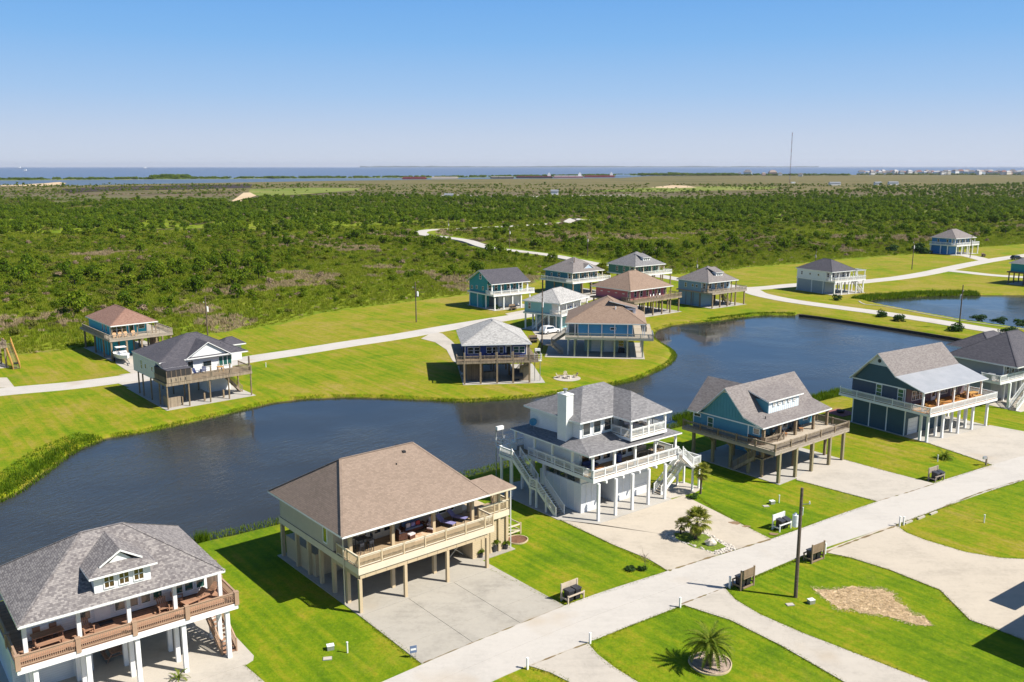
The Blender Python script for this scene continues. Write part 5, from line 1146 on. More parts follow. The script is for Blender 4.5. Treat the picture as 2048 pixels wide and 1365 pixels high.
ot = proto("wicker_ottoman", "ottoman", "wicker ottomans on the beige porch", [("frame", M['wicker'], MB().box(-.3,-.25,0,.3,.25,.33)), ("seat_cushion", M['pale_fab'], MB().box(-.31,-.26,.33,.31,.26,.45))]); on(H2, 6.3, 2.2, Z2, ot, 10, "wicker ottoman with pale cushion in front of the left armchair"); on(H2, 8.4, 2.2, Z2, ot, 30, "wicker ottoman with pale cushion in front of the right armchair")
rug = band_mat("orange_patterned_rug", [(.38, (.45,.24,.12)), (.5, (.6,.45,.32)), (.62, (.38,.2,.1))], 1.3, 1.3); tag(MB().box(-1.2,-.8,0,1.2,.8,.012).build("rug", rug, None, (*H2.w(7.3,2.0), Z2+.002), H2.a), "orange and cream patterned rug in front of the wicker sofa", "rug")
lg = chaise("sling_lounger", M['lav'], M['charcoal'], "lavender loungers on the beige porch"); on(H2, 10.2, 2.6, Z2, lg, 20, "lavender lounger next to the porch post of the beige house"); on(H2, 11.7, 2.9, Z2, lg, 25, "lavender lounger nearest the right corner of the beige porch")
sdt = table("side_table", M['wicker'], .45, .45, .5, None, .05); on(H2, 8.35, 3.5, Z2, sdt, 0, "small brown side table beside the wicker sofa")
# house 3
Z3 = 4.405
s3 = armchair("deck_sofa", M['charcoal'], M['navy'], None, 1.8); on(H3, 1.3, 2.7, Z3, s3, 0, "navy cushioned sofa at the left end of the white house's lower deck")
t3 = table("patio_table", M['teak'], 1.2, .7, .45); on(H3, 1.7, 1.7, Z3, t3, 0, "low orange wood table in front of the navy sofa")
bin3 = MB().cyl((0,0,0),(0,0,.8),.3,.34,14).cyl((0,0,.8),(0,0,.86),.36,n=14).build("barrel_bin", M['blue_plastic'], None, (*H3.w(5.5,2.7), Z3)); tag(bin3, "blue plastic barrel standing beside the deck door", "bin")
bn3 = proto("deck_bench", "bench", None, [("seat", M['wood_grey'], MB().box(-.9,-.25,.4,.9,.25,.46)), ("backrest", M['wood_grey'], MB().box(-.9,.22,.5,.9,.27,.95)), ("leg", M['wood_grey'], MB().box(-.85,-.22,0,-.75,.22,.4)), ("leg", M['wood_grey'], MB().box(.75,-.22,0,.85,.22,.4))]); on(H3, 9.0, 2.7, Z3, bn3, 0, "weathered wooden bench under the right deck windows of the two-storey house")
pt3 = table("patio_table", M['wood'], 1.7, .8, .74); on(H3, 10.7, 2.1, Z3, pt3, 0, "timber table at the right end of the lower deck"); bn4 = bench("deck_bench", M['wood'], 1.6); on(H3, 10.6, 1.3, Z3, bn4, 0, "timber bench on the rail side of the right deck table")
bs3 = armchair("deck_sofa", M['metal'], M['pale_fab'], None, 1.8); on(H3, 7.4, 2.9, 7.625, bs3, 0, "pale cushioned sofa on the upper balcony of the two-storey house"); tb3 = table("patio_table", M['white'], 1.2, .8, .5); on(H3, 7.4, 1.8, 7.625, tb3, 0, "white low table on the upper balcony")
# house 4: rocking chairs
rk = proto("rocking_chair", "rocking chair", "grey rocking chairs on the timber deck", [("seat", M['charcoal'], MB().box(-.28,-.26,.4,.28,.26,.45)), ("backrest", M['charcoal'], MB().bar((-.2,.24,.45),(-.2,.45,1.2),.14,.03,up=(0,1,.3)).bar((0,.24,.45),(0,.45,1.25),.14,.03,up=(0,1,.3)).bar((.2,.24,.45),(.2,.45,1.2),.14,.03,up=(0,1,.3))), ("rocker", M['charcoal'], MB().bar((-.26,-.5,.1),(-.26,.1,.03),.05,.05).bar((-.26,.1,.03),(-.26,.6,.12),.05,.05).bar((-.26,-.2,.05),(-.26,-.2,.65),.05,.05)), ("rocker", M['charcoal'], MB().bar((.26,-.5,.1),(.26,.1,.03),.05,.05).bar((.26,.1,.03),(.26,.6,.12),.05,.05).bar((.26,-.2,.05),(.26,-.2,.65),.05,.05))])
nth = ("first", "second", "third", "fourth", "fifth", "sixth")
for k, x in enumerate((3.7,4.55,5.4,7.3,8.1,8.9)): on(H4, x, 3.6-.1*(k % 2), 3.905, rk, rnd.uniform(-12,12), nth[k]+" grey rocking chair from the left in the row on the blue house deck")
for k, (x, y) in enumerate(((5.0,2.9),(8.3,2.9))): tag(table("deck_stool", M['teak'], .5, .5, .4, "small tables among the rocking chairs", .05), "", "table"); o = bpy.data.objects["deck_stool" if k == 0 else "deck_stool.001"]; o.location = (*H4.w(x, y), 3.905); o["label"] = "small brown table among the "+("left" if k == 0 else "right")+" rocking chairs of the blue house"; o["group"] = "small tables among the rocking chairs"
# house 5
adk5 = adirondack("adirondack_chair", M['orange'], "orange wooden chairs on the cedar deck")
for x, y, d, lb in ((.6,.4,70,"orange slatted chair at the left corner of the cedar deck"),(4.2,1.3,-20,"orange slatted chair left of the middle porch post on the cedar deck"),(5.0,1.6,20,"orange slatted chair right of the other one by the middle porch post"),(8.8,1.8,10,"orange slatted chair near the glazed door of the cedar deck")): on(H5, x, y, 4.005, adk5, d, lb)
t5 = table("patio_table", M['orange'], 1.8, .9, .74); on(H5, 11.9, 1.3, 4.005, t5, 0, "orange wooden table at the right end of the cedar deck"); b5 = bench("deck_bench", M['orange'], 1.6, "benches by the cedar deck table"); on(H5, 11.9, .5, 4.005, b5, 0, "orange bench on the rail side of the cedar deck table"); on(H5, 11.9, 2.1, 4.005, b5, 0, "orange bench on the wall side of the cedar deck table")
# house 7 and 8
adk7 = adirondack("adirondack_chair", plain("tan_orange_chair", (.62,.36,.17), .7), "tan-orange chairs on the turquoise house deck")
for k, x in enumerate((.7,1.7,2.7,4.1)): on(H7, x, .1, 3.905, adk7, 0, nth[k]+" tan-orange chair from the left on the turquoise house deck")
c8 = adirondack("adirondack_chair", M['navy'], "dark chairs on the white house with the gable"); on(H8, 5.6, 3.2, 3.905, c8, 30, "dark chair left of the middle on the gabled white house deck"); on(H8, 7.0, 3.4, 3.905, c8, -30, "dark chair by the wide window on the gabled white house deck")
t8 = table("patio_table", M['orange'], .9, .9, .75); on(H8, 9.4, 2.9, 3.905, t8, 0, "golden square table on the gabled white house deck")
for k, (hh, x0) in enumerate(((H13, 6.5), (H12, 6.0), (H16, 8.0), (H14, 6.0), (H10, 4.0))):
    mt = (M['white'], M['blue_fab'], M['white'], M['white'], M['navy'])[k]; nm = ("teal gabled", "pale aqua", "coral pink", "petrol blue", "royal blue")[k]
    pc = side_chair("porch_chair", mt, "chairs on the "+nm+" house porch")
    for j in range(4): on(hh, x0+j*1.1, hh.wall[1]-1.0, hh.zd+.005, pc, rnd.uniform(-25,25), nth[j]+" porch chair from the left on the "+nm+" house")

# ------------------------------------------------------------------ trash racks, bins and other street things
def bin_proto():
    b = MB(); b.add([(-.24,-.24,.06),(.24,-.24,.06),(.24,.24,.06),(-.24,.24,.06),(-.3,-.33,.98),(.3,-.33,.98),(.3,.33,.98),(-.3,.33,.98)], [(0,3,2,1),(4,5,6,7),(0,1,5,4),(1,2,6,5),(2,3,7,6),(3,0,4,7)])
    return proto("trash_bin", "bin", "wheeled trash bins in the roadside racks", [("body", M['black'], b), ("lid", M['charcoal'], MB().add([(-.32,-.38,1.0),(.32,-.38,1.0),(.32,.36,1.04),(-.32,.36,1.04),(-.28,-.3,1.08),(.28,-.3,1.08),(.28,.3,1.12),(-.28,.3,1.12)], [(0,3,2,1),(4,5,6,7),(0,1,5,4),(1,2,6,5),(2,3,7,6),(3,0,4,7)]) or MB())] if False else [("body", M['black'], b), ("lid", M['charcoal'], MB().box(-.32,-.38,.985,.32,.36,1.06)), ("wheel", M['tyre'], MB().cyl((-.28,.3,.1),(-.22,.3,.1),.1,n=10)), ("wheel", M['tyre'], MB().cyl((.22,.3,.1),(.28,.3,.1),.1,n=10))])
tb = bin_proto()
def rack(px, py, deg, label, mt, slats=True, bins=True, tilt=False):
    x, y = G(px, py); r = thing("trash_rack", label, "trash rack", (x, y, 0), R(deg), "roadside trash racks")
    for sx in (-.85,.85): MB().cbox(0,0,0,.12,.12,1.8 if slats else 1.5).build("post", mt, r, (sx, .42, 0)); MB().cbox(0,0,0,.1,.1,.75).build("post", mt, r, (sx, -.42, 0)); MB().bar((sx,.36,.35),(sx,-.37,.35),.04,.14).build("side_rail", mt, r)
    if slats:
        for k in range(9): MB().box(-.78+k*.175, .40, 1.02, -.63+k*.175, .44, 1.72).build("slat", mt, r)
        MB().box(-.78,.39,.90,.78,.45,.99).build("rail", mt, r)
    else: MB().box(-.79,.40,.85,.79,.45,1.5).build("back_board", mt, r)
    MB().box(-.9,-.50,.62,.9,-.475,.76).build("front_bar", mt, r); MB().box(-.79,.385,.05,.79,.45,.2).build("bottom_rail", mt, r)
    for k in range(2):
        lx = -.38+.76*k; a = R(deg)
        o = place(tb, (x+lx*math.cos(a), y+lx*math.sin(a), 0), a+R(180 if False else 0), ("left" if k == 0 else "right")+" black bin in the "+" ".join(label.split()[:11]))
        if tilt: o.rotation_euler.x = R(14 if k else 8); o.location.z = .06
M['rackwood'] = paint("pale_rack_timber", (.52,.43,.32), .8, .15); M['rackbrown'] = paint("brown_rack_timber", (.27,.19,.12), .85, .2)
rack(1145,1200,38,"pale trash rack between the beige house drive and the road", M['rackwood'], False)
rack(1563,1058,36,"white trash rack at the two-storey house drive with tipped bins", M['white'], False, tilt=True)
rack(1872,961,34,"grey trash rack between the blue and navy houses' drives", M['wood_grey'], False, tilt=True)
rack(1486,1173,217,"brown slatted trash rack left of the tall utility pole", M['rackbrown']); rack(1627,1120,215,"brown slatted trash rack right of the tall utility pole", M['rackbrown'])
rack(1026,621,36,"far trash rack beside the teal gabled house drive", M['rackbrown'], False); rack(1067,686,20,"trash rack beside the royal blue house drive", M['rackbrown'], False); rack(1967,514,30,"trash rack at the cobalt house drive", M['rackbrown'], False)
for o in [o for o in COL.objects if o.name.startswith("trash_rack") and not o.get("label")]: pass
def simple(name, px, py, label, cat, parts, deg=36, group=None, z=0.0):
    t = thing(name, label, cat, (*G(px, py), z), R(deg), group)
    for nm, mt, mb in parts: mb.build(nm, mt, t)
    return t
stub = lambda hgt=.85: [("post", M['white'], MB().cbox(0,0,0,.13,.13,hgt)), ("cap", M['white'], MB().cbox(0,0,hgt,.17,.17,.05))]
for px, py, lb in ((1055,1339,"white marker post at the lowest drive's left corner"),(1180,1288,"white marker post at the lowest drive's right corner"),(1360,1216,"white marker post left of the drive beside the date palm"),(1459,1178,"white marker post left of the first slatted trash rack"),(1650,1109,"white marker post right of the second slatted trash rack"),(1799,1054,"taller white marker post by the concrete stops"),(1807,1051,"shorter white marker post by the concrete stops")):
    simple("marker_post", px, py, lb, "post", stub(1.05 if "taller" in lb or "rack" in lb else .85), 36, "white marker posts along the road")
for px, py, lb in ((1817,1046,"concrete wheel stop nearest the marker posts"),(1842,1037,"middle concrete wheel stop on the verge"),(1867,1028,"concrete wheel stop farthest along the verge")):
    simple("wheel_stop", px, py, lb, "wheel stop", [("block", M['conc'], MB().add([(-.9,-.09,0),(.9,-.09,0),(.9,.09,0),(-.9,.09,0),(-.85,-.06,.15),(.85,-.06,.15),(.85,.06,.15),(-.85,.06,.15)], [(0,3,2,1),(4,5,6,7),(0,1,5,4),(1,2,6,5),(2,3,7,6),(3,0,4,7)]) or MB())] if False else [("block", M['conc'], MB().box(-.62,-.1,0,.62,.1,.16))], 36, "concrete wheel stops")
for px, py, lb in ((695,1306,"white standpipe on the lawn between white and beige houses"),(1558,1006,"white standpipe on the lawn by the blue house drive"),(1968,1046,"white standpipe on the right-hand lawn"),(1605,1031,"white tap pipe behind the tall utility pole"),(1875,924,"white standpipe beside the spiky bush"),(532,735,"white standpipe on the lawn behind the lake")):
    simple("standpipe", px, py, lb, "pipe", [("pipe", M['white'], MB().cyl((0,0,0),(0,0,.8),.06,n=8)), ("cap", M['white'], MB().cyl((0,0,.8),(0,0,.86),.08,n=8))], 0, "white standpipes on the lawns")
for px, py, lb in ((661,1299,"grey utility box on the lawn right of the white house"),(1544,1008,"grey utility box on the lawn by the blue house drive"),(1622,1207,"grey utility box by the foot of the tall pole")):
    simple("utility_box", px, py, lb, "utility box", [("body", M['metal'], MB().box(-.25,-.2,0,.25,.2,.32)), ("lid", M['white'], MB().box(-.27,-.22,.32,.27,.22,.36))], 20, "grey utility boxes")
for px, py, lb in ((655,1318,"white meter lid flush with the lawn right of the white house"),(1580,1210,"pale meter lid flush with the lawn by the tall pole"),(1532,1013,"pale meter lid flush with the lawn by the blue house")):
    simple("meter_lid", px, py, lb, "lid", [("lid", M['conc'], MB().box(-.3,-.2,0,.3,.2,.06)), ("frame", M['steel'], MB().box(-.33,-.23,0,.33,.23,.04))], 10, "meter lids in the grass")
simple("yard_sign", 827, 1316, "small blue and white yard sign at the beige house drive", "sign", [("stake", M['steel'], MB().cbox(-.18,0,0,.03,.03,.45).cbox(.18,0,0,.03,.03,.45)), ("panel", M['blue_fab'], MB().box(-.25,-.02,.4,.25,.02,.95)), ("print", M['white'], MB().box(-.2,-.028,.6,.2,-.021,.75))], 20)
simple("mailbox", 1972, 931, "grey mailbox on a wooden post at the navy house drive", "mailbox", [("post", M['wood'], MB().cbox(0,0,0,.16,.16,1.0)), ("box", M['metal'], MB().box(-.55,-.14,.85,-.09,.14,1.15)), ("door", M['white'], MB().box(-.58,-.13,.86,-.553,.13,1.14))], 25)
for px, py, w, lb in ((1470,1047,1.5,"brown puddle stain"),(1493,1054,.9,"brown puddle stain"),(1547,1069,1.0,"brown puddle stain")):
    x, y = G(px, py); pl = [(x+w*.42*math.cos(a)*(.7+.6*rnd.random()), y+w*.3*math.sin(a)*(.7+.5*rnd.random())) for a in [i*math.pi/7 for i in range(14)]]
    sheet("stain", pl, .0535, plain("brown_stain%d" % px, (.24,.155,.085), .6))
# utility poles
def pole(px, py, hgt, label, extras=True, r=.14, rz=None):
    x, y = G(px, py); p = thing("utility_pole", label, "utility pole", (x, y, 0), R(rnd.uniform(0, 90)) if rz is None else rz, "wooden utility poles")
    lean = (rnd.uniform(-.06,.06), rnd.uniform(-.06,.06)); MB().cyl((0,0,-.2),(lean[0],lean[1],hgt),r,r*.72,10).build("shaft", M['pole'], p)
    if extras:
        MB().cyl((.4,0,hgt-3.3),(.4,0,hgt-2.3),.24,n=12).cyl((.4,0,hgt-2.3),(.4,0,hgt-2.15),.1,n=8).build("transformer", M['gel'], p); MB().bar((0,0,hgt-2.5),(.3,0,hgt-2.5),.06,.06).build("bracket", M['steel'], p)
        MB().bar((0,0,hgt-1.4),(-.7,.1,hgt-1.25),.05,.05).build("insulator_arm", M['metal'], p); MB().cyl((-.6,.08,hgt-1.3),(-.6,.08,hgt-1.05),.05,n=6).build("insulator", M['white'], p)
    return p
M['pole'] = plain("weathered_pole_wood", (.13,.095,.07), .9, 0, .3)
pole(1591,1195,9.5,"tall brown utility pole on the near lawn between two slatted trash racks", r=.17, rz=R(170))
for px, py, hh, lb in ((832.6,645,9.3,"utility pole on the lawn left of the teal gabled house"),(415.6,671,8.3,"utility pole with a white transformer behind the dark-roofed white house"),(1918,657,9.6,"utility pole standing in a shrub between the two ponds"),(1823.6,539.5,10.5,"utility pole on the lawn right of the house with the pergola"),(1084,698.6,11.5,"utility pole between the royal blue and sky blue houses"),(1631,528,5.5,"utility pole behind the roof of the house with the pergola"),(1393.7,546,5,"utility pole behind the blue-grey house"),(1147.8,587,10,"utility pole in front of the petrol blue house"),(1940,516,9.0,"utility pole in front of the cobalt house"),(897,466,7,"utility pole at the sharp bend of the winding road"),(1018.7,497,9.5,"utility pole in the scrub along the winding road"),(1175,513,9,"utility pole in the scrub behind the petrol blue house")):
    pole(px, py, hh, lb, r=.15)
# seawalls of the ponds
def wall_line(name, pts, label, z0, z1, t, mat):
    w = thing(name, label, "wall", (*G(*pts[0]), 0)); W = smooth_line(GL(pts), 2); o = W[0]
    for a, b in zip(W[:-1], W[1:]): MB().bar((a[0]-o[0],a[1]-o[1],(z0+z1)/2),(b[0]-o[0],b[1]-o[1],(z0+z1)/2),t,z1-z0-.1).bar((a[0]-o[0],a[1]-o[1],z1-.05),(b[0]-o[0],b[1]-o[1],z1-.05),t+.12,.1).build("wall_panel", mat, w)
    w.location = (o[0], o[1], 0)
wall_line("seawall", [(1598,629.5),(1640,634),(1700,643),(1800,658.5),(1900,674.5),(1975,688),(2100,708)], "dark bulkhead wall with a pale cap along the far side of the lake", -1.3, .06, .25, plain("dark_bulkhead_timber", (.055,.045,.035), .9))
wall_line("seawall", [(1718,603),(1730,609.5),(1765,612.5),(1837,626),(1921,641.5),(2029,657),(2080,664)], "pale concrete edge along the near side of the right-hand pond", -1.3, .09, .3, M['conc'])
# garden things
def ring_rocks(px, py, r, label, mat):
    x, y = G(px, py); t = thing("planting_bed", label, "planting bed", (x, y, 0)); pl = [(r*math.cos(a)*(1+.05*math.sin(3*a)), r*math.sin(a)) for a in [i*math.pi/14 for i in range(28)]]
    MB().prism(pl, -.1, .05).build("mulch", mat, t)
    ed = MB()
    for a, b in zip(pl, pl[1:]+pl[:1]): ed.bar((*a,.07),(*b,.07),.08,.12)
    ed.build("edging", M['tan'], t); return t
ring_rocks(1421,1329,1.5,"round gravel bed with timber edging under the date palm", plain("pinkish_gravel", (.36,.27,.21), .95, 0, .3)); ring_rocks(1034.7,1081,1.0,"oval mulch bed on the lawn right of the beige house", M['soil'])
ISL_O = GL([(1329,1070),(1346,1062),(1408,1064),(1477,1099),(1436,1111),(1331,1076)]); ISL_I = GL([(1347,1068),(1372,1065),(1410,1070),(1453,1095),(1425,1105),(1385,1096),(1353,1079)])
gv = plain("white_gravel", (.55,.50,.43), .95, 0, .3); sheet("gravel_border", ISL_O, .045, gv); sheet("grass_island", ISL_I, .06, plain("island_grass", (.13,.185,.006), .95, 0, .4))
st_ = MB(); rr = random.Random(5)
for i in range(260):
    k = rr.randrange(len(ISL_O)); a = Vector(ISL_O[k]); b = Vector(ISL_O[(k+1) % len(ISL_O)]); c = Vector((sum(p[0] for p in ISL_O)/len(ISL_O), sum(p[1] for p in ISL_O)/len(ISL_O)))
    p = a.lerp(b, rr.random()); p = p.lerp(c, rr.uniform(.01,.2)); s_ = rr.uniform(.05,.16)
    st_.ball((p.x,p.y,.06),s_,s_*rr.uniform(.7,1.2),s_*.7,5,4)
st_ = st_.build("gravel_stones", gv); st_["kind"] = "stuff"; tag(st_, "white stones heaped round the palm island in the drive", "stones")
def rock(px, py, s, label):
    mb = MB(); mb.ball((0,0,.25*s),.55*s,.4*s,.42*s,9,7); rr = random.Random(int(px)); mb.v = [(x*(1+rr.uniform(-.2,.2)), y*(1+rr.uniform(-.2,.2)), z*(1+rr.uniform(-.15,.15))) for x, y, z in mb.v]
    tag(mb.build("boulder", M['rock'], None, (*G(px,py),0), rr.random()*3), label, "boulder")
rock(1421,1091,1.0,"pale boulder lying on the palm island in the drive")
def fire_pit(px, py, r, label, mat):
    t = thing("fire_pit", label, "fire pit", (*G(px,py),0)); MB().cyl((0,0,-.1),(0,0,.05),r,n=24).build("gravel_pad", mat, t)
    for i in range(10): a = i*math.pi/5; MB().cbox(0,0,.05,.3,.2,.3).build("stone", M['rock'], t, (.6*math.cos(a),.6*math.sin(a),0), a+math.pi/2)
    MB().cyl((0,0,.05),(0,0,.1),.45,n=12).build("ash", M['dark'], t); return t
fire_pit(1134,757,2.3,"pale round fire pit pad with a stone ring on the lake lawn", M['conc'])
adf = adirondack("adirondack_chair", M['rackwood'], "chairs round the lake fire pit"); adf.scale = (.85,.85,.85); x, y = G(1134,757)
for k, (dx, dy, d, lb) in enumerate(((-.2,1.4,0,"pale slatted chair behind the lake fire pit"),(1.5,.5,-70,"pale slatted chair right of the lake fire pit"),(-1.5,.2,80,"pale slatted chair left of the lake fire pit"))): place(adf, (x+dx, y+dy, .05), R(d), lb)
pf = thing("brick_patio", "red brick patio with a dark fire bowl behind the navy house", "patio", (*G(1681,826),0), R(33)); MB().box(-1.6,-1.6,-.1,1.6,1.6,.05).build("paving", plain("red_brick_paving", (.28,.10,.09), .9, 0, .2), pf); MB().cyl((0,0,.05),(0,0,.4),.45,.6,12).build("fire_bowl", M['dark'], pf)
bp = thing("bare_patch", "", "soil", (0,0,0)); COL.objects.unlink(bp); bpy.data.objects.remove(bp)
STRAW = [(710,690),(850,700),(960,675),(1060,690),(1150,690),(1220,720),(1240,770),(1300,810),(1340,860),(1420,860),(1460,920),(1400,925),(1320,905),(1240,875),(1130,850),(1050,845),(960,820),(880,820),(820,765),(760,715)]
STRAW = [(1400+a/3.16, 960+b/3.16) for a, b in STRAW]
# boat on its trailer
def boat(px, py, deg, label):
    x, y = G(px, py); t = thing("motor_boat", label, "boat", (x, y, 0), R(deg)); hull = MB(); S = []
    for i in range(9):
        u = i/8; xx = -3.2+6.4*u; w = 1.15*(1-max(0,(u-.45)/.55)**2.2)+.02; kz = .55+.5*max(0,(u-.6)/.4)**2; sh = 1.45+.28*u*u
        S.append([(xx,-w,sh),(xx,-w*.88,kz+.3),(xx,0,kz),(xx,w*.88,kz+.3),(xx,w,sh)])
    for i in range(8):
        for j in range(4): hull.add([S[i][j],S[i+1][j],S[i+1][j+1],S[i][j+1]], [(3,2,1,0)])
    hull.add(S[0], [(0,1,2,3,4)]); hull.build("hull", M['gel'], t)
    dk = MB()
    for i in range(4, 8): dk.add([S[i][0],S[i+1][0],S[i+1][4],S[i][4]], [(0,1,2,3)])
    dk.add([(-3.2,-1.0,1.1),(0,-1.0,1.1),(0,1.0,1.1),(-3.2,1.0,1.1)], [(0,1,2,3)]); dk.build("deck", M['gel'], t)
    MB().add([(-.1,-.85,1.5),(.9,-.7,1.5),(.9,.7,1.5),(-.1,.85,1.5),(-.1,-.75,2.0),(.3,-.6,2.0),(.3,.6,2.0),(-.1,.75,2.0)], [(4,5,6,7),(0,1,5,4),(1,2,6,5),(2,3,7,6)]) ; 
    cb = MB(); cb.add([(-.1,-.85,1.45),(1.5,-.6,1.5),(1.5,.6,1.5),(-.1,.85,1.45),(-.1,-.75,2.05),(.5,-.55,2.05),(.5,.55,2.05),(-.1,.75,2.05)], [(4,5,6,7),(0,1,5,4),(1,2,6,5),(2,3,7,6),(3,0,4,7)]); cb.build("cabin", M['gel'], t); MB().box(.52,-.5,1.62,1.1,.5,1.68).build("windscreen", M['glass'], t, (0,0,.2))
    bm_ = MB()
    for yy in (-.9,.9): bm_.bar((-1.6,yy,1.4),(-1.3,yy*.9,2.6),.05,.05).bar((-.5,yy,1.4),(-.6,yy*.9,2.6),.05,.05)
    bm_.build("top_frame", M['steel'], t); MB().box(-1.7,-.9,2.6,-.2,.9,2.66).build("bimini_top", M['white'], t); MB().box(-3.6,-.3,.7,-3.2,.3,1.6).build("outboard_motor", M['charcoal'], t)
    tr = MB().bar((-3,-.5,.42),(2.2,-.4,.42),.1,.12).bar((-3,.5,.42),(2.2,.4,.42),.1,.12).bar((2.2,-.4,.42),(4.6,0,.42),.1,.12).bar((2.2,.4,.42),(4.6,0,.42),.1,.12).bar((-1.5,-1.1,.35),(-1.5,1.1,.35),.1,.1); tr.build("trailer", M['steel'], t)
    for yy in (-1.1,1.1): MB().cyl((-1.5,yy-.1,.33),(-1.5,yy+.1,.33),.33,n=14).build("trailer_wheel", M['tyre'], t)
    return t
p0 = G(238,718); p1 = G(262,733); boat(246,724,math.degrees(math.atan2(p1[1]-p0[1],p1[0]-p0[0])),"white cabin boat on a trailer in front of the turquoise house")
def car(loc, deg, label, mt, suv=True, cat="car"):
    t = thing("parked_car", label, cat, loc, R(deg)); L = 4.7; prof = [(-2.3,.35),(2.3,.35),(2.35,.75),(1.25,.98),(.75,1.05),(.25,1.6),(-1.7,1.68) if suv else (-1.0,1.45),(-2.2,1.05),(-2.35,.8)]
    b = MB(); n = len(prof); b.add([(x,-.9+(.12 if z > 1.2 else 0),z) for x,z in prof]+[(x,.9-(.12 if z > 1.2 else 0),z) for x,z in prof], [tuple(range(n)), tuple(range(2*n-1,n-1,-1))]+[(i,n+i,n+(i+1) % n,(i+1) % n) for i in range(n)]); b.build("body", mt, t)
    for s_ in (-1,1): MB().add([(-1.85,s_*.905,1.1),(.55,s_*.905,1.08),(.2,s_*.80,1.52),(-1.6,s_*.79,1.58)], [(0,1,2,3) if s_ < 0 else (3,2,1,0)]).__class__; w_ = MB(); w_.add([(-1.85,s_*.912,1.1),(.55,s_*.912,1.08),(.2,s_*.808,1.52),(-1.6,s_*.80,1.58)], [(0,1,2,3) if s_ < 0 else (3,2,1,0)]); w_.build("side_window", M['glass'], t)
    w_ = MB(); w_.add([(.78,-.78,1.1),(.78,.78,1.1),(.31,.7,1.56),(.31,-.7,1.56)], [(0,1,2,3)]); w_.build("windscreen", M['glass'], t)
    for x in (-1.45,1.45):
        for s_ in (-1,1): w = MB().cyl((0,-.11,0),(0,.11,0),.34,n=16).build("wheel", M['tyre'], t, (x, s_*.82, .34)); MB().cyl((0,-.12,0),(0,.12,0),.2,n=10).build("rim", M['metal'], w)
    return t
car((*G(1100,667),.05), 40, "white car parked beneath the pale aqua house", M['gel']); car((*G(1033,757),.05), 95, "dark pickup parked beneath the royal blue house", M['charcoal']); car((*G(2034,520),.05), 10, "black car on the drive at the right edge near the cobalt house", M['black'])
# ------------------------------------------------------------------ plants
F = dict(
    scrub=foliage("scrub_leaves", (.060,.115,.004), (.140,.210,.007), (.25,.285,.018), .48),
    tree=foliage("tree_leaves", (.048,.098,.004), (.125,.205,.006), (.26,.31,.016), .48),
    olive=foliage("olive_scrub_leaves", (.085,.100,.016), (.155,.165,.028), (.24,.22,.06), .35),
    dry=foliage("dry_scrub_twigs", (.15,.10,.055), (.26,.19,.12), (.38,.29,.19), .15),
    lime=foliage("lime_scrub_leaves", (.10,.135,.006), (.165,.20,.010), (.23,.24,.025), .4),
    oleander=foliage("oleander_leaves", (.015,.045,.010), (.035,.085,.016), (.09,.15,.035), .3),
    grass=foliage("meadow_grass", (.145,.205,.008), (.23,.285,.014), (.33,.32,.045), .45),
    drygrass=foliage("dry_meadow_grass", (.24,.185,.085), (.38,.29,.165), (.48,.38,.24), .3),
    reed=foliage("reed_blades", (.06,.115,.004), (.13,.215,.006), (.24,.28,.018), .5),
    palm=foliage("palm_fronds", (.06,.11,.006), (.13,.19,.012), (.26,.28,.035), .4),
    fan=foliage("fan_palm_leaves", (.09,.13,.010), (.19,.215,.02), (.34,.32,.06), .4),
    dead=foliage("dead_palm_leaves", (.16,.11,.05), (.25,.18,.09), (.34,.26,.14), .2),
    bark=plain("grey_brown_bark", (.12,.09,.065), .95, 0, .3),
)
def leaf_mesh(name, seed, lobes, nl, leaf, mat, flat_=1.0, zlo=.25):
    """crown of leaf-sized quads on uneven lobes; unit size, base at z = 0, about 2 wide and 1.6 high"""
    r = np.random.RandomState(seed); V = []; Fc = []
    L = []
    for k in range(lobes):
        a = r.rand()*6.283; d = .62*math.sqrt(r.rand()); rad = r.uniform(.28,.5)
        L.append((d*math.cos(a), d*math.sin(a), r.uniform(zlo,1.05)*flat_, rad, rad*r.uniform(.7,1.0)))
    n = 0
    for i in range(nl):
        cx, cy, cz, rad, rz = L[r.randint(lobes)]
        u = r.normal(size=3); u /= np.linalg.norm(u)
        if u[2] < -.35: u[2] *= -.6
        k = r.uniform(.72, 1.08); p = np.array([cx+u[0]*rad*k, cy+u[1]*rad*k, max(.02, cz+u[2]*rz*k)])
        nn = u*.9+r.normal(size=3)*.55; nn /= np.linalg.norm(nn)
        t = np.cross(nn, r.normal(size=3)); t /= np.linalg.norm(t); b = np.cross(nn, t); s = leaf*r.uniform(.55,1.25)
        V += [p-t*s-b*s*.2, p-b*s*.75+t*s*.1, p+t*s+b*s*.15, p+b*s*.75-t*s*.1]; Fc.append((n,n+1,n+2,n+3)); n += 4
    me = bpy.data.meshes.new(name); me.from_pydata([tuple(v) for v in V], [], Fc); me.materials.append(mat); me.update(); return me
def trunk_mesh(name, seed):
    r = random.Random(seed); mb = MB(); mb.cyl((0,0,-.05),(r.uniform(-.1,.1),r.uniform(-.1,.1),.75),.075,.05,6)
    for k in range(4):
        a = r.random()*6.28; mb.cyl((0,0,.35+.1*k),(.5*math.cos(a),.5*math.sin(a),.9+.1*k),.04,.015,5)
    return mb.mesh(name, F['bark'])
KIND = {}
for i in range(3): KIND['tree', i] = leaf_mesh("crown", 20+i, 10+i, 640, .105, F['tree'])
for i in range(3): KIND['bush', i] = leaf_mesh("foliage", 40+i, 8+i, 470, .105, F['scrub'], .62)
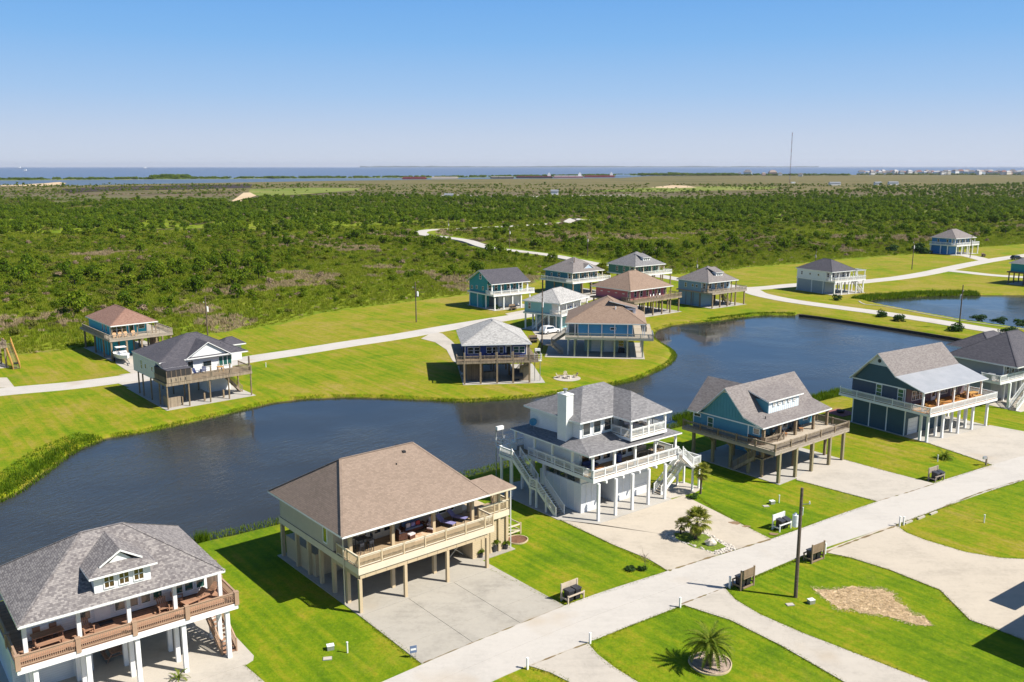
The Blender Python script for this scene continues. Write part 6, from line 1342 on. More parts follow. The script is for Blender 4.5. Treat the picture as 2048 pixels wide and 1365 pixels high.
KIND['bush', 3] = leaf_mesh("foliage", 51, 9, 470, .105, F['olive'], .6); KIND['bush', 4] = leaf_mesh("foliage", 52, 7, 360, .10, F['dry'], .65); KIND['bush', 5] = leaf_mesh("foliage", 53, 8, 450, .105, F['lime'], .55)
TRUNK = [trunk_mesh("trunk", 60+i) for i in range(3)]
# where things grow
ROADPTS = np.array(smooth_line(GL([(1188,441),(1160,440),(1148,437.5),(1140,441),(1125,446),(1060,450.5),(1000,454),(915,458),(862,460),(843,464),(850,470),(890,475),(935,482),(975,495),(1030,502),(1080,508),(1120,514),(1200,530)]), 8)+smooth_line(GL([(880,394),(1000,394),(1150,392),(1260,390)]), 8))
DENSE = GL([(-300,470),(-300,430),(0,420),(200,411),(430,402),(560,396),(760,391),(1000,394),(1150,397),(1330,404),(1500,392),(1750,378),(2048,368),(2400,364),(2400,440),(2048,450),(1700,446),(1500,452),(1330,440),(1200,432),(1150,430),(1060,444),(900,452),(820,455),(700,461),(520,470),(300,468),(120,476)])
SPOTS = [GL(p) for p in ([(0,520),(100,512),(330,500),(420,498),(410,506),(250,515),(60,527),(0,530)], [(260,497),(330,494),(340,502),(262,506)], [(490,560),(560,546),(690,538),(640,552),(560,560)], [(1270,478),(1350,472),(1420,480),(1330,487)], [(1560,455),(1640,458),(1700,470),(1600,470)], [(1590,478),(1680,485),(1740,492),(1650,488)], [(440,412),(470,396),(484,384),(520,384),(530,394),(500,404)], [(480,392),(500,378),(720,376),(720,384),(600,394)], [(1290,380),(1300,370),(1400,372),(1400,380)])]
def scatter(y0, y1, cell, seed):
    r = np.random.RandomState(seed); ys = np.arange(y0, y1, cell); P = []
    for y in ys:
        w = .60*y+18; xs = np.arange(-w, w, cell); P.append(np.stack([xs, np.full(len(xs), y)], 1))
    P = np.concatenate(P); P += (r.rand(*P.shape)-.5)*cell*1.1; return P[:, 0], P[:, 1], r
def near_road(X, Y):
    d = np.full(X.shape, 1e9)
    for p in ROADPTS: d = np.minimum(d, np.hypot(X-p[0], Y-p[1]))
    return d
plants = []   # x, y, size xy, size z, kind, variant
for (y0, y1, cell, seed) in ((110, 430, 3.0, 1), (430, 1000, 4.4, 2), (1000, 1800, 8.5, 3)):
    X, Y, r = scatter(y0, y1, cell, seed)
    dl = sdf(LAWN, X, Y); dd = sdf(DENSE, X, Y); dr = near_road(X, Y)
    n1 = fnoise(X, Y, .016, 31); n2 = fnoise(X, Y, .055, 37); n3 = vnoise(X, Y, .02, 71)
    inside = np.clip((8-dd)/20, 0, 1)
    edge = np.clip((dl-2)/38, 0, 1)
    p = .20+.8*np.clip((n1*.5+n2*.5-.36)/.16, 0, 1); p *= .13+.87*edge; p = np.where((Y < 430) & (X < 60), p*(.55+.6*np.clip((Y-190)/160, 0, 1)), p)
    p = p*(1-inside)+.97*inside*np.clip((n2*.6+n1*.4-.405)/.07, .16, 1)
    p *= np.where(Y > 880, np.where(inside > .5, 1, np.clip((n1-.38)/.2, .12, .8)), 1)*np.where(Y > 1000, .85, 1)
    p = np.where((dl < 1.5) | (dr < 9), 0, p)
    for sp in SPOTS: p = np.where(sdf(sp, X, Y) < 2, p*.08, p)
    keep = r.rand(len(X)) < p; q = r.rand(len(X), 4)
    for x, y, ins, e, k, m3, m2 in zip(X[keep], Y[keep], inside[keep], edge[keep], q[keep], n3[keep], n2[keep]):
        tall = ins > .5 or (m2 > .55 and k[0] < .25*e)
        if tall and k[3] < .72: s = 1.0+2.0*k[1]**1.5; plants.append((x, y, s, s*(.95+.55*k[2]), 'tree', int(k[3]*3/.72)))
        else:
            s = (.55+1.25*k[1]**1.4)*(.75+.35*e)*(1.25 if y > 430 else 1)
            c = k[3]; v = int(c*3/.66) if c < .66 else (3 if c < .79 else (4 if (c < .815 or (m3 > .68 and c < .86)) else 5))
            plants.append((x, y, s, s*(.8+.5*k[2]), 'bush', min(v, 5)))
def in_view(x, y):
    d = y*math.cos(PITCH)+CAM_H*math.sin(PITCH); return abs(1800*x/d) < 1030 and y > 100
ranked = sorted((i for i, p in enumerate(plants) if in_view(p[0], p[1])), key=lambda i: -plants[i][2]*(1.4 if plants[i][4] == 'tree' else 1)/plants[i][1])
single = set(ranked[:280])
LBL = {('tree',0): "rounded dark green scrub tree in the wild land behind the houses", ('tree',1): "rounded dark green scrub tree in the wild land behind the houses", ('tree',2): "rounded dark green scrub tree in the wild land behind the houses",
       ('bush',0): "leafy green bush in the rough scrub behind the lake houses", ('bush',1): "leafy green bush in the rough scrub behind the lake houses", ('bush',2): "leafy green bush in the rough scrub behind the lake houses",
       ('bush',3): "olive-tinted bush in the rough scrub behind the lake houses", ('bush',4): "leafless grey-brown twiggy bush in the scrub behind the lake houses", ('bush',5): "low lime-green bush in the rough scrub behind the lake houses"}
for i in sorted(single):
    x, y, s, sz, kd, v = plants[i]; rz = rnd.random()*6.28
    if kd == 'tree':
        t = thing("scrub_tree", LBL[kd, v], "tree", (x, y, 0), rz, LBL[kd, v].split(" in ")[0]+"s"); t.scale = (s, s, sz)
        link("crown", KIND[kd, v], t, (0,0,.12)); link("trunk", TRUNK[v % 3], t)
    else:
        o = link("scrub_bush", KIND[kd, v], None, (x, y, -.05), rz); o.scale = (s, s, sz); tag(o, LBL[kd, v], "bush", LBL[kd, v].split(" in ")[0]+" in the scrub")
rest = [p for i, p in enumerate(plants) if i not in single]
def scatter_object(name, rows, meshes, label=None, cat=None):
    """rows: x, y, z, rot, sx, sz, index -> one object whose points carry instances of meshes"""
    me = bpy.data.meshes.new(name); A = np.array([r_[:7] for r_ in rows], dtype=np.float32)
    me.vertices.add(len(A)); me.vertices.foreach_set("co", A[:, :3].ravel())
    for nm, col in (("rz", 3), ("sx", 4), ("sz", 5)):
        a = me.attributes.new(nm, 'FLOAT', 'POINT'); a.data.foreach_set("value", np.ascontiguousarray(A[:, col]))
    a = me.attributes.new("kind_index", 'INT', 'POINT'); a.data.foreach_set("value", A[:, 6].astype(np.int32))
    o = link(name, me); o["kind"] = "stuff"
    if label: tag(o, label, cat)
    g = bpy.data.node_groups.new(name, 'GeometryNodeTree')
    g.interface.new_socket(name="Geometry", in_out='INPUT', socket_type='NodeSocketGeometry'); g.interface.new_socket(name="Geometry", in_out='OUTPUT', socket_type='NodeSocketGeometry')
    N = g.nodes.new; Lk = g.links.new
    gi = N("NodeGroupInput"); go = N("NodeGroupOutput"); join = N("GeometryNodeJoinGeometry")
    def attr(nm, ty='FLOAT'):
        x = N("GeometryNodeInputNamedAttribute"); x.data_type = ty; x.inputs[0].default_value = nm
        return [s for s in x.outputs if s.enabled and s.name == 'Attribute'][0]
    cr = N("ShaderNodeCombineXYZ"); Lk(attr("rz"), cr.inputs[2]); cs = N("ShaderNodeCombineXYZ"); ax = attr("sx"); Lk(ax, cs.inputs[0]); Lk(ax, cs.inputs[1]); Lk(attr("sz"), cs.inputs[2])
    idx = attr("kind_index", 'INT'); m2p = N("GeometryNodeMeshToPoints"); Lk(gi.outputs[0], m2p.inputs[0])
    for k, mesh in enumerate(meshes):
        po = bpy.data.objects.new(name+"_source", mesh)
        oi = N("GeometryNodeObjectInfo"); oi.inputs['Object'].default_value = po; oi.inputs['As Instance'].default_value = True
        cmp = N("FunctionNodeCompare"); cmp.data_type = 'INT'; cmp.operation = 'EQUAL'
        ins_ = [s for s in cmp.inputs if s.enabled]; Lk(idx, ins_[0]); ins_[1].default_value = k
        iop = N("GeometryNodeInstanceOnPoints"); Lk(m2p.outputs[0], iop.inputs['Points']); Lk(cmp.outputs[0], iop.inputs['Selection']); Lk(oi.outputs['Geometry'], iop.inputs['Instance']); Lk(cs.outputs[0], iop.inputs['Scale'])
        Lk(cr.outputs[0], iop.inputs['Rotation']); Lk(iop.outputs[0], join.inputs[0])
    Lk(join.outputs[0], go.inputs[0]); md = o.modifiers.new("scatter", 'NODES'); md.node_group = g; return o
keys = list(KIND); kidx = {k: i for i, k in enumerate(keys)}
scatter_object("scrub_growth", [(x, y, (.12*sz if kd == 'tree' else -.05), rnd.random()*6.28, s, sz, kidx[kd, v]) for x, y, s, sz, kd, v in rest], [KIND[k] for k in keys])
# meadow grass in the scrub
def tuft(name, seed, n, mat, h=1.0):
    r = random.Random(seed); V = []; Fc = []
    for i in range(n):
        a = r.random()*6.28; d = r.random()*.75; x, y = d*math.cos(a), d*math.sin(a); t = r.random()*6.28; w = r.uniform(.05,.09); hh = h*r.uniform(.45,1.0); lx, ly = r.uniform(-.35,.35), r.uniform(-.35,.35)
        k = len(V); V += [(x-w*math.cos(t), y-w*math.sin(t), 0), (x+w*math.cos(t), y+w*math.sin(t), 0), (x+lx, y+ly, hh)]; Fc.append((k, k+1, k+2))
    me = bpy.data.meshes.new(name); me.from_pydata(V, [], Fc); me.materials.append(mat); me.update(); return me
tufts = [tuft("grass_tuft", 1, 46, F['grass']), tuft("grass_tuft", 2, 46, F['grass']), tuft("dry_grass_tuft", 3, 46, F['drygrass'])]
X, Y, r = scatter(110, 440, 1.45, 9); dl = sdf(LAWN, X, Y); dr = near_road(X, Y); n1 = fnoise(X, Y, .03, 91); n2 = fnoise(X, Y, .012, 95)
keep = (dl > .6) & (dr > 7) & (r.rand(len(X)) < .85); rows = []
for x, y, a, b, e, q in zip(X[keep], Y[keep], n1[keep], n2[keep], dl[keep], r.rand(int(keep.sum()), 3)):
    dryz = (a > .655 and b > .45) or q[0] < .035; s = .7+.6*q[1]; rows.append((x, y, -.03, q[2]*6.28, s, s*(.55+.5*q[0])*min(1, .35+e/8), 2 if dryz else int(q[2]*2)))
X, Y, r = scatter(440, 800, 2.7, 19); dl = sdf(LAWN, X, Y); dr = near_road(X, Y); n1 = fnoise(X, Y, .02, 91); keep = (dl > 2) & (dr > 8) & (sdf(DENSE, X, Y) > -25)
for x, y, a, q in zip(X[keep], Y[keep], n1[keep], r.rand(int(keep.sum()), 3)):
    s = 1.5+1.1*q[1]; rows.append((x, y, -.03, q[2]*6.28, s, s*(.3+.35*q[0]), 2 if a > .66 or q[0] < .03 else int(q[2]*2)))
scatter_object("meadow_grass", rows, tufts)
# reeds and rank grass round the ponds
def reeds(name, zones, mat, seed):
    r = random.Random(seed); V = []; Fc = []
    for pts, lo, hi, h, n, w in zones:
        W = smooth_line(GL(pts, WATER_Z), 5); seg = [math.dist(a, b) for a, b in zip(W, W[1:])]; tot = sum(seg)
        for i in range(n):
            s = r.random()*tot; k = 0
            while k < len(seg)-1 and s > seg[k]: s -= seg[k]; k += 1
            a, b = W[k], W[k+1]; L = max(seg[k], 1e-6); dx, dy = (b[0]-a[0])/L, (b[1]-a[1])/L
            off = lo+(hi-lo)*r.random(); x = a[0]+dx*s-dy*off+r.uniform(-.2,.2); y = a[1]+dy*s+dx*off+r.uniform(-.2,.2)
            hh = h*r.uniform(.4,1.05)*(.62+.55*vnoise(np.array(x), np.array(y), .8, 15)); t = r.random()*6.28; ww = w*r.uniform(.6,1.2); lx, ly = r.uniform(-.3,.3)*h, r.uniform(-.3,.3)*h; z = -.5 if off < .3 else max(-.5, min(0, -.5+off*.42))-.05
            m_ = len(V); V += [(x-ww*math.cos(t),y-ww*math.sin(t),z),(x+ww*math.cos(t),y+ww*math.sin(t),z),(x+lx,y+ly,z+hh)]; Fc.append((m_,m_+1,m_+2))
    me = bpy.data.meshes.new(name); me.from_pydata(V, [], Fc); me.materials.append(mat); me.update(); o = link(name, me); o["kind"] = "stuff"; return o
LS = [(-60,1050),(0,1005),(40,985),(95,945),(150,905),(210,880)]
reeds("reeds", [(LS, -.3, 1.3, .42, 3000, .06), (LS, .6, 4.8, .28, 6500, .07), (LS[1:4], .6, 3.0, .7, 900, .06), (LS[3:], .2, 2.2, .7, 1000, .06), ([(1362,852),(1385,846),(1412,843)], -.4, 1.8, 1.3, 1800, .05), ([(1700,789),(1660,799),(1615,810)], -2.2, .4, 1.1, 4000, .06),
    ([(1735,604),(1752,600),(1804,597),(1869,593),(1960,592)], -.3, 4.5, 1.15, 8000, .08), ([(1425,644),(1480,637),(1530,632),(1590,633)], -.2, 1.8, .5, 3200, .07), ([(392,1086),(415,1082)], -.5, .4, 1.4, 260, .04)], F['reed'], 3)
FR = [(225,877),(300,865),(370,850),(430,836),(480,824),(545,808),(600,801),(680,797),(760,798),(850,802),(930,806),(1000,802),(1060,797),(1140,785),(1200,776),(1260,765),(1300,750),(1335,733),(1352,715),(1345,700),(1325,688),(1308,675),(1315,662),(1340,654),(1370,649),(1430,644)]
NR = [(1640,803),(1560,822),(1460,838),(1385,848),(1355,856),(1200,888),(1100,910),(1005,937),(940,953),(850,972),(700,1010),(556,1050),(470,1071),(390,1088),(250,1125)]
reeds("bank_grass", [(FR, -.05, .9, .34, 16000, .05), (NR[::-1], -.05, .9, .45, 9000, .045)], F['reed'], 8)
# straw on the bare patch
sp_ = GL(STRAW); r = random.Random(12); V = []; Fc = []; xs = [p[0] for p in sp_]; ys = [p[1] for p in sp_]
cand = np.random.RandomState(4).rand(9000, 2); cx = min(xs)+cand[:, 0]*(max(xs)-min(xs)); cy = min(ys)+cand[:, 1]*(max(ys)-min(ys)); ds = sdf(sp_, cx, cy)
for x, y, d in zip(cx, cy, ds):
    if d > -.8*r.random()+.55: continue
    a = r.random()*6.28; L = r.uniform(.07,.2); w = .014; k = len(V); V += [(x-L*math.cos(a)-w*math.sin(a), y-L*math.sin(a)+w*math.cos(a), r.uniform(.02,.05)), (x-L*math.cos(a)+w*math.sin(a), y-L*math.sin(a)-w*math.cos(a), .02), (x+L*math.cos(a), y+L*math.sin(a), r.uniform(.02,.10))]; Fc.append((k,k+1,k+2))
me = bpy.data.meshes.new("straw"); me.from_pydata(V, [], Fc); me.materials.append(foliage("straw_stalks", (.45,.34,.2), (.6,.46,.29), (.72,.58,.4), .3)); o = link("straw", me); o["kind"] = "stuff"
st_m, nt, b = mat_new("dry_straw_soil"); t = NT(nt); n = t.noise(t.pos(), 1.2, 5, .7, .6)
t.l(t.ramp(n, [(.32, (.28,.22,.08)), (.43, (.50,.36,.20)), (.57, (.66,.50,.31)), (.75, (.52,.37,.21))]), b.inputs['Base Color']); b.inputs['Roughness'].default_value = 1; t.bump(n, .6, .06, b)
jag = []
for a, c in zip(sp_, sp_[1:]+sp_[:1]):
    dx_, dy_ = c[0]-a[0], c[1]-a[1]; L_ = math.hypot(dx_, dy_)
    for k in range(8):
        o_ = .34*(fnoise(np.array(a[0]+dx_*k/8), np.array(a[1]+dy_*k/8), 2.2, 44)-.5)*2
        jag.append((a[0]+dx_*k/8-dy_/L_*o_, a[1]+dy_*k/8+dx_/L_*o_))
sheet("bare_patch", jag, .012, st_m)
# palms
def frond_mesh(name, L, droop, mat, n=15, w=.22):
    V = []; Fc = []; P = []
    for i in range(n+1): u = i/n; P.append(Vector((L*u*(1-.12*u*u), 0, L*(.42*u-droop*u*u))))
    for i in range(n):
        a, b = P[i], P[i+1]; u = (i+.5)/n; ww = w*math.sin(math.pi*min(.97, .12+u*.86))**.6*L*.55
        for sd in (-1, 1):
            k = len(V); V += [tuple(a), tuple(a.lerp(b, 1.0)), tuple(a.lerp(b, .8)+Vector((ww*.75, sd*ww, -.25*ww)))]; Fc.append((k,k+1,k+2))
    for i in range(n):
        a, b = P[i], P[i+1]; k = len(V); t_ = .022*L*(1-i/n)+.006; V += [tuple(a+Vector((0,-t_,0))), tuple(a+Vector((0,t_,0))), tuple(b+Vector((0,t_,0))), tuple(b+Vector((0,-t_,0)))]; Fc.append((k,k+1,k+2,k+3))
    me = bpy.data.meshes.new(name); me.from_pydata(V, [], Fc); me.materials.append(mat); me.update(); return me
def feather_palm(px, py, L, n, th, label, mats=('palm',), name="date_palm", cat="palm", tr=.26, up=(R(80), R(-12))):
    t = thing(name, label, cat, (*G(px,py),0)); ms = [frond_mesh("frond", L*k, d, F[mats[0]]) for k, d in ((1.0,.72),(.95,.6),(.88,.9))]
    mb = MB()
    for k in range(5): mb.cyl((0,0,th*k/5-.05),(0,0,th*(k+1)/5),tr*(1.05 if k % 2 else .9),tr*(.95 if k % 2 else 1.1),10)
    mb.build("trunk", F['bark'], t)
    for k in range(n):
        o = link("frond", ms[k % 3], t, (0,0,th-.05+.1*rnd.random())); el = up[0]+(up[1]-up[0])*(k/n)**.9; o.rotation_euler = (rnd.uniform(-.2,.2), -el+.4, k*2.39996+rnd.uniform(-.15,.15))
    return t
def fan_leaf(name, mat, rad=.75, pet=.8, seg=13):
    V = []; Fc = []; V += [(0,-.018,0),(0,.018,0),(pet,.014,.1*pet),(pet,-.014,.1*pet)]; Fc.append((0,1,2,3)); c = Vector((pet,0,.1*pet))
    for i in range(seg):
        a = R(-120)+R(240)*i/(seg-1); d = R(9); k = len(V); r1 = rad*(1-.18*abs(a)/2); V += [tuple(c), tuple(c+Vector((r1*.7*math.cos(a-d), r1*.7*math.sin(a-d), .02))), tuple(c+Vector((r1*math.cos(a), r1*math.sin(a), -.22*rad))), tuple(c+Vector((r1*.7*math.cos(a+d), r1*.7*math.sin(a+d), .02)))]; Fc.append((k,k+1,k+2,k+3))
    me = bpy.data.meshes.new(name); me.from_pydata(V, [], Fc); me.materials.append(mat); me.update(); return me
def fan_palm(px, py, th, s, n, label, dead=10):
    t = thing("fan_palm", label, "palm", (*G(px,py),0)); m1 = fan_leaf("fan_leaf", F['fan'], .62*s, .75*s); m2 = fan_leaf("dead_leaf", F['dead'], .5*s, .6*s)
    mb = MB()
    for k in range(6): mb.cyl((0,0,th*k/6-.05),(.02*k,0,th*(k+1)/6),.13*s*(1.2-.05*k),.13*s*(1.05-.05*k),9)
    mb.build("trunk", F['bark'], t)
    for k in range(n):
        o = link("fan_leaf", m1, t, (.1,0,th)); el = R(80)-R(118)*(k/n); o.rotation_euler = (rnd.uniform(-.3,.3), -el, k*2.39996)
    for k in range(dead):
        o = link("dead_leaf", m2, t, (.1,0,th-.1)); o.rotation_euler = (rnd.uniform(-.3,.3), R(45)+rnd.random()*.5, k*2.4+.7)
    return t
feather_palm(1418,1332,2.15,54,1.7,"large date palm with arching fronds in the round gravel bed")
fan_palm(1391,1079,1.75,1.2,30,"big golden-green fan palm on the drive island"); fan_palm(1361,1069,.95,.62,18,"small dark fan palm left of the big one on the drive island", 4); fan_palm(1401,988,2.5,.85,24,"slim fan palm on the lawn edge beside the white stair landing", 8)
feather_palm(1889,918,1.35,40,.25,"spiky silvery-green bush palm on the lawn by the navy house", name="bush_palm", tr=.2, up=(R(80), R(0))); feather_palm(358,1361,.9,14,.2,"small young palm on the white house drive at the bottom edge", name="young_palm", tr=.08, up=(R(85), R(10)))
def pot_plant(px, py, s, label):
    t = thing("potted_plant", label, "potted plant", (*G(px,py),.05), 0, "potted plants by the beige house wall"); MB().cyl((0,0,0),(0,0,.4*s),.2*s,.28*s,12).build("pot", M['charcoal'], t); o = link("foliage", KIND['bush', 0], t, (0,0,.35*s)); o.scale = (.5*s,.5*s,.55*s)
pot_plant(961.4,1116,.9,"potted plant beside the opening under the beige house"); pot_plant(986.3,1104,1.5,"largest potted plant in front of the tan panelled wall"); pot_plant(1011,1099,1.0,"potted plant at the right corner of the tan panelled wall")
def shrub(px, py, w, hgt, label, kind=None, group=None, mat='oleander'):
    me = cached(("sh", int(px) % 3, mat), lambda: leaf_mesh("foliage", 300+int(px) % 3, 13, 700, .10, F[mat], .7, .02)); o = link("shrub", me, None, (*G(px,py),-.05), rnd.random()*6); o.scale = (w/2, w/2, hgt/1.25); tag(o, label, "shrub", group)
gs = "dark oleander shrubs along the pond causeway"
for px, py, w, hh, lb in ((1675,601,3.2,1.9,"dark rounded shrub beside the house with the pergola"),(1761,634,3.6,2.0,"dark shrub leftmost in the row between lake and road"),(1800,642,3.8,2.1,"dark shrub second from the left between lake and road"),(1908,662,4.4,2.2,"widest dark shrub in front of the causeway utility pole"),(2014,668,3.6,2.1,"dark shrub above the roof of the grey house"),(1954,641,4.0,1.9,"low dark shrub beyond the causeway road, left of three"),(1996,647,3.4,2.0,"dark shrub beyond the causeway road, middle of three"),(2044,653,3.6,2.0,"dark shrub beyond the causeway road at the right edge")): shrub(px, py, w, hh, lb, group=gs)
shrub(1384,998,1.3,.8,"small dark shrub beneath the slim fan palm"); shrub(1262,1140,1.5,.5,"low spreading shrub left of the thin sapling on the lawn"); shrub(1284,1140,1.0,.6,"low shrub at the foot of the thin sapling")
shrub(985,592,2.2,1.6,"dark shrub at the left corner of the teal gabled house"); shrub(994,619,1.8,1.6,"bushy shrub on the lawn in front of the teal gabled house"); shrub(1210,548,7.5,5.0,"big lime-green shrub left of the green house", mat='lime'); shrub(1784,503,6.0,4.0,"dark scrub tree at the lawn edge left of the cobalt house"); shrub(1835,505,8,5.5,"broad dark scrub tree just left of the cobalt house"); shrub(1852,508,5,3.2,"rounded shrub against the left side of the cobalt house")
sp = thing("sapling", "thin half-bare sapling on the lawn by the two-storey house drive", "tree", (*G(1291,1140),0)); mb = MB(); mb.cyl((0,0,-.05),(-.15,0,1.5),.03,.015,6)
for k in range(7): a = k*2.4; mb.cyl((-.03*k,0,.5+.13*k),(-.03*k+.45*math.cos(a),.45*math.sin(a),1.0+.14*k),.014,.006,5)
mb.build("trunk", F['bark'], sp); o = link("crown", leaf_mesh("crown", 77, 6, 90, .06, F['dry']), sp, (-.1,0,.75)); o.scale = (.7,.7,.75)
gr = thing("park_grill", "black pedestal grill on the far left lawn", "grill", (*G(33,737),0), R(30)); MB().cyl((0,0,0),(0,0,.8),.05,n=8).build("pedestal", M['dark'], gr); MB().box(-.35,-.25,.8,.35,.25,1.05).build("firebox", M['dark'], gr)
kg = thing("kettle_grill", "black kettle grill under the front of the royal blue house", "grill", (*G(926,758),.05)); MB().ball((0,0,.8),.3,.3,.28).build("bowl", M['metal'], kg); [MB().bar((0,0,.7),(.3*math.cos(a),.3*math.sin(a),0),.03,.03).build("leg", M['steel'], kg) for a in (0,2.1,4.2)]

# ------------------------------------------------------------------ far things: mast, barges, town on the bay, tree lines
x, y = G(1579,367); mast = thing("radio_mast", "tall thin lattice radio mast rising above the horizon at the right", "mast", (x, y, 0)); HM = 104.0
for k in range(13):
    z0, z1 = HM*k/13, HM*(k+1)/13; mb = MB(); L3 = [(.85*math.cos(a), .85*math.sin(a)) for a in (0,2.094,4.189)]
    for (ax, ay), (bx, by) in zip(L3, L3[1:]+L3[:1]): mb.bar((ax,ay,z0),(ax,ay,z1),.24,.24).bar((ax,ay,z0),(bx,by,z0+4),.12,.12).bar((bx,by,z0+4),(ax,ay,z1),.12,.12)
    mb.build("mast_section", M['steel'] if k % 2 else plain("dull_red_mast_paint", (.22,.10,.09), .6), mast)
for a in (0.5,2.6,4.7):
    for zz in (45, 95): MB().cyl((0,0,zz),(60*math.cos(a),60*math.sin(a),0),.03,n=4).build("guy_wire", M['steel'], mast)
MB().box(-4,-3,0,4,3,3).build("equipment_hut", M['white'], mast, (6,-4,0))
maroon = plain("maroon_hull", (.22,.05,.05), .6); bpale = plain("cream_barge_cover", (.6,.52,.42), .6); hullred = plain("red_hull", (.30,.07,.07), .6); hblue = plain("pale_blue_hull", (.30,.42,.55), .6)
def barge(x0, x1, py, label, hm, cm, tug=False, hh=3.6):
    a, b = G(x0,py,-.5), G(x1,py,-.5); L = b[0]-a[0]; t = thing("barge", label, "barge", ((a[0]+b[0])/2, a[1], -.55), 0, "barges moored along the canal"); h_ = MB(); h_.add([(-L/2,-8,0),(L/2,-8,0),(L/2,8,0),(-L/2,8,0),(-L/2-4,-8,hh),(L/2+4,-8,hh),(L/2+4,8,hh),(-L/2-4,8,hh)], [(0,3,2,1),(4,5,6,7),(0,1,5,4),(1,2,6,5),(2,3,7,6),(3,0,4,7)]); h_.build("hull", hm, t)
    n = max(3, int(L/22)); 
    for k in range(n): MB().box(-L/2+L*k/n+.6,-6,hh,-L/2+L*(k+1)/n-.6,6,hh+2.6).build("cargo_cover", cm, t)
    if tug: MB().box(L/2-14,-4,hh+2.6,L/2-4,4,hh+9).build("wheelhouse", M['white'], t); MB().box(L/2-11,-2.5,hh+9,L/2-7,2.5,hh+13).build("bridge", M['white'], t)
barge(806,852,358.6,"maroon barge farthest left on the canal",maroon,hullred); barge(864,915,358.2,"cream covered barge right of the maroon one on the canal",bpale,bpale); barge(982,1026,357.3,"cream covered barge in the middle of the canal",M['charcoal'],bpale); barge(1033,1104,356.6,"long dark red barge with a white wheelhouse on the canal",M['charcoal'],maroon,True); barge(1108,1165,355.6,"pale red and white barge right of the long dark red one",hullred,M['gel'],True); barge(1169,1228,355.0,"red barge with a white wheelhouse near the canal's right end",maroon,hullred,True); barge(1232,1260,353.0,"pale blue barge at the right end of the canal",hblue,hblue)
wallcols = [plain("town_wall%d" % i, c, .7) for i, c in enumerate(((.8,.79,.76),(.72,.70,.66),(.45,.53,.6),(.74,.68,.56),(.5,.36,.31)))]; roofcols = [plain("town_roof%d" % i, c, .8) for i, c in enumerate(((.16,.15,.15),(.28,.22,.19),(.36,.35,.35),(.24,.12,.10)))]
def far_house(px, py, w, hgt, label, k, group="small houses in the town on the bay shore"):
    x, y = G(px, py); t = thing("town_house", label, "house", (x, y, 0), R(rnd.uniform(-25,25)), group); MB().box(-w/2,-w*.4,2.5,w/2,w*.4,hgt).box(-w*.4,-w*.3,0,w*.4,w*.3,2.5).build("wall", wallcols[k % 5], t)
    r_ = MB(); r_.slab([[(-w/2-.6,-w*.4-.6,hgt),(w/2+.6,-w*.4-.6,hgt),(w/2-w*.25,0,hgt+w*.3),(-w/2+w*.25,0,hgt+w*.3)], [(w/2+.6,-w*.4-.6,hgt),(w/2+.6,w*.4+.6,hgt),(w/2-w*.25,0,hgt+w*.3)], [(w/2+.6,w*.4+.6,hgt),(-w/2-.6,w*.4+.6,hgt),(-w/2+w*.25,0,hgt+w*.3),(w/2-w*.25,0,hgt+w*.3)], [(-w/2-.6,w*.4+.6,hgt),(-w/2-.6,-w*.4-.6,hgt),(-w/2+w*.25,0,hgt+w*.3)]], .4); r_.build("roof", roofcols[(k*7+k//3) % 4], t)
r2_ = random.Random(11)
for k in range(72):
    u = k/71; far_house(1722+u*330+r2_.uniform(-2,2), 350.6-r2_.random()*1.4, r2_.uniform(13,24), r2_.uniform(9,16), "small house in the crowded town on the far right shore", k)
for px, py, w, hh, lb in ((1495,351.5,30,13,"big white house on the shore left of the radio mast"),(1479,351.5,12,8,"small white house on the shore left of the big white one"),(1545,351.5,30,12,"red-roofed house on the shore left of the radio mast"),(1527,351.8,14,8,"small house beside the red-roofed one on the shore"),(1560,352,14,8,"small house just left of the radio mast on the shore"),(1601,353.5,16,7,"lone white house right of the radio mast on the marsh")): far_house(px, py, w, hh, lb, 4 if "red" in lb else 0, "houses on the shore near the mast")
for px, py, w, lb in ((1669,371,20,"long low shed in the trees right of the mast"),(1786,370,18,"white shed deep in the trees at the right"),(1755,370.6,12,"low pale shed in the trees at the right"),(898,399,9,"white shed by the far road in the trees"),(1109,390,9,"white cabin beside the far road")): 
    t = thing("far_shed", lb, "shed", (*G(px,py),0), 0, "sheds among the far trees"); MB().box(-w/2,-4,0,w/2,4,4.5).build("wall", M['white'], t); MB().slab([[(-w/2-.5,-4.6,4.4),(w/2+.5,-4.6,4.4),(w/2+.5,0,6.4),(-w/2-.5,0,6.4)], [(w/2+.5,4.6,4.4),(-w/2-.5,4.6,4.4),(-w/2-.5,0,6.4),(w/2+.5,0,6.4)]], .3).build("roof", M['metal'], t)
rows = []
def line_trees(x0, x1, f, n, smin, smax, seed):
    r = random.Random(seed)
    for i in range(n):
        px = x0+(x1-x0)*r.random(); x, y = G(px, f(px)+r.uniform(-.25,.25)); s = r.uniform(smin,smax); rows.append((x, y, -.5, r.random()*6.28, s*1.5, s, r.randrange(3)))
line_trees(-250,1000,lambda p: 360.4-p*.0060,700,2.5,6,1); line_trees(1000,1290,lambda p: 354.2-(p-1000)*.0125,260,2.5,6,2); line_trees(306,320,lambda p: 357.6,7,7,10,3); line_trees(328,345,lambda p: 357.6,8,8,11,13); line_trees(350,362,lambda p: 357.6,6,8,11,14); line_trees(367,377,lambda p: 357.6,6,8,11,15); line_trees(1280,1470,lambda p: 352.0-(p-1280)*.002,200,4,9,4); line_trees(1470,1700,lambda p: 351.5,140,4,7,5); line_trees(1715,2250,lambda p: 350.2,420,3,6,6); line_trees(1340,1360,lambda p: 351.8,14,8,11,7)
scatter_object("shore_trees", rows, [KIND['tree', i] for i in range(3)])
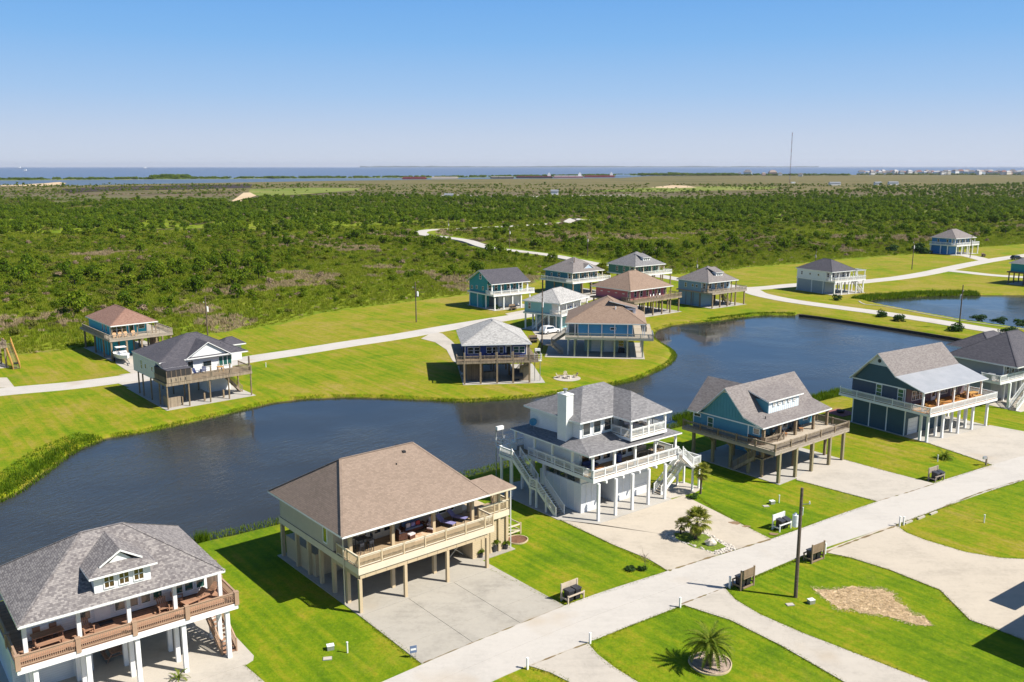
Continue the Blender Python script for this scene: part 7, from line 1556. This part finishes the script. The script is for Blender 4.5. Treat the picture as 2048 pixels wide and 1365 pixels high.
for px, py, lb in ((52,343,"small white boat far out on the bay at the left"),(40,337.5,"tiny pale ship near the horizon at the left"),(291,338,"tiny pale ship near the horizon, second from the left")):
    x, y = G(px, py, -.6); s = y/2000; t = thing("far_boat", lb, "boat", (x, y, -.6)); MB().add([(-5*s,-1.5*s,0),(5*s,-1.5*s,0),(5*s,1.5*s,0),(-5*s,1.5*s,0),(-6*s,-1.8*s,1.6*s),(6.5*s,-1.8*s,1.6*s),(6.5*s,1.8*s,1.6*s),(-6*s,1.8*s,1.6*s)], [(0,3,2,1),(4,5,6,7),(0,1,5,4),(1,2,6,5),(2,3,7,6),(3,0,4,7)]) ; hb = MB(); hb.add([(-5*s,-1.5*s,0),(5*s,-1.5*s,0),(5*s,1.5*s,0),(-5*s,1.5*s,0),(-6*s,-1.8*s,1.6*s),(6.5*s,-1.8*s,1.6*s),(6.5*s,1.8*s,1.6*s),(-6*s,1.8*s,1.6*s)], [(0,3,2,1),(4,5,6,7),(0,1,5,4),(1,2,6,5),(2,3,7,6),(3,0,4,7)]); hb.build("hull", M['gel'], t); MB().box(-3*s,-1.2*s,1.6*s,1*s,1.2*s,4*s).build("cabin", M['gel'], t)

# blades creeping over the edges of road and drives
def edge_blades(lines, per_m, seed):
    r = random.Random(seed); V = []; Fc = []
    for W in lines:
        for a, b in zip(W[:-1], W[1:]):
            L = math.dist(a, b)
            for i in range(int(L*per_m)):
                u = r.random(); x = a[0]+(b[0]-a[0])*u; y = a[1]+(b[1]-a[1])*u
                if not (38 < y < 125 and abs(x) < .62*y+4): continue
                off = (r.random()-.42)*.38*float(.35+1.3*vnoise(np.array(x), np.array(y), .7, 61)); nx_, ny_ = -(b[1]-a[1])/L, (b[0]-a[0])/L; sg = r.choice((-1, 1)); x += nx_*off*sg; y += ny_*off*sg
                t = r.random()*6.28; w = r.uniform(.02,.05); h_ = r.uniform(.02,.075); k = len(V); lx, ly = r.uniform(-.1,.1), r.uniform(-.1,.1)
                V += [(x-w*math.cos(t), y-w*math.sin(t), .03), (x+w*math.cos(t), y+w*math.sin(t), .03), (x+lx, y+ly, .03+h_)]; Fc.append((k, k+1, k+2))
    me = bpy.data.meshes.new("edge_grass"); me.from_pydata(V, [], Fc); me.materials.append(F['edge']); me.update(); o = link("edge_grass", me); o["kind"] = "stuff"
F['edge'] = foliage("edge_grass_blades", (.09,.155,.004), (.15,.215,.006), (.26,.25,.03), .5)
D_ = lambda px: GL(px)
edge_blades([GL([(1128,1213),(1230,1179),(1330,1146)]), GL([(1541,1080),(1640,1045),(1755,1005)]), GL([(1869,968),(1985,931)]), GL([(1180,1285),(1270,1249),(1360,1214)]), GL([(1453,1178),(1540,1143),(1645,1100)]), GL([(1797,1051),(1960,987),(2060,958)]), GL([(721,1234),(843,1329)]), GL([(980,1140),(1128,1213)]), GL([(1113,1037),(1225,1090),(1335,1143)]), GL([(1395,995),(1450,1032),(1541,1080)]), GL([(1593,961),(1756,1004)]), GL([(1684,919),(1760,940),(1870,968)]), GL([(1856,887),(1985,931)]), GL([(489,1332),(560,1400)]),
    GL([(1363,1212),(1400,1222),(1460,1241),(1560,1291),(1690,1366)]), GL([(1453,1178),(1470,1200),(1520,1230),(1600,1265),(1860,1366)]), GL([(1648,1110),(1700,1116),(1780,1141),(1880,1181),(1905,1206),(1940,1241),(2000,1262),(2048,1281)]), GL([(1796,1055),(1812,1066),(1850,1081),(1930,1105),(2000,1117),(2060,1120)]), GL([(1178,1289),(1195,1310),(1230,1337),(1275,1365)]), GL([(1060,1336),(1100,1346),(1140,1366)])], 75, 5)

# ------------------------------------------------------------------ thin humid air
hm = bpy.data.materials.new("thin_haze"); hm.use_nodes = True; hn = hm.node_tree; hn.nodes.clear()
ho = hn.nodes.new("ShaderNodeOutputMaterial"); hv = hn.nodes.new("ShaderNodeVolumePrincipled"); hn.links.new(hv.outputs[0], ho.inputs['Volume'])
hv.inputs['Color'].default_value = (.82, .86, 1.0, 1); hv.inputs['Density'].default_value = 2.4e-5; hv.inputs['Anisotropy'].default_value = .2
haze = MB().box(-15900, -380, -4.2, 15900, 29950, 121).build("haze", hm); haze["kind"] = "stuff"
